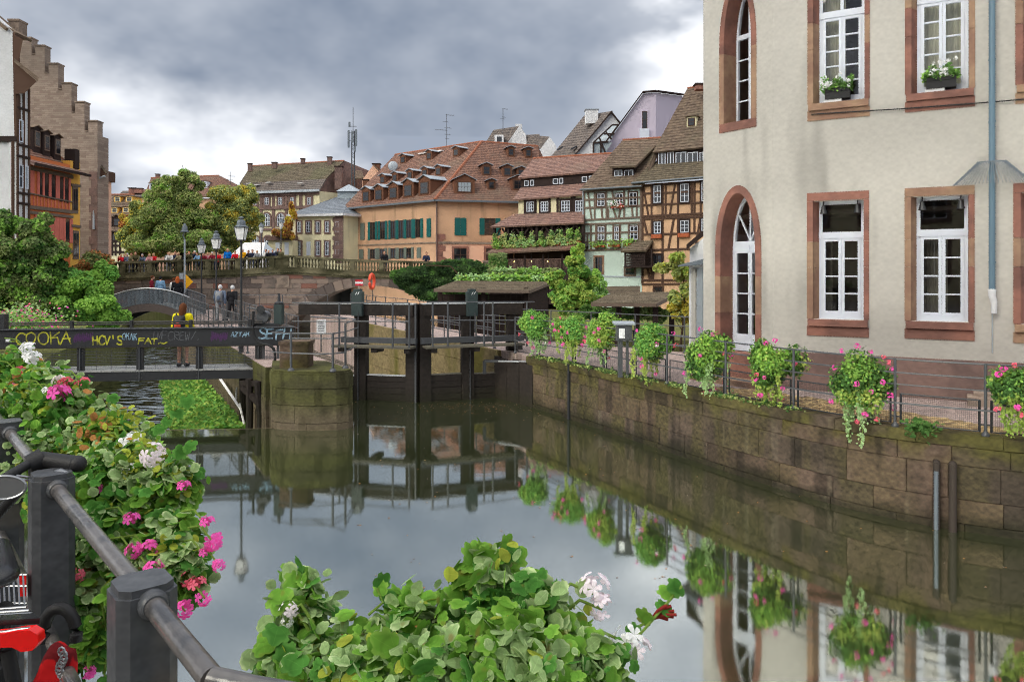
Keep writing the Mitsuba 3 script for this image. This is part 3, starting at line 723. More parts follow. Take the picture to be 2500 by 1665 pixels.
pier = thing('lock_pier', 'squat mossy stone pier with a rounded front beside the lock gate', 'pier')
pf = [(-5.98, 18.75), (-5.84, 18.38), (-5.55, 18.20), (-5.1, 18.08), (-4.6, 18.06), (-4.2, 18.13), (-3.95, 18.30), (-3.90, 18.60), (-4.95, 20.4), (-6.5, 20.4), (-6.15, 19.2)]
pp = sg.Polygon(pf)
for k, (z0, z1, b, cuts) in enumerate(((-0.8, 0.16, 0.0, (-4.9,)), (0.17, 0.58, 0.0, (-5.2,)), (0.592, 0.985, -0.012, (-4.7,)), (0.997, WT - .06, 0.004, ()))):
    edges = [-7] + list(cuts) + [-3]
    for a, c in zip(edges[:-1], edges[1:]):
        g = pp.buffer(b).intersection(sg.box(a + .005, 17, c - .005, 21))
        g2 = g.buffer(-0.03)
        m = MB().poly(g, z0, z1 - 0.03 if k == 3 else z1)
        obj('stone', m, 'moss_stone', pier)
        if k == 3: obj('coping_stone', MB().poly(g.buffer(-.02), z1 - 0.03, z1 + .02).poly(g2.buffer(-.03), z1 + .02, WT), 'moss_stone', pier)
blk = thing('stone_block', 'upright brown stone block standing on the lock pier', 'stone block')
c0 = V(X(680, 18.75), 18.75); w = X(752, 18.75) - c0[0]
g = sg.box(c0[0], 18.75, c0[0] + w, 19.35)
obj('block', MB().poly(g.buffer(-.02), WT, Z(842, 18.75)).poly(g.buffer(0.012, join_style=1), Z(842, 18.75), Z(834, 18.75)), 'quay_stone_warm', blk)

# ------------------------------------------------------------------ railings
def railing(name, label, cat, pts, h, rails, mt='iron_grey', post=0.022, rail=0.016, spacing=1.5, pickets=0, group=None, base=True, top=None):
    """Posts, named rails and optional pickets along a polyline of (x, y, z) foot points."""
    t = thing(name, label, cat, group)
    pts = [V(*p) for p in pts]; seg = [np.linalg.norm(b - a) for a, b in zip(pts, pts[1:])]; L = sum(seg)
    q = np.r_[0, np.cumsum(seg)]; P_ = np.array(pts)
    at = lambda s: np.array([np.interp(s, q, P_[:, k]) for k in range(3)])
    n = max(1, int(round(L / spacing)))
    for s in np.linspace(0, L, n + 1):
        a = at(s)
        m = MB().tube([a, a + V(0, 0, h)], post, 8)
        if base: m.lathe([(post * 2.6, 0), (post * 2.6, .02), (post * 1.5, .05), (post, .06)], a, 8)
        obj('post', m, mt, t)
    for k, z in enumerate(rails):
        m = MB().tube([at(s) + V(0, 0, z) for s in np.unique(np.r_[q, np.linspace(0, L, max(2, int(L)))])], rail if k else (top or rail), 8)
        obj('rail', m, mt, t)
    if pickets:
        m = MB()
        for s in np.arange(pickets / 2, L, pickets): a = at(s); m.bar(a + V(0, 0, 0.1), a + V(0, 0, h), 0.012, 0.012, (1, 0, 0))
        obj('pickets', m, mt, t, kind='stuff')
    return t
on = lambda path, a, off, z=WT: (*path.at(a, off), z)
railing('path_railing', 'dark railing on the lock side of the narrow path', 'railing', [on(PR, a, 0.12) for a in np.linspace(4.8, 24, 12)], 1.05, (1.05, 0.7, 0.36), spacing=1.6, pickets=0.28)
railing('path_railing', 'dark railing with close bars on the channel side of the narrow path', 'railing', [on(PL, a, -0.12) for a in np.linspace(4.0, 24.6, 12)], 1.05, (1.05, 0.8, 0.55, 0.3), spacing=1.6, pickets=0.32)
railing('lock_railing', 'railing along the far lock wall seen through the gate', 'railing', [on(EDGE, a, 0.18) for a in np.linspace(Q0 - 16, Q0 - 2.6, 9)], 1.0, (1.0, 0.62, 0.3), spacing=1.35)
railing('bank_railing', 'railing on the back edge of the quay behind the flower baskets', 'railing', [(-9.6, 45, WT), (-3.5, 33.0, WT), (-0.4, 27.4, WT), (5.0, 22.3, WT), (8, 20.5, WT)], 1.06, (1.06, 0.78, 0.5, 0.22), spacing=1.7, mt='iron_grey')
railing('end_railing', 'level railing across the far end of the path below the stone bridge', 'railing', [(X(579, 43), 43, 1.4), (X(800, 43), 43, 1.4)], 1.05, (1.05, 0.5), spacing=1.4)
pr = thing('pier_railing', 'bent pipe railing round the front of the lock pier', 'railing')
fp = [(X(709, 18.25), 18.30), (X(812, 18.2), 18.22), (X(842, 18.7), 18.75)]
for (x, y), h in zip(fp, (0.95, 0.92, 1.12)):
    obj('post', MB().tube([(x, y, WT - .01), (x, y, WT + h)], 0.028, 10).lathe([(.085, 0), (.085, .025), (.05, .07), (.03, .08)], (x, y, WT - .01), 10), 'iron_grey', pr, smooth=40)
for h, pts in ((0.90, [(-5.9, 18.6), fp[0], fp[1], fp[2], (-4.1, 20.2)]), (0.78, [fp[0], fp[1], fp[2]]), (0.42, [(-5.9, 18.6), fp[0], (-4.6, 18.12), fp[1], (-4.05, 18.5), fp[2], (-4.1, 20.0)]), (1.10, [fp[2], (-4.2, 20.4), (-5.6, 22.6)]), (1.22, [(-5.2, 19.6), fp[2]])):
    obj('rail', MB().tube([(x, y, WT + h) for x, y in pts], 0.016, 8), 'iron_grey', pr)

# ------------------------------------------------------------------ lock gate: two leaves meeting in a point
LL, LR = Wall.px(735, 22.9, 1022, 22.05), Wall.px(1022, 22.05, 1283, 23.2)
gate = [thing('lock_gate', 'left leaf of the black timber lock gate', 'lock gate', 'leaves of the lock gate'), thing('lock_gate', 'right leaf of the black timber lock gate', 'lock gate', 'leaves of the lock gate')]
def on_leaf(w, k, name, u0, u1, v0, v1, n0, n1, mt='gate_timber'):
    um = (u0 + u1) / 2; m = MB(); z0, z1 = w.z(um, v1), w.z(um, v0)
    w.box(m, w.s(u0), w.s(u1), z0, z1, n0, n1); return obj(name, m, mt, gate[k])
def gt_fn(p, n, uv):
    s = fbm(p.x * 6, p.y * 6, p.z * 0.7, 3); f = fbm(p.x * 14, p.y * 14, p.z * 14, 2); wet = smoothstep(0.5, 0.05, p.z + 0.2 * (s - .5))
    return mix(mix(C(32, 28, 27), C(52, 44, 39), s), C(38, 36, 20), wet * 0.7) * (0.6 + 0.6 * f)
textured('gate_timber', gt_fn, 0.7, 0.3)
flat('wet_top', (176, 180, 182), 0.3, 0.5)
# heads: balance beams, posts, mid rails, walkway, planked lower panels
on_leaf(LL, 0, 'beam', 735, 1012, 742, 769, -0.18, 0.16); on_leaf(LL, 0, 'beam_cap', 733, 1014, 739.5, 742, -0.19, 0.17, 'wet_top')
on_leaf(LR, 1, 'beam', 1032, 1272, 741, 768, -0.18, 0.16); on_leaf(LR, 1, 'beam_cap', 1030, 1276, 738.5, 741, -0.19, 0.17, 'wet_top')
for u0, u1, v0 in ((868, 896, 769), (993, 1021, 742)): on_leaf(LL, 0, 'post', u0, u1, v0, 985, -0.14, 0.10)
for u0, u1, v0 in ((1024, 1051, 742), (1127, 1155, 768), (1238, 1262, 768)): on_leaf(LR, 1, 'post', u0, u1, v0, 985, -0.14, 0.10)
for w, k, u0, u1 in ((LL, 0, 868, 893), (LR, 1, 1134, 1159)):
    s0, s1 = w.s(u0), w.s(u1); um = (u0 + u1) / 2; z0, z1 = w.z(um, 770), w.z(um, 705)
    m = MB(); w.poly(m, rect(s0, z0, s1, z1 - .08).union(rect(s0 + .06, z1 - .15, s1 - .06, z1)).buffer(.03).buffer(-.03), 0.10, 0.30)
    obj('rack_housing', m, 'green_iron', gate[k])
    m = MB(); w.box(m, (s0 + s1) / 2 - .035, (s0 + s1) / 2 - .015, w.z(um, 985), z0, 0.12, 0.15); w.box(m, (s0 + s1) / 2 + .06, (s0 + s1) / 2 + .075, w.z(um, 840), z0 + .1, 0.3, 0.33)
    obj('lifting_rod', m, 'iron_grey', gate[k])
    m = MB(); zz = w.z(um, 716)
    for j in range(2): w.beam(m, (s0 + s1) / 2 - .03 + j * .07, zz - .03, (s0 + s1) / 2 + .02 + j * .07, zz + .05, 0.016, 0.30, 0.304)
    obj('paint_mark', m, 'sign_white', gate[k])
on_leaf(LL, 0, 'mid_rail', 842, 1022, 823, 836, 0.10, 0.26, 'iron_grey'); on_leaf(LR, 1, 'mid_rail', 1024, 1272, 820, 834, 0.10, 0.26, 'iron_grey')
def walkway(w, k, u0, u1, va, vb):
    s = np.linspace(w.s(u0), w.s(u1), int((u1 - u0) / 16) + 1); z = w.z((u0 + u1) / 2, (va + vb) / 2)
    for a, b in zip(s[:-1], s[1:]):
        m = MB(); w.box(m, a + .004, b - .004, z - .03, z + .03, 0.28, 0.72); obj('plank', m, 'walk_plank', gate[k])
    for u in np.linspace(u0 + 18, u1 - 14, 3): m = MB(); w.box(m, w.s(u) - .05, w.s(u) + .12, z - .16, z - .032, 0.10, 0.66); obj('bracket', m, 'gate_timber', gate[k])
flat('walk_plank', (92, 88, 78), 0.7, 0.3)
walkway(LL, 0, 835, 1024, 839, 845); walkway(LR, 1, 1026, 1262, 838, 841)
def planks(w, k, u0, u1, v0, v1):
    z0, z1 = w.z((u0 + u1) / 2, v1), w.z((u0 + u1) / 2, v0); n = 5; h = (z1 - z0) / n; r = np.random.default_rng(k + 3)
    for j in range(n): m = MB(); w.box(m, w.s(u0), w.s(u1), z0 + j * h + .004, z0 + (j + 1) * h - .004, -0.10, 0.03 + r.uniform(0, .02)); obj('plank', m, 'gate_timber', gate[k])
    m = MB(); w.box(m, w.s(u0), w.s(u1), z1, z1 + .025, -0.11, 0.06); obj('panel_cap', m, 'wet_top' if k == 0 else 'walk_plank', gate[k])
planks(LL, 0, 846, 867, 918, 990); planks(LL, 0, 897, 992, 917, 990); planks(LR, 1, 1052, 1126, 914, 990); planks(LR, 1, 1156, 1237, 911, 990)
def leaf_rail(w, k, n, us, vt, vm, vb, ends):
    for u in us: m = MB().tube([w.w(w.s(u), n, w.z(u, vb)), w.w(w.s(u), n, w.z(u, vt))], 0.028, 8); obj('rail_post', m, 'iron_grey', gate[k])
    for v in (vt, vm): m = MB().tube([w.w(w.s(u), n, w.z(u, v)) for u in ends], 0.018, 8); obj('rail', m, 'iron_grey', gate[k])
leaf_rail(LL, 0, 0.70, (854, 981, 1020), 737, 781, 845, (742, 1020)); leaf_rail(LR, 1, 0.70, (1042, 1078, 1164, 1185, 1266), 735, 778, 840, (1036, 1284))
on_leaf(LL, 0, 'meeting_strip', 1016, 1020, 742, 985, 0.11, 0.14, 'iron_grey')
ram = thing('hydraulic_ram', 'shiny hydraulic ram low at the right end of the lock gate', 'hydraulic ram')
ra, rb = P(1183, 881, 22.3), P(1288, 883, 21.6)
obj('cylinder', MB().tube([ra, ra + (rb - ra) * 0.33], 0.045, 10), 'iron', ram, smooth=40); obj('rod', MB().tube([ra + (rb - ra) * 0.33, rb], 0.03, 10), 'steel', ram, smooth=40)
obj('bracket', MB().bar(ra, ra - V(0, 0, 0.38), 0.10, 0.10), 'iron', ram)
niche = thing('gate_recess', 'dark timber quoin lining the gate recess in the quay end', 'timber lining')
a, b = V(-0.50, 22.9), V(0.62, 21.15); nw = Wall(*a, *b)
for j in range(6):
    m = MB(); nw.box(m, j * nw.L / 6 + .006, (j + 1) * nw.L / 6 - .006, -0.3, 1.25 - 0.04 * (j % 3), -0.02, 0.05 + .01 * (j % 2)); obj('plank', m, 'gate_timber', niche)

# ------------------------------------------------------------------ iron footbridge with painted girder
FB = Wall.px(-90, 19.7, 717, 20.85)
fb = thing('iron_footbridge', 'dark iron footbridge with graffiti along its plate girder', 'footbridge')
zf = lambda v, u=200: FB.z(u, v)
def fbox(name, u0, u1, v0, v1, n0, n1, mt='iron'):
    m = MB(); FB.box(m, FB.s(u0), FB.s(u1), zf(v1), zf(v0), n0, n1); return obj(name, m, mt, fb)
gd = fbox('girder', -90, 717, 804.5, 847, -0.10, 0.0)
fbox('flange', -90, 717, 802, 804.3, -0.12, 0.06, 'iron_grey'); fbox('flange', -90, 700, 847.2, 849.6, -0.12, 0.06, 'iron_worn')
for v, r in ((787.5, .022), (792.5, .024)): obj('rail', MB().tube([FB.w(FB.s(20), -.05, zf(v)), FB.w(FB.s(640), -.05, zf(v))], r, 10), 'iron_worn', fb, smooth=40)
for u in (174, 320, 465, 610): fbox('rail_post', u - 3, u + 3, 783, 802, -0.10, 0.02)
fbox('end_post', -8, 12, 766, 802, -0.2, 0.04)
bolts = MB()
for u in np.arange(20, 640, 19.5): FB.box(bolts, FB.s(u), FB.s(u) + .05, zf(802), zf(800.6), -0.04, 0.04)
obj('bolt_heads', bolts, 'iron_grey', fb, kind='stuff')
for u in (51, 196, 341, 486, 631):
    p = fbox('post', u - 8, u + 8, 849.8, 905, -0.10, 0.012)
    m = MB(); FB.box(m, FB.s(u) - .012, FB.s(u) + .012, zf(930), zf(850), 0.012, 0.05); obj('rib', m, 'iron_grey', p)
    m = MB()
    for v in (855, 862, 915, 925):
        for du in (-5.5, 5.5): c = FB.w(FB.s(u + du), 0.012 if v < 900 else 0.032, zf(v)); m.ball(c, 0.017, 1)
    obj('bolts', m, 'iron_worn', p, kind='stuff')
m = MB()
for k in range(13): FB.box(m, FB.s(-60), FB.s(678), zf(856 + k * 3.7), zf(856.9 + k * 3.7), -0.03, -0.02)
for u in np.arange(-55, 678, 36.2): FB.box(m, FB.s(u), FB.s(u) + .008, zf(904), zf(853), -0.02, -0.012)
for u in np.arange(650, 677, 3.4): FB.box(m, FB.s(u), FB.s(u) + .008, zf(904), zf(853), -0.02, -0.012)
obj('wire_infill', m, 'iron_grey', fb, kind='stuff')
fbox('mesh_frame', 640, 646, 850, 905, -.05, 0.0, 'iron_grey'); fbox('mesh_frame', 676, 681, 850, 905, -.05, 0.0, 'iron_grey')
us = np.arange(-80, 690, 27.5)
for a, b in zip(us[:-1], us[1:]):
    m = MB(); FB.box(m, FB.s(a) + .006, FB.s(b) - .006, zf(909), zf(905.3), -1.02, 0.05); obj('deck_plank', m, 'deck_grey', fb)
flat('deck_grey', (146, 146, 144), 0.45, 0.4)
fbox('lower_beam', -90, 690, 909.5, 931, -0.12, 0.03); fbox('lower_beam', -90, 690, 909.5, 931, -1.0, -.88)
# lettering sprayed on the girder: every letter is a set of strokes on a 1 x 1 grid
ST = {'A': [[(0, 0), (.5, 1), (1, 0)], [(.15, .42), (.9, .46)]], 'C': [[(.95, .84), (.6, 1), (.2, .82), (0, .48), (.2, .12), (.6, 0), (.95, .14)]],
      'E': [[(.9, 1), (.05, .95), (0, 0), (.9, .03)], [(.0, .52), (.7, .55)]], 'F': [[(.95, 1), (.05, .95), (0, 0)], [(0, .55), (.75, .55)]],
      'H': [[(0, 0), (.1, 1)], [(.9, 0), (1, 1)], [(.05, .5), (.95, .52)]], 'I': [[(.4, 0), (.5, 1)]], 'K': [[(.1, 0), (.1, 1)], [(.95, 1), (.15, .5), (.75, .55), (.95, 0)]],
      'M': [[(0, 0), (.1, 1), (.5, .3), (.9, 1), (1, 0)]], 'O': [[(.5, 1), (.1, .8), (0, .45), (.2, .1), (.55, 0), (.9, .2), (1, .6), (.8, .95), (.5, 1)]],
      'R': [[(0, 0), (.05, 1), (.8, .95), (.9, .65), (.1, .5), (.95, 0)]], 'S': [[(.95, .85), (.5, 1), (.1, .8), (.3, .55), (.8, .42), (.9, .15), (.5, 0), (.0, .12)]],
      'T': [[(0, .95), (1, 1)], [(.5, 1), (.45, 0)]], 'V': [[(0, 1), (.45, 0), (1, 1)]], 'W': [[(0, 1), (.25, 0), (.5, .7), (.75, 0), (1, 1)]], "'": [[(.4, 1), (.45, .75)]],
      '/': [[(0, 0), (.9, 1)]], 'Z': [[(0, 1), (.9, 1), (.1, 0), (1, 0)]], '.': [[(.4, .0), (.5, .08)]], '~': [[(0, .1), (.4, .3), (.9, .05), (1.6, .3)]]}
def spray(txt, u0, u1, v0, v1, wd, mt, n=0.004, slant=0.0, seed=0):
    r = np.random.default_rng(seed); m = MB(); s0, s1, z0, z1 = FB.s(u0), FB.s(u1), zf(v1), zf(v0); cw = (s1 - s0) / len(txt)
    for i, ch in enumerate(txt):
        sc_, jx, jy, rt_ = r.uniform(.78, .92), r.uniform(-.02, .12), r.uniform(-.08, .08), r.normal(0, .07)
        for st in ST.get(ch, []):
            p = np.array(st, float) + r.normal(0, 0.02, (len(st), 2))
            if len(p) > 3:
                from scipy.interpolate import PchipInterpolator
                t = np.arange(len(p)); tt = np.linspace(0, len(p) - 1, 4 * len(p)); p = np.column_stack([PchipInterpolator(t, p[:, k])(tt) for k in (0, 1)]) if ch in 'COSR' else p
            q = [(s0 + cw * (i + jx + sc_ * (x + slant * y + rt_ * (y - .5))), z0 + (z1 - z0) * (jy + sc_ * 1.2 * (y - rt_ * .6 * (x - .5)))) for x, y in p]
            for a, b in zip(q, q[1:]):
                d = nrm(V(b[0] - a[0], b[1] - a[1])) * wd * 0.35
                FB.beam(m, a[0] - d[0], a[1] - d[1], b[0] + d[0], b[1] + d[1], wd, n - .003, n)
    obj('graffiti', m, mt, gd, label=f'graffiti reading {txt}')
spray('COOKA', 36, 174, 811, 838, 0.035, 'worn_yellow', seed=1)
spray("HCV'S", 226, 299, 822, 842, 0.04, 'worn_yellow', 0.007, seed=2)
spray('OKAK', 299, 334, 815, 831, 0.018, 'worn_pale', 0.010, .1, 3)
spray('FAT~', 338, 402, 829, 842, 0.032, 'worn_yellow', 0.007, seed=4)
spray('IMFCREW/.', 368, 492, 812, 832, 0.016, 'worn_grey', 0.004, .1, 5)
spray('AZTAK', 563, 610, 815, 826, 0.018, 'worn_pale', 0.004, .15, 6)
spray('SEFH', 630, 712, 807, 832, 0.045, 'worn_pale', 0.004, .1, 7)
for k, (u0, u1) in enumerate(((180, 226), (515, 555))):
    r = np.random.default_rng(20 + k); m = MB(); pts = np.column_stack([np.linspace(u0, u1, 30), 825 + 11 * np.sin(np.arange(30) * 2.1) + r.normal(0, 2, 30)])
    for a, b in zip(pts, pts[1:]): FB.beam(m, FB.s(a[0]), zf(a[1]), FB.s(b[0]), zf(b[1]), 0.022, 0.001, 0.004)
    obj('graffiti', m, 'paint_purple', gd, label='faded purple scribble')
m = MB(); FB.box(m, FB.s(14), FB.s(25), zf(832), zf(826), 0.0, 0.004); obj('sticker', m, 'sign_white', gd)
# hoisting gear and hose at the right end
win = thing('bridge_winch', 'black hand winch with round housing on the right end of the iron footbridge', 'winch')
c = FB.w(FB.s(640), -0.25, zf(802))
obj('base', MB().tm(trimesh.creation.box((.7, .3, .08), trimesh.transformations.translation_matrix(c + V(.1, 0, .04)))), 'iron', win)
def wheel(c, r, t): return MB().tube([c + V(0, -t / 2, 0), c + V(0, t / 2, 0)], r, 18)
obj('drum', wheel(c + V(0, 0, .26), .17, .28), 'iron_grey', win, smooth=40)
obj('gearbox', MB().tm(trimesh.creation.box((.22, .26, .55), trimesh.transformations.translation_matrix(c + V(.42, 0, .33)))), 'green_iron', win)
obj('gear', wheel(c + V(-.02, -.2, .47), .11, .05), 'iron', win, smooth=40)
obj('crank', MB().tube([c + V(-.02, -.2, .47), c + V(-.34, -.2, .52), c + V(-.34, -.36, .52)], .022, 8), 'iron_grey', win)
obj('cap', MB().lathe([(0, 0), (.12, 0), (.13, .05), (.05, .09), (.03, .3), (0, .3)], c + V(.42, 0, .60), 10), 'iron', win)
hs = [P(u, v, 20.4) for u, v in ((619, 760), (618, 800), (622, 822), (636, 838), (655, 842), (668, 852), (672, 872), (664, 895), (645, 906), (630, 925))]
from scipy.interpolate import PchipInterpolator
tt = np.linspace(0, 9, 46); hs = np.array(hs); hs = np.column_stack([PchipInterpolator(np.arange(10), hs[:, k])(tt) for k in range(3)])
solo('hydraulic_hose', 'thick black hose looping over the right end of the painted girder', 'hose', MB().tube(hs, 0.036, 8), 'rubber', smooth=40)
trs = thing('timber_trestle', 'dark wet timber trestle under the right end of the footbridge', 'trestle')
for u, d, b in ((606, 20.1, 1060), (633, 19.6, 1070), (652, 19.2, 1065), (590, 21.5, 1060)):
    q = np.random.default_rng(u); a = V(X(u, d), d, -1.0); m = MB().tube([a, a + V(.04, 0, 1.0), V(X(u, d) + q.uniform(-.05, .05), d, 0.95)], 0.10, 8); obj('post', m, 'gate_timber', trs)
obj('brace', MB().bar(P(592, 945, 20.4), P(650, 1000, 19.5), .12, .14), 'gate_timber', trs); obj('brace', MB().bar(P(590, 935, 20.5), P(655, 935, 19.6), .14, .14), 'gate_timber', trs)
solo('driftwood_pole', 'pale bare pole leaning down the channel wall under the footbridge', 'pole', MB().tube([P(538, 925, 25), P(565, 965, 22.8), P(588, 1000, 21.2), P(590, 1010, 21.0)], 0.045, 7, r2=0.03).tube([P(576, 975, 21.8), P(578, 945, 21.9)], 0.025, 6).tube([P(585, 985, 21.3), P(596, 1035, 20.9)], 0.03, 6), 'tent_white')

# ------------------------------------------------------------------ information board and small things by the gate
ib = thing('notice_board', 'white notice board on the path behind the pier railing', 'sign')
m = MB().hexa([P(u, v, d) for v in (816, 780) for u, d in ((773, 22.6), (796, 22.6), (796, 22.64), (773, 22.64))]); obj('panel', m, 'sign_white', ib)
m = MB()
for k in range(6): m.hexa([P(u, v, d) for v in (788 + k * 4, 786.6 + k * 4) for u, d in ((776, 22.59), (776 + 14 + (k * 5) % 4, 22.59), (776 + 14 + (k * 5) % 4, 22.597), (776, 22.597))])
obj('text_lines', m, 'paint_grey', ib); obj('post', MB().tube([P(784, 816, 22.62), (X(784, 22.62), 22.62, WT)], .02, 6), 'iron_grey', ib)

# ------------------------------------------------------------------ arched footbridge over the weir channel
ab = thing('arched_footbridge', 'small arched steel footbridge with a barred balustrade over the weir channel', 'footbridge')
AD = 40.5; ux = np.linspace(262, 462, 25)
vt = 704 + ((ux - 362) / 100) ** 2 * 23; vb = 741 + ((ux - 362) / 100) ** 2 * 33
def arcs(v, d): return np.array([P(a, b, AD) + V(0, d, 0) for a, b in zip(ux, v)])
for off in (0.0, 2.2):
    obj('handrail', MB().tube(arcs(vt, off), 0.045, 8), 'steel' if off == 0 else 'iron_grey', ab)
    m = MB(); p, q = arcs(vt, off), arcs(vb, off)
    for k in range(100):
        t = (k + .5) / 100 * 24; a = np.array([np.interp(t, range(25), p[:, j]) for j in range(3)]); b = np.array([np.interp(t, range(25), q[:, j]) for j in range(3)]); m.bar(a, b, .03, .02, (1, 0, 0))
    obj('balusters', m, 'zinc_dark', ab, kind='stuff')
    m = MB(); lo = q - V(0, 0, .42)
    for k in range(24): m.hexa([lo[k], lo[k + 1], lo[k + 1] + V(0, .1, 0), lo[k] + V(0, .1, 0), q[k], q[k + 1], q[k + 1] + V(0, .1, 0), q[k] + V(0, .1, 0)])
    obj('girder', m, 'bridge_stone_dark' if off == 0 else 'iron', ab)
m = MB(); q = arcs(vb, 0.0)
for k in range(24): m.hexa([q[k] - V(0, -.1, .12), q[k + 1] - V(0, -.1, .12), q[k + 1] + V(0, 2.2, -.12), q[k] + V(0, 2.2, -.12), q[k] + V(0, .1, -.02), q[k + 1] + V(0, .1, -.02), q[k + 1] + V(0, 2.2, -.02), q[k] + V(0, 2.2, -.02)])
obj('deck', m, 'deck_grey', ab)
railing('path_railing', 'pale handrail rising from the path to the arched footbridge', 'railing', [(*PL.at(24, 0.1), WT), (X(458, 43), 43, 1.75)], 1.05, (1.05, .5), spacing=1.2, pickets=.2)

# ------------------------------------------------------------------ street lamps with four sided lanterns
def lamp(u, vtop, d, vbase, label, name='street_lamp', scale=1.0):
    x, y, zt, zb = X(u, d), d, Z(vtop, d), Z(vbase, d); t = thing(name, label, 'street lamp', 'lamps along the path')
    H = 1.05 * scale; zl = zt - H
    obj('pole', MB().lathe([(.11 * scale, 0), (.11 * scale, .5), (.07 * scale, .6), (.055 * scale, 1.0), (.045 * scale, zl - zb - .1), (.07 * scale, zl - zb - .05), (.03, zl - zb)], (x, y, zb), 10), 'iron', t, smooth=40)
    g, r = MB(), MB(); a, b = .14 * scale, .235 * scale; h = .56 * scale
    lo = [(x + i * a, y + j * a, zl) for i, j in ((-1, -1), (1, -1), (1, 1), (-1, 1))]; hi = [(x + i * b, y + j * b, zl + h) for i, j in ((-1, -1), (1, -1), (1, 1), (-1, 1))]
    g.hexa(lo + hi); gl = obj('lantern_glass', g, 'lamp_glass', t)
    fr = MB()
    for p, q in zip(lo, hi): fr.bar(p, q, .025 * scale, .025 * scale)
    for k in range(4): fr.bar(lo[k], lo[(k + 1) % 4], .03, .03); fr.bar(hi[k], hi[(k + 1) % 4], .035, .035)
    obj('frame', fr, 'iron', t)
    s = scale
    top = [(.30 * s, h - .02), (.31 * s, h + .02), (.20 * s, h + .06), (.19 * s, h + .22 * s), (.16 * s, h + .30 * s), (.10 * s, h + .34 * s)]
    obj('roof', MB().lathe(top + [(0, h + .35 * s)], (x, y, zl), 8), 'zinc_dark', t)
    obj('finial', MB().lathe([(.05 * s, 0), (.05 * s, .05 * s), (.12 * s, .06 * s), (.12 * s, .09 * s), (.04 * s, .13 * s), (0, .14 * s)], (x, y, zl + h + .34 * s), 10), 'zinc_dark', t, smooth=40)
    return t
lamp(589, 528, 22.5, 862, 'nearest and tallest street lamp with pale lantern on the path', scale=.68)
lamp(528, 563, 37.7, 780, 'middle street lamp of the three along the path', scale=.87)
lamp(492, 581, 44.0, 778, 'farthest of the three pale street lamps along the path', scale=.84)
t = thing('street_lamp', 'unlit street lamp with dark wide hood on a thin silver pole', 'street lamp', 'lamps along the path')
x, d = X(451, 42.5), 42.5
obj('pole', MB().tube([(x, d, 1.0), (x, d, Z(585, d))], .05, 8), 'zinc', t); obj('hood', MB().lathe([(.25, 0), (.26, .03), (.17, .08), (.14, .30), (.07, .42), (.07, .49), (0, .5)], (x, d, Z(567, d)), 10), 'zinc_dark', t, smooth=40)
obj('arm', MB().tube([(x, d, Z(585, d)), (x - .1, d, Z(575, d)), (x, d, Z(566, d))], .03, 6), 'zinc_dark', t)
y1 = thing('warning_sign', 'yellow diamond sign on a grey post by the arched footbridge', 'sign')
sx, sd = X(456, 43.5), 43.5; r = .46
obj('plate', MB().hexa([(sx - .1, sd, Z(688, sd) - r), (sx - .1 + r, sd, Z(688, sd)), (sx - .1 + r, sd + .02, Z(688, sd)), (sx - .1, sd + .02, Z(688, sd) - r), (sx - .1 - .02, sd, Z(688, sd)), (sx - .1, sd, Z(688, sd) + r), (sx - .1, sd + .02, Z(688, sd) + r), (sx - .12, sd + .02, Z(688, sd))]), 'sign_yellow', y1)
obj('post', MB().tube([(sx - .14, sd + .05, 1.4), (sx - .14, sd + .05, Z(640, sd))], .035, 8), 'zinc', y1)
obj('sensor', MB().tm(trimesh.creation.box((.2, .12, .35), trimesh.transformations.translation_matrix((sx - .3, sd, Z(674, sd))))), 'zinc', y1)
# navigation sign and lifebuoy
ns = thing('navigation_sign', 'small red and white banded sign in front of the bridge arch', 'sign')
for k, c_ in enumerate(('sign_red', 'sign_white', 'sign_red')):
    m = MB().hexa([P(u, v, d) for v in (683 + (k + 1) * 4.8, 683 + k * 4.8) for u, d in ((867, 48), (886, 48), (886, 48.03), (867, 48.03))]); obj('band', m, c_, ns)
obj('post', MB().tube([P(876, 697, 48.06), (X(876, 48), 48.06, 0.8)], .03, 6), 'zinc', ns)
lb = thing('lifebuoy', 'orange lifebuoy hung on a thin post in front of the bridge arch', 'lifebuoy')
c = P(908, 687, 40); tt = np.linspace(0, 2 * np.pi, 25); obj('ring', MB().tube([c + V(.055 * math.cos(a), .34 * math.cos(a), .37 * math.sin(a)) for a in tt], .085, 8), 'orange_buoy', lb, smooth=40)
obj('post', MB().tube([P(909, 700, 40.1), (X(909, 40.1), 40.1, 0.8)], .025, 6), 'iron_grey', lb)
# ------------------------------------------------------------------ helpers for the houses
def ray_plane(u, v, p0, n):
    r = V((u - CX) / FPX, 1.0, (CY - v) / FPX); o = V(0, 0, EYE)
    return o + r * (np.dot(p0 - o, n) / np.dot(r, n))

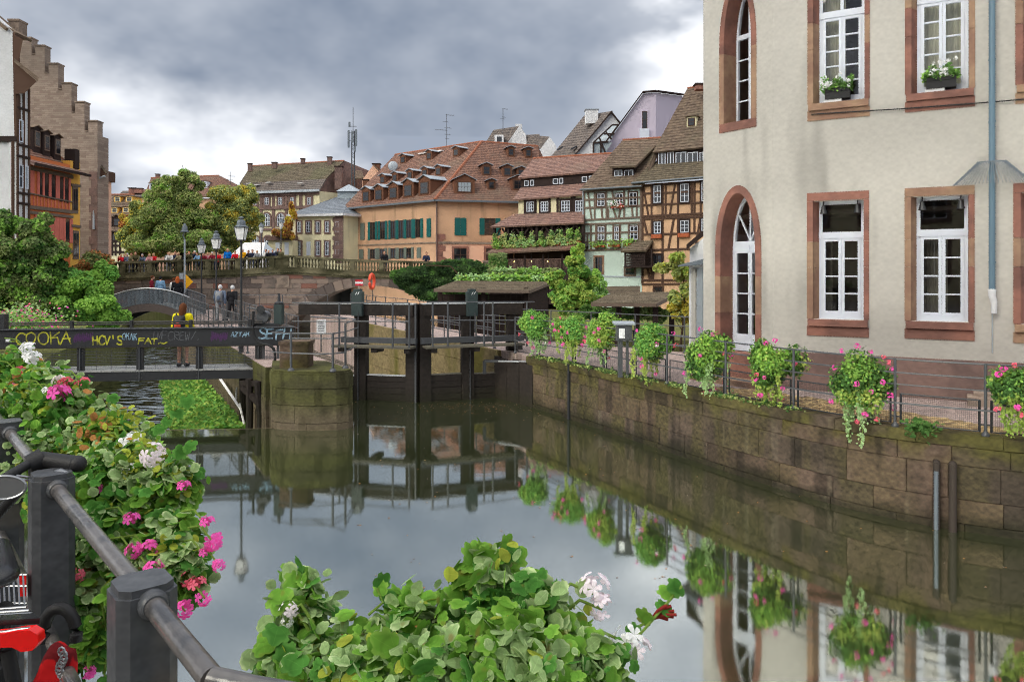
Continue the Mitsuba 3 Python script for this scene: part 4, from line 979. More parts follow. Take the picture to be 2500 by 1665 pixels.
def roof(parent, A, B, Cc, Dd, mt, course=0.30, name='roof', thick=0.12):
    """Roof slope: eave A-B, ridge D-C. Overlapping tile courses as real steps, tile grid in uv."""
    A, B, Cc, Dd = (V(*x) for x in (A, B, Cc, Dd))
    n = nrm(np.cross(B - A, Dd - A));
    if n[2] < 0: n = -n
    slope = 0.5 * (np.linalg.norm(Dd - A) + np.linalg.norm(Cc - B)); k = max(2, int(slope / course))
    e = nrm(B - A); vs, uv, f = [], [], []
    for i in range(k):
        t0, t1 = i / k, (i + 1) / k
        for t, h in ((t0, 0.0), (t0, 0.045), (t1 + 0.2 / k if i < k - 1 else t1, 0.0)):
            t = min(t, 1.0)
            for p, q in ((A, Dd), (B, Cc)):
                x = p + (q - p) * t; vs.append(x + n * h); uv.append((np.dot(x - A, e), t * slope))
        b = 6 * i; f += [[b, b + 1, b + 3, b + 2], [b + 2, b + 3, b + 5, b + 4]]
    b = len(vs)
    for p in (A, B, Cc, Dd): vs.append(p - n * thick); uv.append((np.dot(p - A, e), 0))
    for p in (A, B, Cc, Dd): vs.append(p); uv.append((np.dot(p - A, e), 0))
    f += [[b, b + 3, b + 2, b + 1]] + [[b + i, b + (i + 1) % 4, b + 4 + (i + 1) % 4, b + 4 + i] for i in range(4)]
    v, ff = MB().add(vs, f).mesh()
    k_ = key_for(parent + '__' + name)
    scene[k_] = mikit.ply((v, ff), mt, smooth=False, uv=np.array(uv))
    return k_, n

def ridge(parent, a, b, r=0.10, mt='tile_ridge'):
    a, b = V(*a), V(*b); L = np.linalg.norm(b - a); n = max(2, int(L / 0.42)); m = MB()
    for i in range(n):
        p, q = a + (b - a) * (i / n), a + (b - a) * ((i + 1.06) / n); m.tube([p, q], r, 6, r2=r * 0.82)
    return obj('ridge_tiles', m, mt, parent, kind='stuff')

def far_window(parent, W, s0, s1, z0, z1, cols=2, rows=3, frame='white_paint', trim=None, tw=0.09, each=True, n=0.0, glass='glass_dark', name='window', sill=True):
    m = MB(); f = 0.055
    W.box(m, s0, s0 + f, z0, z1, n + .004, n + .05); W.box(m, s1 - f, s1, z0, z1, n + .004, n + .05); W.box(m, s0 + f, s1 - f, z0, z0 + f, n + .004, n + .05); W.box(m, s0 + f, s1 - f, z1 - f, z1, n + .004, n + .05)
    cw, rh = (s1 - s0 - 2 * f) / cols, (z1 - z0 - 2 * f) / rows
    for i in range(1, cols): W.box(m, s0 + f + i * cw - .03, s0 + f + i * cw + .03, z0 + f, z1 - f, n + .004, n + .045)
    for j in range(1, rows): W.box(m, s0 + f, s1 - f, z0 + f + j * rh - .018, z0 + f + j * rh + .018, n + .004, n + .038)
    k = obj(name, m, frame, parent)
    if each:
        for i in range(cols):
            for j in range(rows):
                g = MB(); W.box(g, s0 + f + i * cw + .02, s0 + f + (i + 1) * cw - .02, z0 + f + j * rh + .012, z0 + f + (j + 1) * rh - .012, n, n + .012); obj('pane', g, glass, k)
    else:
        g = MB(); W.box(g, s0 + f * .5, s1 - f * .5, z0 + f * .5, z1 - f * .5, n, n + .012); obj('pane', g, glass, k)
    if trim:
        t = MB(); W.box(t, s0 - tw, s0 - .001, z0 - tw, z1 + tw, n + .002, n + .075); W.box(t, s1 + .001, s1 + tw, z0 - tw, z1 + tw, n + .002, n + .075)
        W.box(t, s0, s1, z1 + .001, z1 + tw, n + .002, n + .073); W.box(t, s0, s1, z0 - tw, z0 - .001, n + .002, n + .11); obj('surround', t, trim, k)
    return k
def wrect(W, u0, u1, v0, v1):
    um = (u0 + u1) / 2; return W.s(u0), W.s(u1), W.z(um, v1), W.z(um, v0)
def shutter(parent, W, s0, s1, z0, z1, mt, n=0.05):
    m = MB(); W.box(m, s0, s1, z0, z1, n, n + .035); f = .05
    k = int((z1 - z0 - .1) / 0.11)
    for j in range(k): z = z0 + .06 + j * (z1 - z0 - .12) / k; W.box(m, s0 + f, s1 - f, z, z + .05, n + .035, n + .05)
    return obj('shutter', m, mt, parent)
def body(parent, W, depth, z0, z1, mt, s0=0, s1=None, name='wall'):
    m = MB(); W.box(m, s0, W.L if s1 is None else s1, z0, z1, -depth, 0); return obj(name, m, mt, parent)
def gable(parent, pts, back, mt, name='gable'):
    """A vertical polygon of world points with a thickness vector."""
    pts = [V(*p) for p in pts]; b = V(*back); n = len(pts); m = MB()
    vs = pts + [p + b for p in pts]; f = []
    c = [[0, i, i + 1] for i in range(1, n - 1)] + [[n, n + i + 1, n + i] for i in range(1, n - 1)]
    for i in range(n): j = (i + 1) % n; c += [[i, n + i, n + j], [i, n + j, j]]
    return obj(name, m.add(vs, c), mt, parent)
def dormer(parent, p, e, N, w, h, back, mt='wall_dormer', rmt='zinc', glass='glass_dark', pitched=True, over=0.15, frame='timber_brown', cols=1, rows=2):
    """A small dormer standing on a roof at p (middle of its sill): cheeks and front, metal roof, window."""
    W = Wall(0, 0, 1, 0); W.e, W.N, W.A, W.L = e, N, V(p[0], p[1]) - e * w / 2, w; z = p[2]
    m = MB(); W.box(m, 0, w, z - 0.5, z + h, -back, 0); k = obj('dormer', m, mt, parent)
    far_win = MB(); W.box(far_win, w * .14, w * .86, z + h * .12, z + h * .88, .002, .05); obj('window_frame', far_win, frame, k)
    g = MB()
    cw, rh = w * .60 / cols, h * .66 / rows
    for i in range(cols):
        for j in range(rows): W.box(g, w * .20 + i * cw + .015, w * .20 + (i + 1) * cw - .015, z + h * .17 + j * rh + .015, z + h * .17 + (j + 1) * rh - .015, .05, .058)
    obj('pane', g, glass, k)
    r = MB(); rise = w * .28 if pitched else 0.05
    a, b, c = (-over, z + h), (w / 2, z + h + rise), (w + over, z + h)
    for (s0, z0), (s1, z1) in ((a, b), (b, c)):
        q = [W.w(s, n_, zz + dz) for dz in (0, .05) for s, zz, n_ in ((s0, z0, over), (s1, z1, over), (s1, z1, -back), (s0, z0, -back))]; r.hexa(q)
    obj('dormer_roof', r, rmt, k)
    if pitched: gm = MB(); gm.add([W.w(0, .0, z + h), W.w(w, .0, z + h), W.w(w / 2, .0, z + h + rise), W.w(0, -.1, z + h), W.w(w, -.1, z + h), W.w(w / 2, -.1, z + h + rise)], [[0, 1, 2], [5, 4, 3]]); obj('dormer_gable', gm, mt, k)
    return k
flat('wall_dormer', (112, 78, 62), 0.9, 0.1)
def chimney(parent, u, v0, v1, d, w, mt='sandstone_dark', cap='timber_dark'):
    x = X(u, d); m = MB().box(x - w / 2, x + w / 2, d, d + w, Z(v1, d), Z(v0, d)); k = obj('chimney', m, mt, parent)
    obj('cap', MB().box(x - w * .62, x + w * .62, d - w * .1, d + w * 1.1, Z(v0, d), Z(v0, d) + .12), cap, k); return k

# ------------------------------------------------------------------ large orange building behind the bridge
ob = thing('orange_building', 'large orange rendered building with big red tiled hip roof and rows of dormers', 'building')
c3 = lambda x, y: (560 + x / 3.364, 380 + y / 3.364)
K = V(X(1067, 72), 72.0); el, er = V(-.749, .663), V(.973, .231)
pl, pr_ = K + el * 13.4, K + er * 10.5
WL_, WRt = Wall(*pl, *K), Wall(*K, *pr_)
ZE = 10.62
poly = sg.Polygon([tuple(pl), tuple(K), tuple(pr_), tuple(pr_ + V(-2, 13)), tuple(pl + V(8, 9))])
obj('wall', MB().poly(poly, -1.5, ZE), 'plaster_orange', ob)
NL, NR_ = WL_.N, WRt.N
apex, rl, rr_ = V(-3.2, 80, 17.46), V(X(965, 89.3), 89.3, 17.5), V(X(1313, 81.4), 81.4, 17.2)
ek = V(*(K + (NL + NR_) * 0.35), ZE - .1)
eL, eR = V(*(pl + NL * .5), ZE - .1) + V(*(el * .9), 0), V(*(pr_ + NR_ * .5), ZE - .1)
_, nl = roof(ob, eL, ek, apex, rl, 'tiles_red', 0.33); _, nr = roof(ob, ek, eR, rr_, apex, 'tiles_red', 0.33)
roof(ob, eR, V(eR[0] + 3, eR[1] + 10, ZE), rr_, rr_ + V(.1, .1, 0), 'tiles_red', 0.4)
ridge(ob, ek, apex, .16); ridge(ob, rl, apex, .14); ridge(ob, apex, rr_, .14)
m = MB(); m.bar(eL - V(0, 0, .06), ek - V(0, 0, .06), .16, .18); m.bar(ek - V(0, 0, .06), eR - V(0, 0, .06), .16, .18); obj('gutter', m, 'zinc_dark', ob)
e3 = np.array
for (x, y, w, h) in ((1122, 388, 1.15, 1.15), (1226, 378, 1.2, 1.2), (1346, 366, 1.25, 1.25), (1468, 350, 1.3, 1.3), (1602, 332, 1.35, 1.35)):
    p = ray_plane(*c3(x, y), ek, nl); dormer(ob, p, -el, NL, w * 1.25, h * 1.15, 3.2, over=.2)
for (x, y) in ((1258, 232), (1358, 215), (1482, 195), (1604, 178), (1716, 165), (1425, 66), (1640, 35), (1862, 8)):
    p = ray_plane(*c3(x, y), ek, nl); dormer(ob, p, -el, NL, 0.95, 0.85, 2.6, over=.18)
c8 = lambda x, y: (860 + x / 4.361, 200 + y / 4.361)
for (x, y, w, h, cc) in ((1195, 1195, 2.0, 1.35, 4), (1430, 1000, .95, 1.05, 1), (1650, 1010, .95, 1.0, 1), (1800, 1010, .9, .8, 1), (1765, 1160, 1.3, 1.2, 2), (1482, 1150, .75, .9, 1), (1690, 795, .75, .9, 1), (1875, 805, .75, .9, 1)):
    p = ray_plane(*c8(x, y), ek, nr); dormer(ob, p, er, NR_, w, h, 2.6, over=.2, cols=cc, glass='glass_dark' if cc < 3 else 'pane_pale')
flat('pane_pale', (150, 160, 166), 0.1, 0.6)
zt, zb = WL_.z(907, 543), WL_.z(907, 585); z2t, z2b = WL_.z(907, 608), WL_.z(907, 632)
sx = lambda x: WL_.s(560 + x / 3.364)
for xs, za, zz, mt in (((1180, 1262, 1348, 1414, 1478, 1552), zb, zt, 'shutter_green'), ((1180, 1258, 1348, 1418, 1476), z2b, z2t, 'shutter_grey')):
    for x in xs:
        s0, s1 = sx(x - 20), sx(x + 20); k = far_window(ob, WL_, s0, s1, za, zz, 2, 2, 'timber_brown', each=False, trim=None)
        shutter(ob, WL_, s0 - .36, s0 - .01, za - .05, zz + .05, mt if x % 3 else 'shutter_grey'); shutter(ob, WL_, s1 + .01, s1 + .36, za - .05, zz + .05, mt)
for x, za, zz, mt in ((1096, zb, zt, 'shutter_grey'), (1641, zb, zt, 'shutter_green'), (1087, z2b, z2t, 'shutter_grey'), (1560, z2b, z2t, 'shutter_grey')): shutter(ob, WL_, sx(x - 17), sx(x + 17), za, zz, mt)
a, b, c, d = wrect(WRt, 1110, 1138, 532, 574.7); shutter(ob, WRt, a, (a + b) / 2 - .01, c, d, 'shutter_green'); shutter(ob, WRt, (a + b) / 2 + .01, b, c, d, 'shutter_green')
a, b, c, d = wrect(WRt, 1183, 1209, 533, 574); far_window(ob, WRt, a, b, c, d, 2, 3, 'timber_brown', each=False); shutter(ob, WRt, a - .5, a - .02, c, d, 'shutter_green'); shutter(ob, WRt, b + .02, b + .5, c, d, 'shutter_green')
m = MB(); WRt.box(m, 0.12, 10.5, -1.5, WRt.z(1120, 594), .004, .03); obj('ground_floor_render', m, 'plaster_pink', ob)
m = MB(); WRt.box(m, 0.1, 10.5, WRt.z(1120, 596), WRt.z(1120, 590.5), .03, .12); WL_.box(m, 0.0, WL_.L, WL_.z(968, 597.5), WL_.z(968, 594.5), .0, .08); obj('string_course', m, 'sandstone_grey', ob)
a, b, c, d = wrect(WRt, 1108, 1139, 606, 640); far_window(ob, WRt, a, b, c, d, 2, 2, 'timber_brown', trim='sandstone_red', tw=.2, each=False, n=.03); a, b, c, d = wrect(WRt, 1186, 1215, 606, 640); far_window(ob, WRt, a, b, c, d, 2, 2, 'timber_brown', trim='sandstone_red', tw=.2, each=False, n=.03)
for j in range(5):
    m = MB(); z = 4.6 + j * .55; w = .55 if j % 2 else .8; WRt.box(m, 0.02, w, z, z + .53, .031, .06); obj('quoin_stone', m, 'sandstone_red', ob)
obj('downpipe', MB().tube([V(*(K + (NL + NR_) * .06), 4.2), V(*(K + (NL + NR_) * .06), ZE - .2)], .07, 8), 'sandstone_dark', ob)
dish = ray_plane(965.5, 415, ek, nl); dd = dish + V(-.2, -.5, .35)
obj('satellite_dish', MB().add(*(lambda m: (m[0] @ np.diag([.55, .14, .55]) + dd, m[1]))(MB().ball((0, 0, 0), 1.0, 2).mesh())), 'zinc', ob, smooth=True)
obj('skylight', MB().bar(rl + (apex - rl) * .35 + V(-.3, -.9, -.55), rl + (apex - rl) * .62 + V(-.3, -.9, -.55), .55, .10), 'tent_white', ob)

# ------------------------------------------------------------------ yellow building with slate roof
yb = thing('yellow_building', 'pale yellow two storey building with low grey metal hip roof', 'building')
YW = Wall.px(714.6, 80.5, 838, 78.5); YS_ = Wall(*(YW.A + YW.e * YW.L), *(YW.A + YW.e * YW.L + V(1.9, 2.5) * 2.2))
ze = YW.z(780, 523)
obj('wall', MB().poly(sg.Polygon([tuple(YW.A), tuple(YW.A + YW.e * YW.L), tuple(YS_.A + YS_.e * YS_.L), tuple(YW.A + V(0, 12))]), 2.5, ze), 'plaster_yellow', yb)
q = YW.A + YW.e * YW.L; A = V(*(YW.A + YW.N * .4 - YW.e * .4), ze); B = V(*(q + YW.N * .4 + YW.e * .3), ze); G = V(*(YS_.A + YS_.e * YS_.L + YS_.N * .3), ze)
t1, t2 = P(822, 482, 86), P(858, 470, 88)
roof(yb, A, B, t2, t1, 'slate_metal', 0.6); roof(yb, B, G, t2 + V(1, 1, 0), t2, 'slate_metal', 0.6); roof(yb, V(*(YW.A + V(-.3, 12)), ze), A, t1, t1 + V(0, .1, 0), 'slate_metal', .6)
flat('slate_metal', (120, 126, 134), 0.45, 0.4, 0.2)
m = MB(); m.bar(A - V(0, 0, .12), B - V(0, 0, .12), .3, .24); m.bar(B - V(0, 0, .12), G - V(0, 0, .12), .3, .24); obj('cornice', m, 'plaster_white', yb)
cu = [P(824, 482, 85), P(862, 478, 85)]; m = MB().hexa([P(u, v, d) for v in (485, 466) for u, d in ((824, 85), (872, 85), (880, 89), (830, 89))]); obj('roof_lantern', m, 'pane_pale', yb)
m = MB(); tp = P(852, 450, 87)
b4 = [P(u, 467, d) for u, d in ((820, 84.7), (876, 84.7), (884, 89.3), (826, 89.3))]
for i in range(4): m.add([b4[i], b4[(i + 1) % 4], tp], [[0, 1, 2]])
obj('lantern_roof', m, 'zinc', yb)
for x in (575, 651, 728, 805, 886):
    u = 560 + x / 3.364
    for v0, v1, rows in ((541.5, 567.5, 3), (590, 623.5, 3)):
        a, b, c, d = wrect(YW, u - 4.6, u + 4.6, v0, v1)
        if v0 > 580 and x == 651: m = MB(); YW.box(m, a, b, c, d, 0, .06); obj('shutter', m, 'white_paint', yb)
        else: far_window(yb, YW, a, b, c, d, 2, rows, 'white_paint', trim='sandstone_dark', tw=.16, each=False)
for j in range(11): m = MB(); z = 4.6 + j * .48; YW.box(m, YW.L - (1.25 if j % 2 else .95), YW.L + .03, z, z + .465, .004, .05 + .01 * (j % 2)); obj('quoin_stone', m, 'sandstone_dark', yb)
obj('downpipe', MB().tube([YW.w(.5, .1, 4), YW.w(.5, .1, ze)], .07, 6), 'sandstone_dark', yb)
m = MB(); AN = Wall.px(655, 79.5, 714, 79.0); AN.box(m, 0, AN.L, 2.5, AN.z(690, 587), -4, 0); obj('annex_wall', m, 'plaster_yellow', yb)
m = MB(); AN.box(m, -.2, AN.L, AN.z(690, 587), AN.z(690, 577), -4.2, .3); obj('terrace', m, 'sandstone_dark', yb)
for u0, u1 in ((673, 683), (695, 705)):
    a, b, c, d = wrect(AN, u0, u1, 592, 622); m = MB(); AN.box(m, a, b, c, d, 0, .05); obj('annex_door', m, 'white_paint', yb)

# ------------------------------------------------------------------ long stone trimmed school building behind the tree
sb = thing('school_building', 'long cream and brown stone building with arched windows and mossy brown roof', 'building')
SW = Wall.px(560, 101, 780, 97); q = SW.A + SW.e * SW.L; SG = Wall(*q, *(q + V(5.2, 7.5)))
ze = SW.z(690, 470)
obj('wall', MB().poly(sg.Polygon([tuple(SW.A), tuple(q), tuple(SG.A + SG.e * SG.L), tuple(SW.A + V(3, 12))]), 2.5, ze), 'plaster_yellow', sb)
a0, b0 = V(*(SW.A + SW.N * .5), ze), V(*(q + SW.N * .5 + SW.e * .3), ze)
a1, b1 = P(592, 447, 101), P(796, 437, 98.5); a2, b2 = P(612, 406, 106), P(840, 393, 102.5)
roof(sb, a0, b0, b1, a1, 'tiles_slate', .4); roof(sb, P(585, 448, 101), b1, b2, a2, 'tiles_moss', .4)
gp = [V(*q, 2.5), V(*(SG.A + SG.e * SG.L), 2.5), V(*(SG.A + SG.e * SG.L), Z(418, SG.A[1] + 7)), b2 + V(.1, 0, 0), b1 + V(.1, 0, 0), V(*q, ze)]
gable(sb, gp, (.1, .5, 0), 'sandstone_dark'); ridge(sb, a2, b2, .15)
m = MB(); m.bar(a0 + V(0, 0, .05), b0 + V(0, 0, .05), .3, .3); obj('gutter', m, 'zinc', sb)
for x in (210, 308, 420, 517, 657):
    u = 560 + x / 3.364; a, b, c, d = wrect(SW, u - 4.6, u + 4.6, 482.5, 500); far_window(sb, SW, a, b, c, d, 2, 3, 'white_paint', trim='sandstone_dark', tw=.3, each=False)
for x in (120, 261, 364, 468, 588):
    m = MB(); SW.box(m, SW.s(560 + x / 3.364) - .22, SW.s(560 + x / 3.364) + .22, 2.6, ze - .1, 0.002, .10); obj('pilaster', m, 'sandstone_dark', sb)
for v0, v1 in ((504, 511), (557, 562), (472, 478)): m = MB(); SW.box(m, 0, SW.L, SW.z(690, v1), SW.z(690, v0), .003, .22); obj('string_course', m, 'sandstone_dark', sb)
for x, v0, v1 in ((218, 521, 552), (308, 521, 552), (425, 521, 552), (318, 577, 600), (218, 577, 600)):
    u = 560 + x / 3.364; a, b, c, d = wrect(SW, u - 9, u + 9, v0, v1); c_, r = (a + b) / 2, (b - a) / 2
    ar = lambda k: sg.Polygon([(c_ - r * k, c - (k - 1) * .2)] + [(c_ - r * k * math.cos(t), d - r + r * k * math.sin(t)) for t in np.linspace(0, math.pi, 13)] + [(c_ + r * k, c - (k - 1) * .2)])
    m = MB(); SW.poly(m, ar(1.35).difference(ar(1.0)), .003, .14); k = obj('arched_window', m, 'sandstone_dark', sb)
    m = MB(); SW.poly(m, ar(1.0), .002, .012); obj('pane', m, 'glass_dark', k)
    m = MB(); SW.poly(m, ar(1.0).difference(ar(.84)), .013, .06)
    for s in (-.33, .33): SW.box(m, c_ + s * r - .05, c_ + s * r + .05, c, d - r * .1, .013, .05)
    for z in (c + .55, c + 1.1): SW.box(m, a, b, z - .03, z + .03, .013, .045)
    obj('frame', m, 'white_paint', k)
for x, y0, y1, w in ((165, 70, 130, .8), (365, 60, 105, 1.0), (600, 30, 68, .8), (820, 15, 160, .9)):
    chimney(sb, 560 + x / 3.364, 380 + y0 / 3.364, 380 + y1 / 3.364, 102, w * .62)
chimney(sb, 560 + 893 / 3.364, 380 + 92 / 3.364, 380 + 275 / 3.364, 99, .9)
for x, y in ((165, 238), (228, 250), (323, 230), (585, 236)):
    p = ray_plane(*c3(x, y), a0, nrm(np.cross(b0 - a0, a1 - a0))); obj('skylight', MB().bar(p + V(-.3, -.1, .1), p + V(.3, -.1, .15), .5, .08), 'tent_white', sb)

# ------------------------------------------------------------------ roofs farther off
rb = thing('red_roofed_house', 'far house with long red roof and white dormers behind the big tree', 'house')
c23 = lambda x, y: (230 + x / 5.0106, 400 + y / 5.0106)
A, B, Cc, Dd = (P(*c23(*p), d) for p, d in (((600, 420), 124), ((1640, 400), 124), ((1525, 145), 130), ((695, 175), 130)))
roof(rb, A, B, Cc, Dd, 'tiles_red', .4); ridge(rb, Dd, Cc, .16); obj('wall', MB().box(A[0] + .5, B[0] - .5, 124.6, 134, 2, A[2]), 'plaster_peach', rb)
roof(rb, B, B + V(4, 8, 0), Cc + V(.1, .1, 0), Cc, 'tiles_red', .5)
n = nrm(np.cross(B - A, Dd - A))
for x, y in ((715, 328), (930, 322), (1340, 303)): dormer(rb, ray_plane(*c23(x, y), A, n), V(1, 0), V(0, -1), 1.15, 1.25, 2.2, 'white_paint', 'tiles_red', pitched=False, frame='white_paint')
chimney(rb, *[c23(768, 130)[0]], c23(0, 130)[1], c23(0, 172)[1], 130, .6)
hb = thing('timbered_house', 'far half timbered house with tall brown roof full of small yellow dormers', 'house')
A, B, Cc, Dd = (P(*c23(*p), d) for p, d in (((80, 822), 92), ((345, 822), 92), ((490, 378), 99), ((75, 378), 99)))
B = P(*c23(400, 822), 92)
_, n = roof(hb, A, B, Cc, Dd, 'tiles_brown', .4); ridge(hb, Dd, Cc, .15)
for x, y in ((285, 470), (428, 470), (108, 605), (250, 605), (388, 602)): dormer(hb, ray_plane(*c23(x, y), A, n), V(1, 0), V(0, -1), 0.9, .75, 2.5, 'plaster_ochre', 'tiles_brown', pitched=False, frame='plaster_yellow')
for x, y in ((185, 775), (278, 775)): dormer(hb, ray_plane(*c23(x, y), A, n), V(1, 0), V(0, -1), 1.05, 1.2, 1.8, 'timber_dark', 'tiles_brown', frame='timber_dark')
HW = Wall.px(242, 92.4, 318, 92.4); obj('wall', MB().box(HW.A[0], HW.A[0] + HW.L, 92.4, 99, 2.5, A[2] + .1), 'plaster_yellow', hb)
for y in (838, 945, 1000, 1078): m = MB(); z = Z(c23(0, y)[1], 92.4); HW.box(m, 0, HW.L, z - .12, z + .12, .004, .09); obj('beam', m, 'timber_dark', hb)
for x in (95, 150, 165, 215, 222, 262, 318): m = MB(); HW.box(m, HW.s(c23(x, 0)[0]) - .1, HW.s(c23(x, 0)[0]) + .1, Z(c23(0, 1120)[1], 92.4), A[2], .0, .08); obj('beam', m, 'timber_dark', hb)
for x0, x1 in ((95, 148), (225, 300)): a, b, c, d = wrect(HW, c23(x0, 0)[0], c23(x1, 0)[0], c23(0, 862)[1], c23(0, 938)[1]); far_window(hb, HW, a, b, c, d, 2, 2, 'timber_dark', each=False, n=.06)
m = MB(); HW.beam(m, HW.s(c23(165, 0)[0]), Z(c23(0, 1000)[1], 92.4), HW.s(c23(215, 0)[0]), Z(c23(0, 850)[1], 92.4), .16, .01, .085); obj('beam', m, 'timber_dark', hb)
gr = thing('grey_roofed_house', 'far low grey roof with a cluster of chimneys left of the red roof', 'house')
roof(gr, P(285, 480, 112), P(362, 480, 112), P(345, 466, 116), P(300, 466, 116), 'tiles_slate', .5); obj('wall', MB().box(X(285, 112.5), X(362, 112.5), 112.5, 118, 3, Z(480, 112)), 'plaster_pink', gr)
for u, w in ((322, 1.0), (329, .7), (335, .7), (341, .6)): chimney(gr, u, 459 + (u % 3), 472, 113, w, 'sandstone_red')
roof(gr, P(340, 476, 116), P(372, 476, 116), P(366, 462, 119), P(341, 463, 119), 'tiles_red', .5)
pk = thing('pink_house', 'small far pink gabled house between mast and orange building', 'house')
gable(pk, [P(884, 462, 98), P(932, 462, 98), P(932, 425, 98), P(912, 402, 98), P(884, 440, 98)], (0, 6, 0), 'plaster_pink'); roof(pk, P(912, 402, 97.8), P(933, 424, 97.8), P(935, 424, 104), P(914, 402, 104), 'tiles_brown', .5)
chimney(pk, 918, 401, 415, 98.5, .9, 'wall_dormer'); chimney(pk, 892, 440, 455, 96, .7, 'wall_dormer')
roof(pk, P(866, 436, 100), P(889, 434, 100), P(884, 417, 103), P(866, 417, 103), 'tiles_brown', .4)
mast = thing('radio_mast', 'tall lattice radio mast with panel antennas above the rooftops', 'mast')
mx, md = X(862, 92), 92.0; zt, zb = Z(320, md), 9.0
m = MB()
for i, j in ((-1, -1), (1, -1), (1, 1), (-1, 1)): m.tube([(mx + i * .2, md + j * .2, zb), (mx + i * .16, md + j * .16, zt)], .035, 4)
for k in range(24):
    z0, z1 = zb + (zt - zb) * k / 24, zb + (zt - zb) * (k + 1) / 24; s = 1 if k % 2 else -1
    m.tube([(mx - .19 * s, md - .19, z0), (mx + .19 * s, md - .19, z1)], .022, 4).tube([(mx - .19 * s, md + .19, z1), (mx + .19 * s, md + .19, z0)], .022, 4)
obj('lattice', m, 'iron_grey', mast); obj('spike', MB().tube([(mx, md, zt), (mx, md, Z(262, md))], .035, 5), 'iron_grey', mast)
for dx, v0, v1 in ((-.45, 320, 362), (.45, 318, 358), (0, 322, 350), (.30, 358, 372), (-.35, 300, 312)): obj('antenna_panel', MB().box(mx + dx - .11, mx + dx + .11, md - .5, md - .3, Z(v1, md), Z(v0, md)), 'zinc_dark', mast)
m = MB()
for v in (325, 345, 310): m.tube([(mx - .5, md - .3, Z(v, md)), (mx + .5, md - .3, Z(v, md))], .03, 4)
obj('crossbar', m, 'iron_grey', mast)
def aerial(u, v0, v1, d, arms, label):
    t = thing('roof_aerial', label, 'aerial', 'television aerials'); x = X(u, d)
    obj('pole', MB().tube([(x, d, Z(v1, d)), (x, d, Z(v0, d))], .035, 5), 'iron_grey', t); m = MB()
    for v, l, r in arms:
        z = Z(v, d); m.tube([(x - l, d, z), (x + r, d, z - .08)], .022, 4)
        for k in np.arange(-l, r, .28): m.tube([(x + k, d - .25, z), (x + k, d + .25, z)], .012, 4)
    obj('arms', m, 'iron_grey', t)
aerial(1090, 279, 372, 84, ((281, .05, .85), (297, .4, .2), (312, .2, .55), (317, 1.25, .1), (328, .2, .45), (338, .15, .3)), 'tall television aerial on the red roof ridge')
aerial(1228, 265, 326, 95, ((266, .05, .6), (286, .1, .35), (290, .3, .2)), 'thin television aerial on the white gabled house at right')
aerial(563, 420, 455, 115, ((430, .3, .7), (438, .6, .3), (446, .5, .5)), 'small far aerial right of the big tree')

# ------------------------------------------------------------------ half timbered row on the right: gallery house, mint house, orange house
c4 = lambda x, y: (1160 + x / 2.703, 200 + y / 2.703)
HP = V(X(1424, 60), 60.0); he = V(.837, -.547)
def rowwall(t0, t1): return Wall(*(HP + he * t0), *(HP + he * t1))
ROW = rowwall(0, 1); hN = ROW.N
def rs(x): return ROW.s(c4(x, 0)[0])
def rz(x, y): u, v = c4(x, y); return ROW.z(u, v)
def off(p, n): return V(p[0] + hN[0] * n, p[1] + hN[1] * n, p[2])
def rp(x, y, n):                                      # pixel of crop 4 on the plane set back by n from the row
    W = recess(ROW, n); u, v = c4(x, y); return W.w(W.s(u), 0, W.z(u, v))
def timbers(parent, lines, mt, wd=0.15, n0=0.004, n1=0.06):
    r = np.random.default_rng(len(lines))
    for i, (x0, y0, x1, y1) in enumerate(lines):
        m = MB(); ROW.beam(m, rs(x0), rz(x0, y0), rs(x1), rz(x1, y1), wd * r.uniform(.9, 1.15), n0, n1 + 0.004 * (i % 5) + (.02 if abs(x1 - x0) > abs(y1 - y0) else 0)); obj('beam', m, mt, parent)
mh = thing('mint_house', 'narrow mint green half timbered house with brown roof', 'house')
s0, s1 = rs(717), rs(1100); z0 = 1.0; ze = rz(900, 700)
body(mh, ROW, 9, z0, ze, 'plaster_mint', s0, s1)
L = [(718, 728, 1098, 700), (720, 780, 1098, 762), (722, 832, 1098, 818), (724, 912, 1098, 893), (724, 940, 1098, 928), (724, 1000, 1098, 990), (724, 1058, 1098, 1048), (722, 1112, 1098, 1100),
     (722, 728, 722, 1100), (1094, 700, 1094, 1100), (745, 728, 770, 905), (790, 725, 790, 905), (800, 740, 800, 832), (868, 720, 868, 905), (905, 720, 925, 832), (985, 712, 985, 900), (1014, 712, 1014, 830), (880, 832, 880, 910), (910, 830, 935, 905), (960, 832, 948, 905), (1035, 825, 1042, 897), (1068, 822, 1068, 895), (835, 832, 842, 910),
     (765, 940, 765, 1058), (800, 940, 800, 1100), (862, 940, 862, 1100), (912, 936, 912, 1052), (958, 936, 958, 1098), (1015, 930, 1015, 1050), (1082, 930, 1082, 1098), (742, 1000, 742, 1105), (765, 1058, 765, 1105), (980, 1052, 980, 1098)]
timbers(mh, L, 'timber_grey', .14)
for x0, x1, y0, y1 in ((808, 857, 740, 822), (930, 980, 740, 812), (1020, 1070, 732, 818), (812, 856, 956, 1045), (922, 952, 956, 1045), (1024, 1076, 952, 1042)):
    far_window(mh, ROW, rs(x0), rs(x1), rz(x0, y1), rz(x0, y0), 2, 3, 'white_paint', trim='timber_brown', tw=.08, n=.03)
far_window(mh, ROW, rs(792), rs(842), rz(800, 1260), rz(800, 1155), 2, 2, 'timber_brown', trim='sandstone_tan', tw=.12)
far_window(mh, ROW, rs(990), rs(1055), rz(1000, 1275), rz(1000, 1225), 1, 2, 'timber_brown', trim='timber_grey')
m = MB(); ROW.box(m, s0 + .03, s1 - .03, rz(900, 1290), rz(900, 1280), .004, .05); obj('string_course', m, 'zinc', mh)
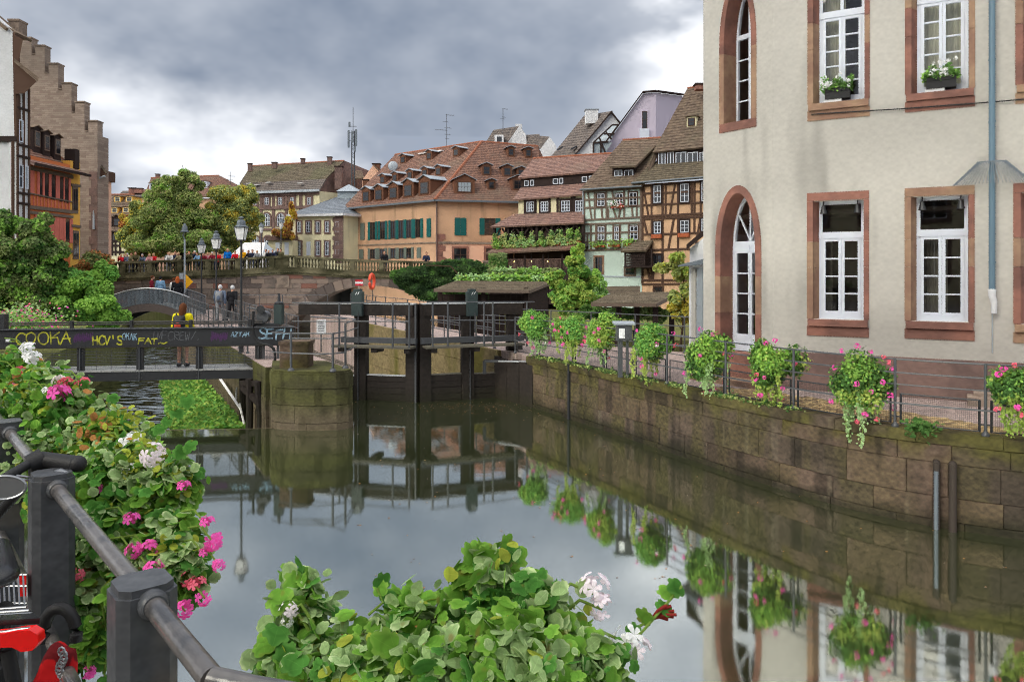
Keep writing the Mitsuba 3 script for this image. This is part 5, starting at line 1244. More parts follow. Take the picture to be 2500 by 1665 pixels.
eA, eB = rp(692, 712, .55), rp(1098, 688, .55); rA, rB = rp(975, 385, -4.2), rp(1245, 368, -4.2)
roof(mh, eA, eB, rB, rA, 'tiles_brown', .3); ridge(mh, rA, rB, .11)
gable(mh, [rp(720, 720, 0), rp(720, 720, -8.4), rp(975, 395, -4.2)], (.1, .1, 0), 'tiles_brown')
obj('gutter', MB().tube([eA, eB], .07, 6), 'zinc_dark', mh)
W5 = recess(ROW, -.55)
w5 = lambda x, y: (W5.s(c4(x, 0)[0]), W5.z(*c4(x, y)))
m = MB(); a, b = w5(905, 632), w5(1052, 560); W5.box(m, a[0], b[0], a[1], b[1] + .1, -3, 0); k = obj('dormer', m, 'timber_dark', mh)
for x0, x1 in ((920, 972), (984, 1044)): a, b = w5(x0, 626), w5(x1, 580); far_window(mh, W5, a[0], b[0], a[1], b[1], 2, 1, 'white_paint', each=False)
roof(mh, rp(885, 562, .1), rp(1062, 555, .1), rp(1215, 400, -3.6), rp(985, 400, -3.6), 'tiles_brown', .3)
obj('downpipe', MB().tube([off(rp(717, 720, 0), .12), off(rp(717, 1190, 0), .12)], .06, 6), 'zinc', mh)

oh = thing('orange_timbered_house', 'orange half timbered house with a very tall brown roof', 'house')
s0, s1 = rs(1102), rs(1100) + 9; z0 = 0.6; ze = rz(1300, 662)
body(oh, ROW, 10, z0, ze, 'plaster_peach', s0, s1)
L = [(1102, 690, 1520, 655), (1102, 738, 1520, 722), (1102, 815, 1520, 795), (1102, 888, 1520, 868), (1102, 905, 1520, 888), (1102, 1008, 1520, 996), (1102, 1112, 1520, 1098), (1102, 1230, 1520, 1215), (1102, 1310, 1520, 1305), (1102, 1335, 1520, 1330), (1110, 690, 1145, 888), (1165, 685, 1165, 888), (1238, 680, 1238, 1330), (1258, 680, 1258, 885), (1340, 672, 1340, 1200), (1320, 675, 1285, 880), (1430, 665, 1430, 880), (1448, 665, 1448, 1000), (1490, 662, 1490, 880), (1112, 905, 1138, 1008), (1165, 905, 1165, 1310), (1312, 900, 1275, 1108), (1490, 885, 1455, 1090), (1105, 690, 1105, 1330), (1140, 1230, 1155, 1310), (1180, 1230, 1175, 1310)]
timbers(oh, L, 'timber_brown', .14)
for x0, x1, y0, y1 in ((1180, 1230, 685, 800), (1355, 1412, 675, 795), (1182, 1230, 925, 1002), (1356, 1412, 915, 995), (1496, 1540, 660, 790), (1496, 1540, 905, 985)):
    far_window(oh, ROW, rs(x0), rs(x1), rz(x0, y1), rz(x0, y0), 2, 3, 'white_paint', trim='timber_dark', tw=.10, n=.035)
far_window(oh, ROW, rs(1170), rs(1238), rz(1200, 1210), rz(1200, 1140), 2, 2, 'timber_dark', trim='timber_dark', n=.03)
far_window(oh, ROW, rs(1182), rs(1238), rz(1200, 1385), rz(1200, 1352), 2, 1, 'timber_dark', trim='timber_brown', n=.02)
for x0, x1, y in ((1172, 1235, 1008), (1346, 1418, 1000)):
    m = MB(); ROW.box(m, rs(x0), rs(x1), rz(x0, y + 26), rz(x0, y), .06, .30); obj('flower_box', m, 'terracotta', oh)
eA, eB = rp(1032, 668, .6), rp(1100, 663, .6) + V(*(he * 8.6), 0.1)
mA, mB = rp(1176, 462, -1.9), rp(1176, 462, -1.9) + V(*(he * 7.5), 0)
roof(oh, eA, eB, mB - V(0, 0, .9), mA - V(0, 0, .75), 'tiles_moss', .3)
tA = rp(1402, 44, -5.2); tB = tA + V(*(he * 6), .25)
roof(oh, rp(1172, 466, -1.2), rp(1172, 466, -1.2) + V(*(he * 8), .05), tB, tA, 'tiles_brown', .3); ridge(oh, tA, tB, .11)
m = MB(); W6 = recess(ROW, -1.5); w6 = lambda x, y: (W6.s(c4(x, 0)[0]), W6.z(*c4(x, y)))
a, b = w6(1200, 556), w6(1200, 455); W6.box(m, a[0], a[0] + 7, a[1], b[1] - .05, -2.5, 0); obj('dormer', m, 'timber_dark', oh)
for x0, x1 in ((1210, 1258), (1268, 1312), (1324, 1394), (1402, 1472), (1482, 1530)): a, b = w6(x0, 548), w6(x1, 462); far_window(oh, W6, a[0], b[0], a[1], b[1], 2, 1, 'white_paint', each=True)
pl_ = nrm(np.cross(V(*he, 0), tA - rp(1172, 466, -1.2))); dormer(oh, ray_plane(*c4(1428, 300), tA, pl_), he, hN, .75, .8, 2.0, 'plaster_yellow', 'tiles_brown', pitched=False, frame='timber_brown')
gable(oh, [rp(1104, 690, 0), rp(1104, 690, -10), rp(1402, 60, -5.2), rp(1180, 470, -1.4)], (.1, .1, 0), 'tiles_brown')
obj('gutter', MB().tube([eA, eB], .07, 6), 'zinc_dark', oh)
for x, y in ((1490, 20),): chimney(oh, c4(x, 0)[0], c4(0, 18)[1], c4(0, 48)[1], 58, .7, 'sandstone_red')
# covered wooden loggia hanging between the two houses
lg = thing('wooden_bay', 'dark slatted wooden bay with tiled lean-to roof between mint and orange houses', 'bay')
W7 = recess(ROW, 1.1); w7 = lambda x, y: (W7.s(c4(x, 0)[0]), W7.z(*c4(x, y)))
a, b = w7(985, 1215), w7(1122, 1120)
for j in range(9): m = MB(); z = a[1] + j * (b[1] - a[1]) / 9; W7.box(m, a[0], b[0], z + .01, z + (b[1] - a[1]) / 9 - .02, -1.0, .02 * (j % 2)); obj('slat', m, 'timber_dark', lg)
m = MB(); W7.box(m, a[0], b[0] + .55, a[1] - .12, a[1], -1.06, .05); obj('floor_beam', m, 'timber_dark', lg)
for s in (a[0], b[0] - .1, b[0] + .45): m = MB(); W7.box(m, s, s + .1, a[1], b[1] + .2, -.12, .03); obj('post', m, 'timber_dark', lg)
roof(lg, rp(960, 1118, 1.4), rp(1128, 1112, 1.4), rp(1175, 1045, 0.05), rp(1062, 1050, 0.05), 'tiles_brown', .25)
m = MB(); p = W7.w(b[0] - .2, -.1, a[1] - .1); m.bar(p, off(rp(1105, 1275, 0), .05), .12, .12); obj('strut', m, 'timber_dark', lg)

gh = thing('gallery_house', 'brown timber gallery house with stacked tiled roofs and flower balconies', 'house')
s1 = rs(713); sA = rs(255)
body(gh, ROW, 8, .6, rz(500, 885), 'timber_dark', sA - .9, s1)
def band(x0, x1, y0, y1, mt, n=.0, back=4):
    W = recess(ROW, n); m = MB(); u0, v0 = c4(x0, y0); u1, v1 = c4(x1, y1); um = c4((x0 + x1) / 2, 0)[0]
    W.box(m, W.s(u0), W.s(u1), W.z(um, v1), W.z(um, v0), -back, 0); obj('wall', m, mt, gh); return W
W8 = band(285, 713, 745, 865, 'plaster_yellow', -.3)
w8 = lambda W, x, y: (W.s(c4(x, 0)[0]), W.z(*c4(x, y)))
for x0, x1 in ((342, 390), (436, 486), (570, 630), (664, 716)): a, b = w8(W8, x0, 858), w8(W8, x1, 790 - (x0 - 342) * .03); far_window(gh, W8, a[0], b[0], a[1], b[1], 3, 3, 'white_paint', trim='timber_dark', tw=.16, each=False, n=.03)
for x in (400, 492, 545, 640, 655, 330): m = MB(); a, b = w8(W8, x, 870), w8(W8, x, 752); W8.box(m, a[0] - .1, a[0] + .1, a[1], b[1], .004, .06); obj('beam', m, 'timber_dark', gh)
W9 = band(300, 800, 600, 700, 'timber_dark', -1.6)
for x0, x1 in ((325, 354), (364, 390), (515, 548), (555, 582), (706, 740), (752, 775)): a, b = w8(W9, x0, 690 - (x0 - 325) * .07), w8(W9, x1, 650 - (x0 - 325) * .07); far_window(gh, W9, a[0], b[0], a[1], b[1], 1, 1, 'white_paint', each=False)
roof(gh, rp(283, 634, -1.3), rp(835, 588, -1.3), rp(905, 474, -4.4), rp(385, 508, -4.4), 'tiles_pink', .28); ridge(gh, rp(385, 506, -4.4), rp(905, 472, -4.4), .12)
roof(gh, rp(250, 778, .1), rp(718, 742, .1), rp(760, 668, -1.6), rp(300, 700, -1.6), 'tiles_pink', .28)
roof(gh, rp(100, 958, 1.1), rp(716, 930, 1.1), rp(718, 852, -.3), rp(262, 872, -.3), 'tiles_pink', .28)
roof(gh, rp(68, 1132, 1.9), rp(708, 1098, 1.9), rp(708, 1072, 1.0), rp(125, 1098, 1.0), 'tiles_red', .22)
Wg = recess(ROW, 0.75); sa, sb_ = Wg.s(c4(128, 0)[0]), Wg.s(c4(712, 0)[0]); zt, zb = Wg.z(*c4(400, 958)), Wg.z(*c4(400, 1090))
for i, s in enumerate(np.linspace(sa, sb_, 7)):
    m = MB(); Wg.box(m, s - .09, s + .09, zb, zt + .15, -.09, .09)
    for sg_ in (-1, 1):
        if 0 <= s + sg_ * .5 - sa <= sb_ - sa + .1: Wg.beam(m, s + sg_ * .05, zt - .75, s + sg_ * .62, zt - .02, .13, -.05, .05)
    obj('gallery_post', m, 'timber_dark', gh)
m = MB(); Wg.box(m, sa - .1, sb_ + .1, zb - .12, zb, -1.4, .15); obj('gallery_floor', m, 'timber_dark', gh)
m = MB()
for s in np.arange(sa, sb_, .16): Wg.box(m, s, s + .10, zb, zb + .8, .02, .05)
obj('gallery_rail', m, 'timber_brown', gh)
m = MB(); W0 = recess(ROW, -.0)
for i in range(4): c_ = sa + (sb_ - sa) * (.40 + .17 * i); W0.poly(m, sg.Polygon([(c_ - .42, zb)] + [(c_ - .42 * math.cos(t), zb + 1.0 + .42 * math.sin(t)) for t in np.linspace(0, math.pi, 9)] + [(c_ + .42, zb)]), .003, .03)
obj('arched_door', m, 'sandstone_dark', gh)
Wk = recess(ROW, 1.2); sa2, sb2 = Wk.s(c4(100, 0)[0]), Wk.s(c4(705, 0)[0]); zt2, zb2 = Wk.z(*c4(350, 1138)), Wk.z(*c4(350, 1235))
m = MB()
for s in np.arange(sa2, sb2, .11): Wk.box(m, s, s + .05, zb2, zb2 + .75, 0, .03)
Wk.box(m, sa2, sb2, zb2 + .75, zb2 + .82, -.03, .06); obj('balusters', m, 'sandstone_dark', gh, kind='stuff')
for s in np.linspace(sa2, sb2, 6): m = MB(); Wk.box(m, s - .08, s + .08, zb2 - 2.5, zt2, -.08, .08); obj('lower_post', m, 'timber_dark', gh)
m = MB(); Wk.box(m, sa2, sb2, zb2 - 2.8, zb2, -1.2, 0); obj('wall', m, 'timber_dark', gh)
for i, x in enumerate((250, 361, 473)):
    a = w8(Wk, x, 1185); t = thing('gallery_lamp', ['left', 'middle', 'right'][i] + ' of three small lit lamps in the lower gallery of the brown house', 'lamp', 'lit lamps in the gallery')
    c = Wk.w(a[0], -.2, a[1]); scene[key_for(t + '__bulb')] = {**mikit.ply(MB().ball(c, .055, 1).mesh()), 'emitter': {'type': 'area', 'radiance': {'type': 'rgb', 'value': [5.0, 3.4, .6]}}}
    obj('stem', MB().tube([c + V(0, 0, .05), V(c[0], c[1], zt2 + .1)], .015, 5), 'iron', t)
# gallery house side wall
gable(gh, [rp(258, 1250, 0), rp(258, 1250, -8), rp(258, 870, -8), rp(258, 870, 0)], (-.05, .02, 0), 'plaster_pink')

# ------------------------------------------------------------------ houses behind the row
lh = thing('lilac_house', 'tall pale lilac house with slanting roof line behind the timbered row', 'house')
ld = 74.0; pt = lambda x, y, d=ld: P(*c4(x, y), d)
gable(lh, [pt(800, 520), pt(1192, 520), pt(1192, 72), pt(1108, 78), pt(830, 460)], (0, .4, 0), 'plaster_lilac', 'wall'); gable(lh, [pt(1192, 520), pt(1420, 520, 79), pt(1368, 95, 79), pt(1192, 72)], (0, .4, 0), 'plaster_lilac', 'wall')
m = MB(); ps = [pt(822, 462), pt(1105, 74), pt(1192, 67), pt(1372, 91, 79)]
for a, b in zip(ps, ps[1:]): m.bar(a + V(0, -.1, .05), b + V(0, -.1, .05), .5, .12)
obj('roof_edge', m, 'timber_dark', lh)
LWl = Wall(pt(800, 0)[0], ld, pt(1192, 0)[0], ld)
a, b, c, d = [LWl.s(c4(1101, 0)[0]), LWl.s(c4(1136, 0)[0]), Z(c4(0, 310)[1], ld), Z(c4(0, 196)[1], ld)]
far_window(lh, LWl, a, b, c, d, 1, 2, 'timber_brown', each=False, trim='plaster_lilac', tw=.1); m = MB(); LWl.box(m, LWl.s(c4(1084, 0)[0]), LWl.s(c4(1145, 0)[0]), Z(c4(0, 372)[1], ld), Z(c4(0, 312)[1], ld), .01, .3); obj('balcony', m, 'white_paint', lh)
gd2 = thing('glazed_roof', 'dark framed glazed roof terrace between white gable and lilac house', 'roof glazing')
m = MB().hexa([P(*c4(x, y), d) for x, y, d in ((780, 470, 73), (860, 470, 73), (860, 470, 76), (780, 470, 76), (780, 405, 73), (905, 400, 73), (905, 400, 76), (780, 405, 76))]); obj('wall', m, 'pane_pale', gd2)
m = MB()
for a, b in (((780, 470), (780, 402)), ((780, 402), (905, 285)), ((905, 285), (945, 285)), ((820, 370), (860, 470)), ((862, 330), (900, 380)), ((780, 402), (880, 395)), ((945, 285), (860, 400)), ((830, 470), (830, 400)), ((850, 345), (920, 345))): m.bar(P(*c4(*a), 72.9), P(*c4(*b), 72.9), .14, .14)
obj('frame', m, 'timber_dark', gd2)
m = MB().hexa([P(*c4(x, y), d) for x, y, d in ((790, 400, 73.1), (890, 395, 73.1), (890, 395, 73.2), (790, 400, 73.2), (905, 290, 75), (942, 290, 75), (942, 290, 75.1), (905, 290, 75.1))]); obj('glass', m, 'pane_pale', gd2)
def gabled(name, label, wallpts, roofpts, dg, dr_, mt='plaster_white', rmt='tiles_slate'):
    t = thing(name, label, 'house'); gable(t, [P(*c4(*p), dg) for p in wallpts], (0, .3, 0), mt, 'wall'); roof(t, *[P(*c4(x, y), d) for x, y, d in roofpts], rmt, .35)
    return t
g1 = gabled('white_gabled_house', 'white gabled house with steep grey roof and white chimney beside the lilac house', [(640, 520), (800, 520), (790, 420), (952, 275), (900, 198), (650, 495)], [(480, 520, 84), (650, 500, 78), (898, 194, 78), (722, 222, 84)], 78, 84)
m = MB().box(P(*c4(728, 0), 80)[0], P(*c4(808, 0), 80)[0], 79.5, 80.6, P(*c4(0, 280), 80)[2], P(*c4(0, 190), 80)[2]); k = obj('chimney', m, 'plaster_white', g1); obj('cap', MB().box(P(*c4(722, 0), 80)[0], P(*c4(814, 0), 80)[0], 79.4, 80.7, P(*c4(0, 190), 80)[2], P(*c4(0, 185), 80)[2]), 'zinc', k)
m = MB().bar(P(*c4(905, 195), 77.8), P(*c4(640, 505), 77.8), .3, .12).bar(P(*c4(895, 195), 77.8), P(*c4(958, 275), 77.8), .3, .12); obj('verge', m, 'timber_dark', g1)
for x0, y0 in ((540, 452), (630, 448)): obj('skylight', MB().bar(P(*c4(x0, y0), 79), P(*c4(x0 + 40, y0 - 22), 79), .5, .12), 'glass_dark', g1)
g2 = gabled('white_gabled_house', 'small far white gabled house with grey roof and thin aerial', [(210, 420), (340, 420), (336, 350), (292, 290), (212, 405)], [(68, 405, 98), (212, 408, 95), (290, 292, 95), (122, 318, 98)], 95, 98)
m = MB().box(P(*c4(128, 0), 94)[0], P(*c4(188, 0), 94)[0], 94, 96.5, P(*c4(0, 405), 94)[2], P(*c4(0, 350), 94)[2]); k = obj('dormer', m, 'plaster_white', g2)
W_ = Wall(P(*c4(128, 0), 94)[0], 94, P(*c4(188, 0), 94)[0], 94); obj('pane', W_.box(MB(), .3, .9, P(*c4(0, 396), 94)[2], P(*c4(0, 362), 94)[2], .002, .02), 'glass_dark', k)
m = MB().box(P(*c4(265, 0), 96)[0], P(*c4(310, 0), 96)[0], 95.5, 97, P(*c4(0, 310), 96)[2], P(*c4(0, 284), 96)[2]); obj('chimney', m, 'plaster_white', g2)
g3 = gabled('white_gabled_house', 'lower white gable right of the small far house', [(430, 500), (540, 500), (535, 425), (492, 362), (432, 440)], [(290, 430, 96), (435, 442, 92), (490, 362, 92), (330, 350, 96)], 92, 96)
roof(g3, P(*c4(296, 415), 97), P(*c4(440, 400), 97), P(*c4(424, 345), 99), P(*c4(345, 350), 99), 'tiles_slate', .4)
# ------------------------------------------------------------------ stone road bridge
sbk = thing('stone_bridge', 'old sandstone road bridge with balustrade and low arch across the canal', 'bridge')
BW = Wall.px(215, 57.5, 1130, 59.5)
_bu = [200, 240, 296, 440, 586, 650, 690, 714, 760, 857, 1000, 1119, 1140]; _bv = [643, 641, 638.6, 634, 630, 626, 624.3, 624, 627, 633.5, 637, 640, 640]
def ptop(s):                                          # height of the parapet's upper edge along the bridge
    us = np.interp(s, [BW.s(u) for u in _bu], range(len(_bu))); u = np.interp(us, range(len(_bu)), _bu)
    return np.array([BW.z(a, np.interp(a, _bu, _bv)) for a in np.atleast_1d(u)])
def along(s0, s1, za, zb, n0, n1, k=8):               # solid following the hump between two heights below the parapet top
    s = np.linspace(s0, s1, k); t = ptop(s); m = MB()
    for i in range(k - 1):
        c = [BW.w(s[j], n, t[j] + z) for z in (za, zb) for j, n in ((i, n0), (i + 1, n0), (i + 1, n1), (i, n1))]; m.hexa(c)
    return m
L_ = BW.L
s = 0.0; q = np.random.default_rng(3)
while s < L_: e_ = min(L_, s + q.uniform(1.2, 1.7)); obj('coping_stone', along(s + .008, e_ - .008, -.17, 0, -.30, .10, 3), 'parapet_stone', sbk); s = e_
obj('plinth', along(0, L_, -1.02, -.86, -.28, .08, 30), 'parapet_stone', sbk); obj('cornice', along(0, L_, -1.28, -1.03, -.3, .22, 30), 'parapet_stone', sbk); obj('frieze', along(0, L_, -1.45, -1.29, -.3, .10, 30), 'parapet_stone', sbk)
posts = [(247, 10), (300, 12), (365, 12), (438, 12), (508, 14), (580, 12), (663, 14), (698, 14), (723, 8), (787, 11), (860, 11), (931, 11), (1003, 11), (1075, 11), (1125, 10)]
for u, w in posts: obj('pier_block', along(BW.s(u - w / 2), BW.s(u + w / 2), -.86, -.17, -.26, .06, 2), 'parapet_stone', sbk)
obj('center_panel', along(BW.s(670.2), BW.s(690.8), -.86, -.17, -.16, -.02, 2), 'parapet_stone', sbk)
bal = MB().lathe([(.085, 0), (.085, .06), (.05, .09), (.09, .22), (.095, .28), (.045, .48), (.05, .54), (.085, .62), (.085, .69)], (0, 0, 0), 8); bal = mikit.ply(bal.mesh(), 'parapet_stone', smooth=45)
for (u0, w0), (u1, w1) in zip(posts[:-1], posts[1:]):
    if u0 == 663: continue
    a, b = BW.s(u0 + w0 / 2), BW.s(u1 - w1 / 2); n = max(1, int((b - a) / .235))
    for k in range(n):
        s_ = a + (k + .5) * (b - a) / n; p = BW.w(s_, -.10, float(ptop(s_)[0]) - .861); obj('baluster', bal, None, sbk, to_world=T().translate([float(x) for x in p]))
ca, cz, R = BW.s(905), BW.z(905, 697.5) - 8.4, 8.4
arc = sg.Point(ca, cz).buffer(R, 64); ring_o = sg.Point(ca, cz).buffer(R + .75, 64)
zt = ptop(np.array([BW.s(905)]))[0] - 1.45
wall_poly = sg.Polygon([(0, -1.5)] + [(s, float(ptop(s)[0]) - 1.45) for s in np.linspace(0, L_, 40)] + [(L_, -1.5)])
m = MB(); BW.poly(m, wall_poly.difference(arc), -6.2, -.06); obj('spandrel', m, 'bridge_stone', sbk)
cols = ['bridge_stone', 'bridge_stone', 'bridge_stone_red', 'bridge_stone_dark', 'bridge_stone_grey', 'bridge_stone']
z = 3.55; row = 0
while z > 0.6:
    h = q.uniform(.34, .42); s = -q.uniform(0, .5)
    while s < L_:
        w = q.uniform(.7, 1.3); g = rect(max(s, 0) + .012, z - h + .012, min(s + w, L_) - .012, z - .012).intersection(wall_poly).difference(ring_o.buffer(.01))
        for gg in getattr(g, 'geoms', [g]):
            if gg.area > .06: m = MB(); BW.poly(m, gg, -.1, q.uniform(-.02, .02)); obj('stone', m, cols[q.integers(len(cols))], sbk)
        s += w
    z -= h; row += 1
for k in range(26):
    t0, t1 = math.pi * (.16 + .68 * k / 26), math.pi * (.16 + .68 * (k + 1) / 26); g = sg.Polygon([(ca + r * math.cos(t), cz + r * math.sin(t)) for r, t in ((R, t0), (R + .74, t0 + .002), (R + .74, t1 - .004), (R, t1 - .004))]).intersection(wall_poly)
    if g.area > .05: m = MB(); BW.poly(m, g, -.3, .03 + .012 * (k % 2)); obj('voussoir', m, cols[q.integers(3, 6)], sbk)
m = MB(); a, b, c, d = wrect(BW, 676, 706, 673, 701); BW.box(m, a, b, c, d, -.05, .06); cp = obj('carved_panel', m, 'sandstone_grey', sbk, label='pale carved panel with round relief')
cc, cr = (a + b) / 2, (b - a) * .33; m = MB(); BW.poly(m, sg.Point(cc, (c + d) / 2).buffer(cr).difference(sg.Point(cc, (c + d) / 2).buffer(cr * .75)), .061, .10); BW.poly(m, sg.Point(cc, (c + d) / 2).buffer(cr * .4), .061, .09); obj('relief', m, 'sandstone_grey', cp)
obj('roadway', along(0, L_, -1.15, -1.0, -6.2, -.30, 30), 'asphalt', sbk)
PD = lambda u: float(ptop(BW.s(u))[0]) - 1.0
solo('gate_pillar', 'pale square stone pillar at the right end of the bridge', 'pillar', MB().box(X(1180, 61), X(1195, 61), 61, 61.5, 1.5, Z(640, 61)).box(X(1178, 61), X(1197, 61), 60.93, 61.57, Z(640, 61), Z(636, 61)), 'sandstone_grey')
# market tent and thin lamps on the bridge street
mt_ = thing('market_tent', 'white peaked market tent on the street behind the bridge', 'tent')
r1, r2 = P(597, 592, 66), P(648, 592, 66); A, B, D_ = P(562, 624, 64.5), P(640, 624, 64.5), P(684, 624, 66)
obj('canopy', MB().add([A, B, r2, r1], [[0, 1, 2, 3]]).add([A + V(0, 3, 0), B + V(0, 3, 0), r2, r1], [[3, 2, 1, 0]]), 'tent_white', mt_); obj('gable', MB().add([B, D_, r2], [[0, 1, 2]]), 'zinc', mt_)
obj('wall', MB().box(A[0] + .2, B[0], 64.6, 67, 3.6, A[2]), 'tent_white', mt_)
for u, vt, lab in ((638, 545, 'thin lamp left of the yellow building'), (686, 535, 'thin lamp against the yellow building'),):
    t = thing('bridge_lamp', lab + ' behind the bridge balustrade', 'street lamp', 'lamps on the bridge street'); x, d = X(u, 63), 63.0; zt = Z(vt, d)
    obj('pole', MB().lathe([(.10, 0), (.10, .5), (.05, .7), (.045, zt - 3.6 - .8), (.06, zt - 3.6 - .75)], (x, d, 3.6), 8), 'iron_grey', t, smooth=40)
    obj('lantern', MB().lathe([(.10, 0), (.20, .5), (0, .5)], (x, d, zt - .8), 6), 'lamp_glass', t); obj('hood', MB().lathe([(.25, .5), (.2, .62), (.1, .75), (.1, .82), (0, .84)], (x, d, zt - .8), 8), 'zinc_dark', t)

# ------------------------------------------------------------------ people
def seg(a, b, ra, rb, n=10):
    A = manifold3d.Manifold.sphere(ra, n).translate(tuple(map(float, a))); B = manifold3d.Manifold.sphere(rb, n).translate(tuple(map(float, b)))
    return manifold3d.Manifold.batch_hull([A, B])
def blob(c, r, sc, n=14): return manifold3d.Manifold.sphere(1.0, n).scale(tuple(float(r * k) for k in sc)).translate(tuple(map(float, c)))
def fuse(ms, h=None):
    m = manifold3d.Manifold.batch_boolean(ms, manifold3d.OpType.Add)
    if h: m = m.refine_to_length(h)
    g = m.to_mesh(); t = trimesh.Trimesh(g.vert_properties[:, :3], g.tri_verts, process=True)
    if h: trimesh.smoothing.filter_taubin(t, iterations=6)
    return np.array(t.vertices), np.array(t.faces)
def hull_chain(js, rs_, **k): return [seg(js[i], js[i + 1], rs_[i], rs_[i + 1], **k) for i in range(len(js) - 1)]
def figure(pose, fine=None, bare=False, long_hair=False):
    """A person of 1.70 m facing +y: skin body, jacket, trousers, shoes, hair (each one closed surface)."""
    st = {'stand': (0, 0, .08, .10), 'lean': (0, .16, .07, .08), 'walk': (.26, .04, .22, .06), 'photo': (0, .04, .08, .09)}[pose]
    stride, fwd = st[0], st[1]; hipz = .90
    sh = V(0, fwd, 1.40); hd = V(0, fwd + .06, 1.595)
    legs = []
    for s in (-1, 1):
        dy = stride * s
        hip, knee, ank, toe = V(.095 * s, 0, hipz), V(.10 * s, dy * .45 + .03, .49), V(.10 * s, dy - (.03 if dy < 0 else 0), .09 + (.05 if dy < 0 else 0)), V(.11 * s, dy + .15, .045)
        legs.append((hip, knee, ank, toe))
    arms = []
    for s in (-1, 1):
        S = V(.185 * s, fwd, 1.385)
        if pose == 'lean': E, Wr = V(.25 * s, fwd + .14, 1.14), V(.17 * s, fwd + .38, 1.07)
        elif pose == 'photo': E, Wr = V(.26 * s, fwd + .12, 1.16), V(.09 * s, fwd + .24, 1.46)
        elif pose == 'walk': E, Wr = V(.25 * s, -.10 * s, 1.10), V(.24 * s, -.20 * s + .12, .87)
        else: E, Wr = V(.25 * s, .0, 1.10), V(.24 * s, .10, .86)
        h = Wr + nrm(Wr - E) * .09; arms.append((S, E, Wr, h))
    head = [blob(hd, .105, (.80, .98, 1.18), 20), blob(hd + V(0, .095, -.015), .022, (.7, 1.1, 1.2)), seg(V(0, fwd, 1.43), hd - V(0, .01, .05), .056, .052), blob(hd + V(0, .035, -.075), .06, (.9, 1, .8))]
    head += [blob(hd + V(.085 * s, -.005, -.005), .024, (.4, .8, 1.2)) for s in (-1, 1)]
    skin = list(head)
    for S, E, Wr, h in arms: skin += hull_chain([S, E, Wr], [.05, .038, .028]) + [blob((Wr + h) / 2, .042, (.62, .8, 1.15))]; skin += hull_chain([Wr, h], [.03, .022])
    for hip, knee, ank, toe in legs: skin += hull_chain([hip, knee, ank], [.078, .05, .036]) + hull_chain([ank, toe], [.038, .03])
    skin += hull_chain([V(0, 0, .92), V(0, fwd * .5, 1.12), sh - V(0, 0, .06)], [.10, .085, .085])
    jac = [blob(V(0, fwd * .9, 1.27), .20, (1.0, .66, .92), 18), blob(V(0, fwd * .5, 1.05), .185, (.95, .68, 1.0), 18), blob(V(0, .01, .90), .185, (1.0, .70, .65), 18), seg(V(-.15, fwd, 1.375), V(.15, fwd, 1.375), .085, .085)]
    for S, E, Wr, h in arms: jac += hull_chain([S, E, Wr], [.078, .062, .050])
    tr = [seg(V(-.07, 0, .90), V(.07, 0, .90), .115, .115)]; shoe = []
    for hip, knee, ank, toe in legs:
        if not bare: tr += hull_chain([hip, knee, ank], [.105, .075, .060])
        else: tr += hull_chain([hip, hip + (knee - hip) * .7], [.11, .095])
        shoe += hull_chain([ank - V(0, .04, .04), toe], [.052, .042])
    hair = [blob(hd + V(0, -.022, .03), .112, (.86, .95, 1.05), 18)]
    if long_hair: hair += hull_chain([hd + V(0, -.06, .02), hd + V(0, -.085, -.14), hd + V(0, -.09, -.27)], [.095, .10, .06])
    body_ = fuse(skin, fine); cut = manifold3d.Manifold.batch_boolean(hair, manifold3d.OpType.Add) - blob(hd + V(0, .10, -.05), .10, (.9, 1, 1.0))
    return {'body': body_, 'jacket': fuse(jac, fine), 'trousers': fuse(tr, fine), 'shoes': fuse(shoe), 'hair': (lambda g: (g.vert_properties[:, :3], g.tri_verts))(cut.to_mesh())}
CLOTH = {'red': (196, 34, 44), 'blue': (20, 112, 200), 'navy': (42, 48, 70), 'slate': (100, 112, 132), 'white': (214, 212, 208), 'khaki': (136, 126, 98), 'olive': (88, 84, 60), 'pink': (206, 150, 154), 'maroon': (120, 34, 48), 'black': (34, 34, 38), 'yellow': (222, 208, 36), 'amber': (222, 164, 24), 'sky': (122, 158, 190), 'grey': (132, 134, 138), 'denim': (70, 80, 104), 'skin': (206, 156, 132), 'brown': (92, 56, 36), 'ginger': (168, 84, 44), 'blond': (186, 160, 116), 'silver': (196, 196, 198)}
for k, v in CLOTH.items(): flat('cloth_' + k, v, 0.85, 0.1)
_fig = {}
def person(x, y, z, label, pose, top, legs, hair, yaw=180.0, h=1.70, group=None, fine=None, bare=False, long_hair=False, lab=None):
    k = (pose, fine, bare, long_hair)
    if k not in _fig: _fig[k] = {n: mikit.ply(m, smooth=True) for n, m in figure(*k).items()}
    t = thing('person', label, 'person', group); tw = T().translate([float(x), float(y), float(z)]).rotate([0, 0, 1], yaw).scale(float(h / 1.70))
    for n, c in (('body', 'skin'), ('jacket', top), ('trousers', legs), ('shoes', 'black'), ('hair', hair)):
        obj(n, {**_fig[k][n], 'bsdf': {'type': 'ref', 'id': 'cloth_' + c}}, None, t, to_world=tw)
    return t, tw
c5 = lambda x, y: (250 + x / 4.282, 560 + y / 4.282)
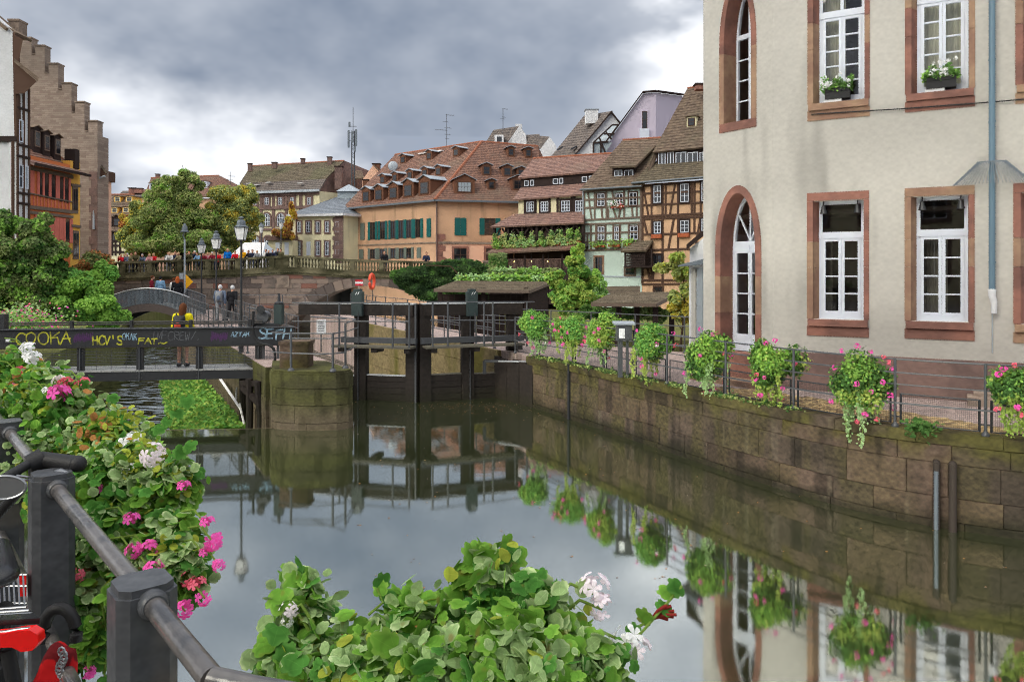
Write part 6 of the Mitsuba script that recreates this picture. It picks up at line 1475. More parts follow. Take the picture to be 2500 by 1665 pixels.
crowd = [(205, 262, 'red', 'blond', 'photo', 'red top at the far left end of the crowd'), (238, 258, 'slate', 'blond', 'lean', 'slate jacket, second from the left end of the crowd'), (262, 253, 'grey', 'silver', 'stand', 'grey coat, third from the left end of the crowd'), (310, 248, 'khaki', 'brown', 'stand', 'khaki jacket left of the olive one'), (348, 238, 'olive', 'brown', 'lean', 'olive jacket left of the gap in the crowd'),
         (425, 262, 'slate', 'silver', 'lean', 'slate jacket standing alone left of the red jacket'), (505, 258, 'pink', 'blond', 'lean', 'pale pink jacket right beside the red one'), (555, 252, 'red', 'blond', 'lean', 'wide red jacket leaning on the balustrade'), (690, 240, 'grey', 'brown', 'stand', 'grey top just behind the white jacket'), (710, 240, 'white', 'blond', 'lean', 'white jacket leaning on the balustrade'), (765, 235, 'navy', 'brown', 'stand', 'navy jacket right of the white one'),
         (815, 242, 'khaki', 'blond', 'lean', 'khaki top right of the navy jacket'), (872, 255, 'black', 'brown', 'stand', 'black jacket behind the hooded lamp pole'), (910, 235, 'olive', 'ginger', 'photo', 'olive jacket taking a picture'), (970, 228, 'navy', 'silver', 'photo', 'navy jacket and raised arms with camera'), (1010, 262, 'sky', 'brown', 'lean', 'pale blue top low by the balustrade'), (1060, 250, 'maroon', 'brown', 'lean', 'maroon jacket at the farthest lantern'), (1108, 243, 'pink', 'blond', 'lean', 'pink top between the two lanterns'),
         (1160, 245, 'maroon', 'silver', 'lean', 'maroon jacket and grey hair near the middle lantern'), (1215, 240, 'red', 'brown', 'stand', 'red top right of the middle lantern'), (1310, 203, 'blue', 'blond', 'stand', 'bright blue jacket, tallest in the crowd'), (1395, 228, 'red', 'brown', 'lean', 'small red top left of the nearest lamp'), (1470, 208, 'amber', 'silver', 'stand', 'amber yellow jacket behind the nearest lamp'), (1545, 222, 'black', 'brown', 'lean', 'black jacket before the white tent'), (1570, 215, 'navy', 'brown', 'stand', 'dark navy coat before the white tent'),
         (1625, 225, 'grey', 'blond', 'lean', 'grey top under the tent ridge'), (1712, 212, 'white', 'brown', 'stand', 'white shirt beside a dark jacket right of the tent'), (1735, 216, 'black', 'silver', 'lean', 'dark jacket right of the tent'), (1782, 222, 'navy', 'brown', 'lean', 'navy top near the bridge crown'), (1835, 203, 'black', 'brown', 'stand', 'black coat near the thin lamp'), (1868, 208, 'olive', 'brown', 'stand', 'olive coat at the right end of the crowd')]
for i, (x, y, col, hair, pose, txt) in enumerate(crowd):
    u, v = c5(x, y); dep = BW.d(u) + .62 + .35 * (i % 3) + (.5 if pose == 'stand' else 0); zd = PD(u); h = min(1.92, max(1.5, (Z(v, dep) - zd) * 1.0))
    person(X(u, dep), dep, zd, 'person in ' + txt, pose, col, ('denim', 'black', 'grey')[i % 3], hair, 180 + (i * 37 % 50 - 25), h, 'people on the stone bridge')
for x, y, col, pose, txt in ((1275, 790, 'black', 'stand', 'person in black top walking on the right half of the stone bridge'), (1620, 792, 'navy', 'stand', 'person in navy shirt resting both hands on the balustrade at right')):
    u, v = c3(x, y); dep = BW.d(u) + 1.0; person(X(u, dep), dep, PD(u), txt, 'lean' if col == 'navy' else pose, col, 'denim', 'brown', 180, 1.72)
def deck_z(u): return Z(741 + ((u - 362) / 100) ** 2 * 33, AD) + .02
for x, y, col, hair, lh_, txt, yaw in ((515, 522, 'maroon', 'brown', False, 'person in dark red top crossing the arched footbridge', -60), (605, 495, 'sky', 'black', False, 'person in light blue shirt at the top of the arched footbridge', 10), (742, 510, 'white', 'brown', False, 'person in white shirt half hidden behind the black coat', -30), (785, 492, 'black', 'ginger', True, 'person with ginger hair and black coat on the arched footbridge', 20)):
    u, v = c5(x, y); dep = AD + 1.0 + (.7 if col == 'white' else 0); zd = deck_z(u) - .05; person(X(u, dep), dep, zd, txt, 'stand', col, 'black', hair, yaw, max(1.5, min(1.8, Z(v, dep) - zd)), long_hair=lh_)
t1, w1 = person(X(537, 36), 36.0, WT, 'person with grey hair and grey rucksack walking away on the path', 'walk', 'slate', 'grey', 'silver', 12, 1.72)
t2, w2 = person(X(566, 35.6), 35.6, WT, 'white haired person in black jacket walking away on the path', 'walk', 'black', 'black', 'silver', -4, 1.70)
def pack(x, y, z, s, label, mt, pm, yaw):
    t = thing('rucksack', label, 'rucksack'); tw = T().translate([float(x), float(y), float(z)]).rotate([0, 0, 1], yaw).scale(float(s))
    b = fuse([manifold3d.Manifold.batch_hull([blob((i * .10, -.0, k), .06, (1, 1.1, 1)) for i in (-1, 1) for k in (0, .36)] + [blob((0, -.07, .16), .10, (1.2, 1, 1.4))])], .05)
    obj('bag', mikit.ply(b, mt, smooth=True), None, t, to_world=tw)
    p_ = fuse([blob((0, -.15, .13), .09, (1.0, .45, 1.3))]); obj('pocket', mikit.ply(p_, pm, smooth=True), None, t, to_world=tw)
    st = MB()
    for s_ in (-1, 1): st.tube([(s_ * .09, .02, .40), (s_ * .11, .10, .46), (s_ * .12, .22, .40), (s_ * .12, .26, .25), (s_ * .10, .06, .02)], .018, 6)
    obj('straps', mikit.ply(st.mesh(), mt), None, t, to_world=tw)
pack(X(537, 36) - .0, 35.86, WT + 1.0, 1.0, 'grey rucksack on the back of the grey haired walker', 'cloth_grey', 'cloth_slate', 12)
wy = 21.0; wx, wz = X(446, wy), zf(905)
person(wx, wy, wz, 'person with long brown hair in yellow vest and shorts on the iron footbridge', 'stand', 'yellow', 'black', 'brown', 6, 1.72, fine=0.035, bare=True, long_hair=True)
pack(wx - .02, wy - .17, wz + 1.0, 1.0, 'black rucksack with orange pocket worn over the yellow vest', 'rubber', 'orange_buoy', 6)

# ------------------------------------------------------------------ left side: white house, orange house, stepped gable
c9 = lambda x, y: (x / 3.92, 250 + y / 3.92)
cA = lambda x, y: (x / 5.228, y / 5.228)
oh2 = thing('orange_shuttered_house', 'orange half timbered house with coral shutters and dormered roof on the left bank', 'house')
WO = Wall(-30.05, 46.8, -29.93, 52.6)
o = lambda x, y: (WO.s(c9(x, 0)[0]), WO.z(*c9(x, y)))
m = MB(); WO.box(m, o(258, 0)[0], o(672, 0)[0], 0.5, 11.0, -7, 0); obj('wall', m, 'wood_orange', oh2)
m = MB(); WO.box(m, o(673, 0)[0], o(765, 0)[0], 0.5, 11.3, -7, 0); obj('wall', m, 'plaster_ochre', oh2, label='narrow ochre end bay')
def oo(name, x0, x1, y0, y1, mt, n0, n1):             # y measured at x0
    a = o(x0, y0)[1]; b = o(x0, y1)[1]; m = MB(); WO.box(m, o(x0, 0)[0], o(x1, 0)[0], b, a, n0, n1); return obj(name, m, mt, oh2)
for x0, x1 in ((284, 322), (350, 374), (402, 422), (462, 486), (528, 566), (602, 614), (652, 670)): oo('shutter', x0, x1, 640 + (x0 - 284) * .235, 868 + (x0 - 284) * .235, 'shutter_coral', .004, .06)
for x0, x1 in ((376, 400), (425, 460), (488, 526), (570, 600), (616, 650)): k = oo('window', x0, x1, 645 + (x0 - 284) * .24, 880 + (x0 - 284) * .24, 'glass_dark', .004, .03)
for x0, x1 in ((470, 512), (514, 556), (558, 600), (602, 622), (662, 690)): oo('shutter', x0, x1, 1096 + (x0 - 470) * .10, 1325 + (x0 - 470) * .10, 'shutter_coral', .004, .06)
for x0, x1 in ((330, 350), (372, 390)): oo('shutter', x0, x1, 1070, 1300, 'shutter_coral', .004, .06)
for x0, x1 in ((352, 370), (624, 660)): oo('window', x0, x1, 1080 + (x0 - 352) * .12, 1335, 'glass_dark', .004, .03)
for x0, y0, x1, y1, w in ((262, 1000, 690, 1050, .22), (262, 1050, 690, 1098, .18), (262, 625, 690, 715, .25), (262, 868, 690, 955, .08), (500, 1415, 690, 1425, .2)):
    m = MB(); a, b = o(x0, y0), o(x1, y1); WO.beam(m, *a, *b, w, .0, .10); obj('beam', m, 'timber_grey', oh2)
for x in np.arange(282, 690, 34): oo('batten', x, x + 7, 885 + (x - 284) * .2, 990 + (x - 284) * .1, 'shutter_coral', .002, .035)
for x0, x1, y0, y1 in ((690, 742, 800, 1060), (695, 750, 1225, 1500)): oo('window', x0, x1, y0, y1, 'timber_grey', .004, .05); oo('pane', x0 + 6, (x0 + x1) / 2 - 2, y0 + 30, y1 - 25, 'glass_dark', .05, .06); oo('pane', (x0 + x1) / 2 + 2, x1 - 6, y0 + 30, y1 - 25, 'glass_dark', .05, .06)
for y in (790, 1180): m = MB(); WO.beam(m, *o(676, y), *o(765, y + 12), .18, .0, .10); obj('beam', m, 'timber_grey', oh2)
zE = WO.z(*c9(270, 600)); RA, RB = V(-29.3, 46.5, zE), V(-29.1, 52.3, zE)
RC, RD = V(-33.2, 50.2, 13.9), V(-33.4, 46.4, 13.9)
mid0, mid1 = RA + (RD - RA) * .28 + V(0, 0, -.45), RB + (V(-33.2, 52.3, 13.9) - RB) * .28 + V(0, 0, -.45)
roof(oh2, RA, RB, mid1, mid0, 'tiles_pink', .28); _, nO = roof(oh2, mid0, mid1, RC, RD, 'tiles_red', .28)
roof(oh2, mid1, mid1 + V(-6, 1.5, 0), RC + V(0, .05, 0), RC, 'tiles_red', .3); ridge(oh2, mid1, RC, .10)
for x, y in ((318, 452), (412, 490), (515, 525)):
    p = ray_plane(*c9(x, y), mid0, nO); dormer(oh2, p + V(.25, 0, 0), WO.e, WO.N, .72, 1.35, 2.4, 'timber_dark', 'tiles_brown', frame='timber_grey', over=.12)
m = MB(); m.bar(RA, RB, .14, .14); obj('gutter', m, 'timber_dark', oh2)
m = MB(); WO.box(m, o(700, 0)[0], o(745, 0)[0], o(700, 632)[1], o(700, 445)[1], -.6, .12); obj('louvre', m, 'timber_dark', oh2)

tg = thing('stepped_gable_house', 'tall tower like house with stepped pale brick gable behind the orange house', 'tower')
gd_ = 58.0; st = [(62, 77, 94), (86, 109, 113), (118.6, 142, 157), (151, 174.5, 204.6), (183, 206, 250.5), (215, 238, 297)]; nt = [134, 179, 219, 275, 321]
pts = [(X(-60, gd_), 0.5), (X(-60, gd_), Z(60, gd_)), (X(62, gd_), Z(94, gd_))]
for i, (u0, u1, v) in enumerate(st):
    if i: pts.append((X(u0, gd_), Z(v, gd_)))
    pts.append((X(u1, gd_), Z(v, gd_)))
    if i < 5: pts += [(X(u1, gd_), Z(nt[i], gd_)), (X(st[i + 1][0], gd_), Z(nt[i], gd_))]
pts.append((X(238, gd_), .5))
TW = Wall(0, gd_, 1, gd_); m = MB(); TW.poly(m, sg.Polygon(pts), -.75, 0); obj('wall', m, 'tower_brick', tg)
for u0, u1, v in st: m = MB(); TW.box(m, X(u0 - .8, gd_), X(u1 + .8, gd_), Z(v, gd_), Z(v, gd_) + .10, -.85, .08); obj('coping_stone', m, 'sandstone_grey', tg)
for i in range(5): m = MB(); TW.box(m, X(st[i][1], gd_) + .004, X(st[i + 1][0], gd_) - .004, Z(nt[i], gd_), Z(nt[i], gd_) + .07, -.85, .06); obj('coping_stone', m, 'sandstone_grey', tg)
obj('side_wall', MB().box(X(238, gd_) - 9, X(238, gd_) - .004, gd_ + .76, gd_ + 1.6, .5, Z(330, gd_)), 'tower_brick', tg)
for j in range(16):
    z = 1.5 + j * .62; w0 = 11 if j % 2 else 6; m = MB(); TW.box(m, X(238 - 9 - w0, gd_), X(238, gd_) + .01, z, z + .60, .003, .05); obj('quoin_stone', m, 'sandstone_dark', tg)
tr_ = thing('oriel_turret', 'small projecting turret with tiled roof on the right side of the stepped gable house', 'turret')
TX = X(232, 59); m = MB().box(TX, X(247, 59), 58.6, 60.5, .5, Z(440, 59)); obj('wall', m, 'plaster_pink', tr_)
obj('timber_front', MB().box(TX - .3, X(252, 59), 58.3, 60.8, Z(440, 59), Z(415, 59)), 'timber_brown', tr_)
roof(tr_, P(262, 422, 58.4), P(262, 424, 60.9), P(233, 385, 60.8), P(233, 385, 58.6), 'tiles_brown', .3); obj('soffit', MB().add([P(262, 425, 58.4), P(231, 445, 58.4), P(231, 400, 58.4)], [[0, 1, 2]]), 'timber_brown', tr_)
obj('gutter', MB().tube([P(256, 430, 58.3), P(232, 440, 58.3), P(229, 450, 58.2), P(229, 560, 57.9)], .08, 6), 'zinc', tr_)
wh = thing('white_house', 'pale white gabled house at the left edge with timbered side', 'house')
wd_ = 36.0; W1 = Wall(0, wd_, 1, wd_)
m = MB(); W1.poly(m, sg.Polygon([(X(-160, wd_), Z(344, wd_)), (X(39, wd_), Z(344, wd_)), (X(34, wd_), Z(80, wd_)), (X(-6, wd_), Z(44, wd_)), (X(-160, wd_), Z(-90, wd_))]), -.4, 0); obj('wall', m, 'plaster_white', wh)
m = MB(); W1.box(m, X(-160, wd_), X(37, wd_), 0.5, Z(344, wd_) - .002, -.4, -.10); obj('wall', m, 'plaster_white', wh)
m = MB(); W1.box(m, X(-160, wd_), X(41, wd_), Z(346, wd_), Z(333, wd_), -.42, .05); obj('beam', m, 'timber_dark', wh)
m = MB(); W1.beam(m, X(39, wd_), Z(340, wd_), X(34.5, wd_), Z(80, wd_), .12, -.3, .03); obj('beam', m, 'timber_brown', wh)
obj('downpipe', MB().tube([(X(31.5, 35.8), 35.8, Z(346, 35.8)), (X(31.5, 35.8), 35.8, 1)], .07, 6), 'timber_brown', wh)
W2 = Wall(X(40, wd_), wd_, X(40, wd_) + .02, wd_ + 1.6); m = MB(); W2.box(m, 0, .95, .5, Z(205, wd_), -.35, 0); obj('side_wall', m, 'plaster_white', wh)
for v0, v1, gl in ((290, 345, 'pane_pale'), (400, 458, 'glass_dark'), (400, 458, 'pane_pale')):
    a, b, c, d = (.12, .44, Z(v1, wd_), Z(v0, wd_)) if gl != 'pane_pale' or v0 < 300 else (.54, .82, Z(v1, wd_), Z(v0, wd_)); far_window(wh, W2, a, b, c, d, 1, 2, 'white_paint', each=False, glass=gl)
for v in (262, 352, 380, 470, 495): m = MB(); W2.box(m, 0, .95, Z(v + 3, wd_), Z(v - 3, wd_), .003, .06); obj('beam', m, 'timber_dark', wh)
for s_ in (.05, .49, .89): m = MB(); W2.box(m, s_ - .06, s_ + .06, .6, Z(206, wd_), .0, .05); obj('beam', m, 'timber_brown', wh)
obj('roof', MB().bar(P(-170, -95, 36.5), P(36, 82, 36.5), 1.3, .14).bar(P(30, 74, 36.6), P(58, 92, 36.6), 1.2, .14), 'tiles_brown', wh)
obj('roof', MB().hexa([P(34, 152, 35.6), P(92, 200, 35.6), P(92, 200, 37.4), P(34, 152, 37.4), P(34, 142, 35.6), P(95, 190, 35.6), P(95, 190, 37.4), P(34, 142, 37.4)]), 'tiles_brown', wh)
obj('eaves', MB().hexa([P(36, 230, 35.8), P(60, 228, 35.8), P(60, 228, 37.3), P(36, 230, 37.3), P(35, 153, 35.8), P(90, 199, 35.8), P(90, 199, 37.3), P(35, 153, 37.3)]).hexa([P(35, 150, 35.9), P(46, 150, 35.9), P(46, 150, 37.3), P(35, 150, 37.3), P(34, 85, 35.9), P(56, 96, 35.9), P(56, 96, 37.3), P(34, 85, 37.3)]), 'timber_brown', wh)
obj('chimney', MB().box(X(20, 37), X(47, 37), 37, 37.6, Z(90, 37), Z(52, 37)), 'sandstone_grey', wh); obj('chimney_cap', MB().box(X(19, 37), X(48, 37), 36.95, 37.65, Z(52, 37), Z(47, 37)), 'sandstone_grey', wh)

# ------------------------------------------------------------------ sheds below the timbered row, white annex beside the cream building
def shed(label, front, back, posts, wall, zb, mt='shed_roof'):
    t = thing('wooden_shed', label, 'shed'); A, B, Cc, Dd = front[0], front[1], back[1], back[0]
    n = nrm(np.cross(B - A, Dd - A)); n = n if n[2] > 0 else -n; k = 12
    for i in range(k):                                # overlapping boards
        p0, p1 = A + (Dd - A) * (i / k), B + (Cc - B) * (i / k); q0, q1 = A + (Dd - A) * ((i + 1.15) / k), B + (Cc - B) * ((i + 1.15) / k)
        m = MB().hexa([p0 + n * .0, p1 + n * .0, q1 - n * .03, q0 - n * .03, p0 + n * .035, p1 + n * .035, q1, q0]); obj('roof_board', m, mt, t)
    obj('fascia', MB().bar(A - n * .06, B - n * .06, .05, .12).bar(B - n * .06, Cc - n * .06, .05, .14), 'timber_grey', t)
    for x, y in posts: obj('post', MB().box(x - .09, x + .09, y - .09, y + .09, zb, float(A[2]) + .05), 'timber_dark', t)
    return t
textured('shed_roof', lambda p, n, uv: mix(C(128, 116, 102), C(100, 92, 78), fbm(p.x * 1.2, p.y * 4, 0.0, 3)) * (0.75 + 0.5 * fbm(p.x * 6, p.y * 6, 1.0, 2)), 0.8, 0.25)
s1_ = shed('wide wooden shed with grey board roof below the gallery house', (P(1059, 706, 33), P(1292, 709, 33)), (P(1116, 685.5, 37.5), P(1347, 688, 37.5)), [(X(1075, 33.6), 33.6), (X(1180, 33.6), 33.6), (X(1284, 33.6), 33.6), (X(1335, 37.3), 37.3)], None, .5)
for x0, x1, y in ((1068, 1288, 34.4),):
    n = 16
    for i in range(n): a, b = X(x0 + (x1 - x0) * i / n, y), X(x0 + (x1 - x0) * (i + 1) / n, y); obj('wall_board', MB().box(a + .006, b - .006, y, y + .05, .5, 2.75), 'timber_dark', s1_)
obj('wall', MB().hexa([(X(1290, 33.4), 33.4, .5), (X(1338, 37.2), 37.2, .5), (X(1338, 37.2), 37.3, .5), (X(1290, 33.4), 33.5, .5), (X(1290, 33.4), 33.4, 2.9), (X(1338, 37.2), 37.2, 3.2), (X(1338, 37.2), 37.3, 3.2), (X(1290, 33.4), 33.5, 2.9)]), 'timber_dark', s1_)
s2_ = shed('small open wooden shed with brown board roof in front of the orange timbered house', (P(1443, 740, 27.5), P(1602, 741, 27.5)), (P(1498, 713, 31), P(1657, 713, 31)), [(X(1511, 28), 28), (X(1555, 28.4), 28.4), (X(1600, 28), 28), (X(1640, 30.6), 30.6), (X(1500, 30.6), 30.6)], None, .6)
s3_ = shed('narrow brown lean-to roof at the foot of the mint house', (P(1470, 712, 50), P(1562, 710, 50)), (P(1468, 700, 52.5), P(1562, 698, 52.5)), [(X(1478, 50.4), 50.4), (X(1550, 50.4), 50.4)], None, .7)
an = thing('white_annex', 'narrow white annex with roller shutter and grey canopy behind the cream building', 'annex')
ax = lambda u, v, d=18.2: P(u, v, d)
m = MB(); AWl = Wall.px(1682, 18.6, 1730, 17.9); AWl.box(m, 0, AWl.L, WT - .05, AWl.z(1690, 640), -1.2, 0)
obj('wall', m, 'plaster_white', an)
m = MB(); AWl.poly(m, sg.Polygon([(AWl.s(1684), AWl.z(1690, 640)), (AWl.s(1730), AWl.z(1690, 640)), (AWl.s(1730), AWl.z(1720, 572)), (AWl.s(1684), AWl.z(1686, 606))]), -1.2, 0); obj('gable', m, 'plaster_white', an)
m = MB(); AWl.box(m, AWl.s(1703), AWl.s(1717), WT + .02, AWl.z(1700, 655), .004, .02)
for j in range(26): z = WT + .05 + j * .085; AWl.box(m, AWl.s(1703), AWl.s(1717), z, z + .07, .02, .035)
obj('roller_shutter', m, 'zinc', an)
m = MB(); AWl.box(m, AWl.s(1692), AWl.s(1702), WT - .04, AWl.z(1690, 655), .004, .05); obj('pilaster', m, 'plaster_cream', an)
obj('canopy', MB().hexa([ax(1655, 651, 18.4), ax(1718, 645, 17.6), ax(1730, 645, 18.4), ax(1682, 650, 19), ax(1655, 648, 18.4), ax(1718, 632, 17.6), ax(1730, 630, 18.4), ax(1682, 640, 19)]), 'zinc_dark', an)
obj('roof', MB().hexa([ax(1676, 610), ax(1724, 571), ax(1724, 571, 19.4), ax(1676, 610, 19.4), ax(1676, 597), ax(1724, 556), ax(1724, 556, 19.4), ax(1676, 597, 19.4)]), 'timber_dark', an)
# ------------------------------------------------------------------ vegetation
def serr(o, k=.07):
    q = []
    for i in range(len(o)):
        a, b = o[i], o[(i + 1) % len(o)]; m = (a + b) / 2; q += [a * (1 - k * (i > 0)) + V(0, .42) * k * (i > 0), m + (m - V(0, .42)) * k]
    return np.array(q)
LEAF = {  # outline in its own plane: x across, y from stem to tip; z droop added later
    'oval': np.array([(0, 0), (.30, .22), (.36, .52), (.22, .82), (0, 1.0), (-.22, .82), (-.36, .52), (-.30, .22)]),
    'lobed': np.array([(0, .02), (.20, -.08), (.44, .02), (.54, .24), (.46, .36), (.58, .52), (.50, .72), (.32, .70), (.20, .92), (0, 1.0), (-.20, .92), (-.32, .70), (-.50, .72), (-.58, .52), (-.46, .36), (-.54, .24), (-.44, .02), (-.20, -.08)]),
    'round': np.array([(0, 0), (.36, .02), (.52, .34), (.46, .68), (.22, .90), (0, .84), (-.22, .90), (-.46, .68), (-.52, .34), (-.36, .02)])}
LEAF = {'oval': serr(LEAF['oval']), 'lobed': LEAF['lobed'], 'round': serr(LEAF['round'])}
def leaf_template(kind, cup=.16, fold=.10):
    o = LEAF[kind]; c = V(0, .42)
    inner = c + (o - c) * .5
    def z(p): return -cup * ((p[:, 0] ** 2) * 1.2 + (p[:, 1] - .42) ** 2) * 1.6 + fold * np.abs(p[:, 0])
    pts = np.vstack([[c], inner, o]); zz = z(pts); n = len(o); f = []
    for i in range(n):
        j = (i + 1) % n; f += [[0, 1 + i, 1 + j], [1 + i, 1 + n + i, 1 + n + j], [1 + i, 1 + n + j, 1 + j]]
    return np.column_stack([pts, zz]), np.array(f)
QUAD = (np.array([(0, 0, 0), (.38, .45, .10), (0, 1, -.04), (-.38, .45, .10)]), np.array([[0, 1, 2], [0, 2, 3]]))
TRI3 = (np.array([(0, 0, 0), (.42, .30, .06), (.28, .75, .02), (0, 1, -.08), (-.28, .75, .02), (-.42, .30, .06)]), np.array([[0, 1, 2], [0, 2, 3], [0, 3, 4], [0, 4, 5]]))
def frames(nrmls, rng, tip=None, jitter=.5):
    """Orthonormal frames: z along the leaf's normal, y towards its tip."""
    n = nrmls + rng.normal(0, jitter, nrmls.shape); n /= np.linalg.norm(n, axis=1, keepdims=True) + 1e-9
    t = rng.normal(0, 1, nrmls.shape) if tip is None else tip + rng.normal(0, .35, nrmls.shape)
    t -= (t * n).sum(1, keepdims=True) * n; t /= np.linalg.norm(t, axis=1, keepdims=True) + 1e-9
    return np.stack([np.cross(t, n), t, n], -1)
def scatter(tpl, c, R, size):
    v, f = tpl; n = len(c)
    vs = np.einsum('nij,kj->nki', R, v) * np.broadcast_to(size, (n,))[:, None, None] + c[:, None]
    return vs.reshape(-1, 3), (f[None] + (np.arange(n) * len(v))[:, None, None]).reshape(-1, 3)
def clumps(rng, blobs, per, spread=1.0, shell=.35):
    """Points and outward normals in a set of (centre, radii) clumps, denser near each clump's surface."""
    P_, N_ = [], []
    for c, r in blobs:
        k = int(per * r[0] * r[1] ** .5 * r[2] ** .5 if per < 0 else per)
        d = rng.normal(0, 1, (k, 3)); d /= np.linalg.norm(d, axis=1, keepdims=True); q = 1 - shell * rng.random((k, 1)) ** 1.5 + rng.normal(0, .05, (k, 1))
        P_.append(V(*c) + d * q * V(*r)); m = d / V(*r); N_.append(m / np.linalg.norm(m, axis=1, keepdims=True))
    return np.vstack(P_), np.vstack(N_)
def foliage(parent, P_, N_, rng, mats, size, tpl=QUAD, jitter=.55, tip=None, names=('foliage', 'foliage', 'foliage'), up=.35):
    N_ = N_ + V(0, 0, up); pick = rng.integers(len(mats), size=len(P_))
    # patches of one tone keep together
    w = meshkit.noise(P_ * 1.3 + 5, 3); pick = np.where(rng.random(len(P_)) < .65, np.clip((w * len(mats) * 1.3 - .15 * len(mats)).astype(int), 0, len(mats) - 1), pick)
    for i, mt in enumerate(mats):
        m = pick == i
        if m.sum() < 3: continue
        R = frames(N_[m], rng, tip, jitter); v, f = scatter(tpl, P_[m], R, size * rng.uniform(.7, 1.25, m.sum()))
        obj(names[i % len(names)], mikit.ply((v, f), mt), None, parent, kind='stuff')
def branches(rng, base, top, spread, n, r, twist=.25):
    m = MB(); base, top = V(*base), V(*top)
    tr = [base + (top - base) * t + rng.normal(0, twist * .25, 3) * t for t in np.linspace(0, 1, 6)]; tr[0] = base
    m.tube(tr, r, 7, r2=r * .25); mb = MB()
    for k in range(n):
        t = rng.uniform(.28, .95); a = base + (top - base) * t; d = rng.normal(0, 1, 3); d[2] = abs(d[2]) * .8 + .2; d /= np.linalg.norm(d)
        L = np.array(spread) * rng.uniform(.5, .95); e_ = a + d * L; mid = (a + e_) / 2 + rng.normal(0, .08, 3) * np.linalg.norm(e_ - a) + V(0, 0, .06 * L[2])
        mb.tube([a, mid, e_], r * .38 * (1.2 - t), 5, r2=r * .06)
    return m, mb
def tree(name, label, u, d, z0, vtop, blobs_px, mats, per, size, seed, group=None, tr=.18, tpl=QUAD, depth=.8, cat='tree', trunk=True, shell=.45, nb=26):
    """Crown from pixel ellipses (u, v, ru, rv) at about distance d."""
    rng = np.random.default_rng(seed); t = thing(name, label, cat, group); bl = []
    for (cu, cv, ru, rv) in blobs_px:
        r = ru / FPX * d * 1.1; h = rv / FPX * d * 1.05; dd = d + rng.uniform(-.35, .35) * r
        n = max(7, int(7 + r * 6.0))
        for k in range(n):                            # break each mass into smaller clumps
            a = rng.normal(0, 1, 3); a /= np.linalg.norm(a); q = rng.uniform(.25, 1.0) ** .7
            bl.append((V(X(cu, dd), dd, Z(cv, dd)) + a * V(r, r * depth, h) * q, V(r, r * depth, h) * rng.uniform(.18, .42)))
    P_, N_ = clumps(rng, bl, per, shell=shell)
    foliage(t, P_, N_, rng, mats, size, tpl)
    if trunk:
        zt = Z(vtop, d); s = (max(b[2] for b in blobs_px) / FPX * d)
        a, b = branches(rng, (X(u, d), d, z0), (X(u, d) + .2, d, zt - .15 * (zt - z0)), (s, s, s * .9), nb, tr)
        obj('trunk', a, 'bark', t, smooth=60); obj('limbs', b, 'bark', t, smooth=60, kind='stuff')
    return t
TR = ['leaf_tree', 'leaf_tree_dark', 'leaf_tree']
tree('large_tree', 'tall green tree in the middle of the group behind the stone bridge', 440, 71, 3.6, 425, [(432, 480, 60, 50), (452, 450, 38, 28), (400, 540, 72, 55), (480, 545, 70, 55), (440, 590, 90, 34)], ['leaf_tree', 'leaf_tree_dark', 'leaf_tree', 'leaf_ivy'], 620, .20, 1, 'trees behind the stone bridge', .35)
tree('large_tree', 'olive tree at the right of the group behind the stone bridge', 565, 73, 3.6, 445, [(560, 490, 52, 42), (585, 540, 48, 50), (540, 560, 55, 45), (592, 480, 28, 30), (575, 600, 60, 28)], ['leaf_tree', 'leaf_tree_dark', 'leaf_tree', 'leaf_yellow'], 620, .20, 2, 'trees behind the stone bridge', .32)
tree('large_tree', 'yellowing tree at the left edge of the group behind the stone bridge', 345, 72, 3.6, 480, [(345, 520, 34, 34), (330, 570, 38, 40), (372, 560, 44, 46), (350, 600, 56, 26)], ['leaf_yellow', 'leaf_tree', 'leaf_tree_dark'], 560, .20, 3, 'trees behind the stone bridge', .25)
tree('rust_tree', 'small rust coloured autumn tree beside the far timbered house', 318, 78, 3.6, 520, [(316, 545, 22, 26), (308, 575, 16, 18)], ['leaf_rust', 'leaf_yellow'], 900, .2, 4, None, .15)
tree('terrace_plant', 'orange autumn plant trained up the terrace beside the yellow building', 712, 78.5, 8, 498, [(716, 515, 6, 18), (706, 545, 9, 12)], ['leaf_yellow', 'leaf_rust'], 160, .28, 5, None, .06, cat='plant')
tree('terrace_plant', 'row of orange foliage along the terrace of the yellow building', 690, 78.6, 7.5, 560, [(675, 570, 10, 9), (692, 568, 10, 9), (708, 572, 9, 8)], ['leaf_rust', 'leaf_yellow'], 200, .26, 6, None, .05, cat='plant', trunk=False)
# left bank bushes
tree('leafy_bush', 'big dark green bush at the left edge in front of the orange house', 40, 27, 1.1, 515, [(30, 600, 70, 66), (85, 562, 44, 42), (60, 690, 100, 66), (-20, 560, 66, 66), (130, 650, 60, 56), (20, 740, 90, 56), (110, 740, 70, 50), (60, 630, 80, 60)], ['leaf_deep', 'leaf_ivy', 'leaf_tree_dark', 'leaf_deep'], 800, .125, 11, 'bushes on the left bank', .12)
tree('leafy_bush', 'light green rounded bush between dark bush and arched footbridge', 215, 28, 1.1, 640, [(195, 695, 70, 50), (240, 700, 42, 52), (180, 745, 90, 50), (245, 760, 52, 40), (150, 700, 50, 46)], ['leaf_bright', 'leaf_ivy', 'leaf_ivy'], 760, .12, 12, 'bushes on the left bank', .08)
tree('leafy_bush', 'small yellow leaved bush at the water end of the left bank', 275, 28.5, 1.0, 735, [(272, 765, 16, 30), (285, 785, 14, 18)], ['leaf_yellow', 'leaf_lime', 'leaf_bright'], 420, .13, 13, 'bushes on the left bank', .05)
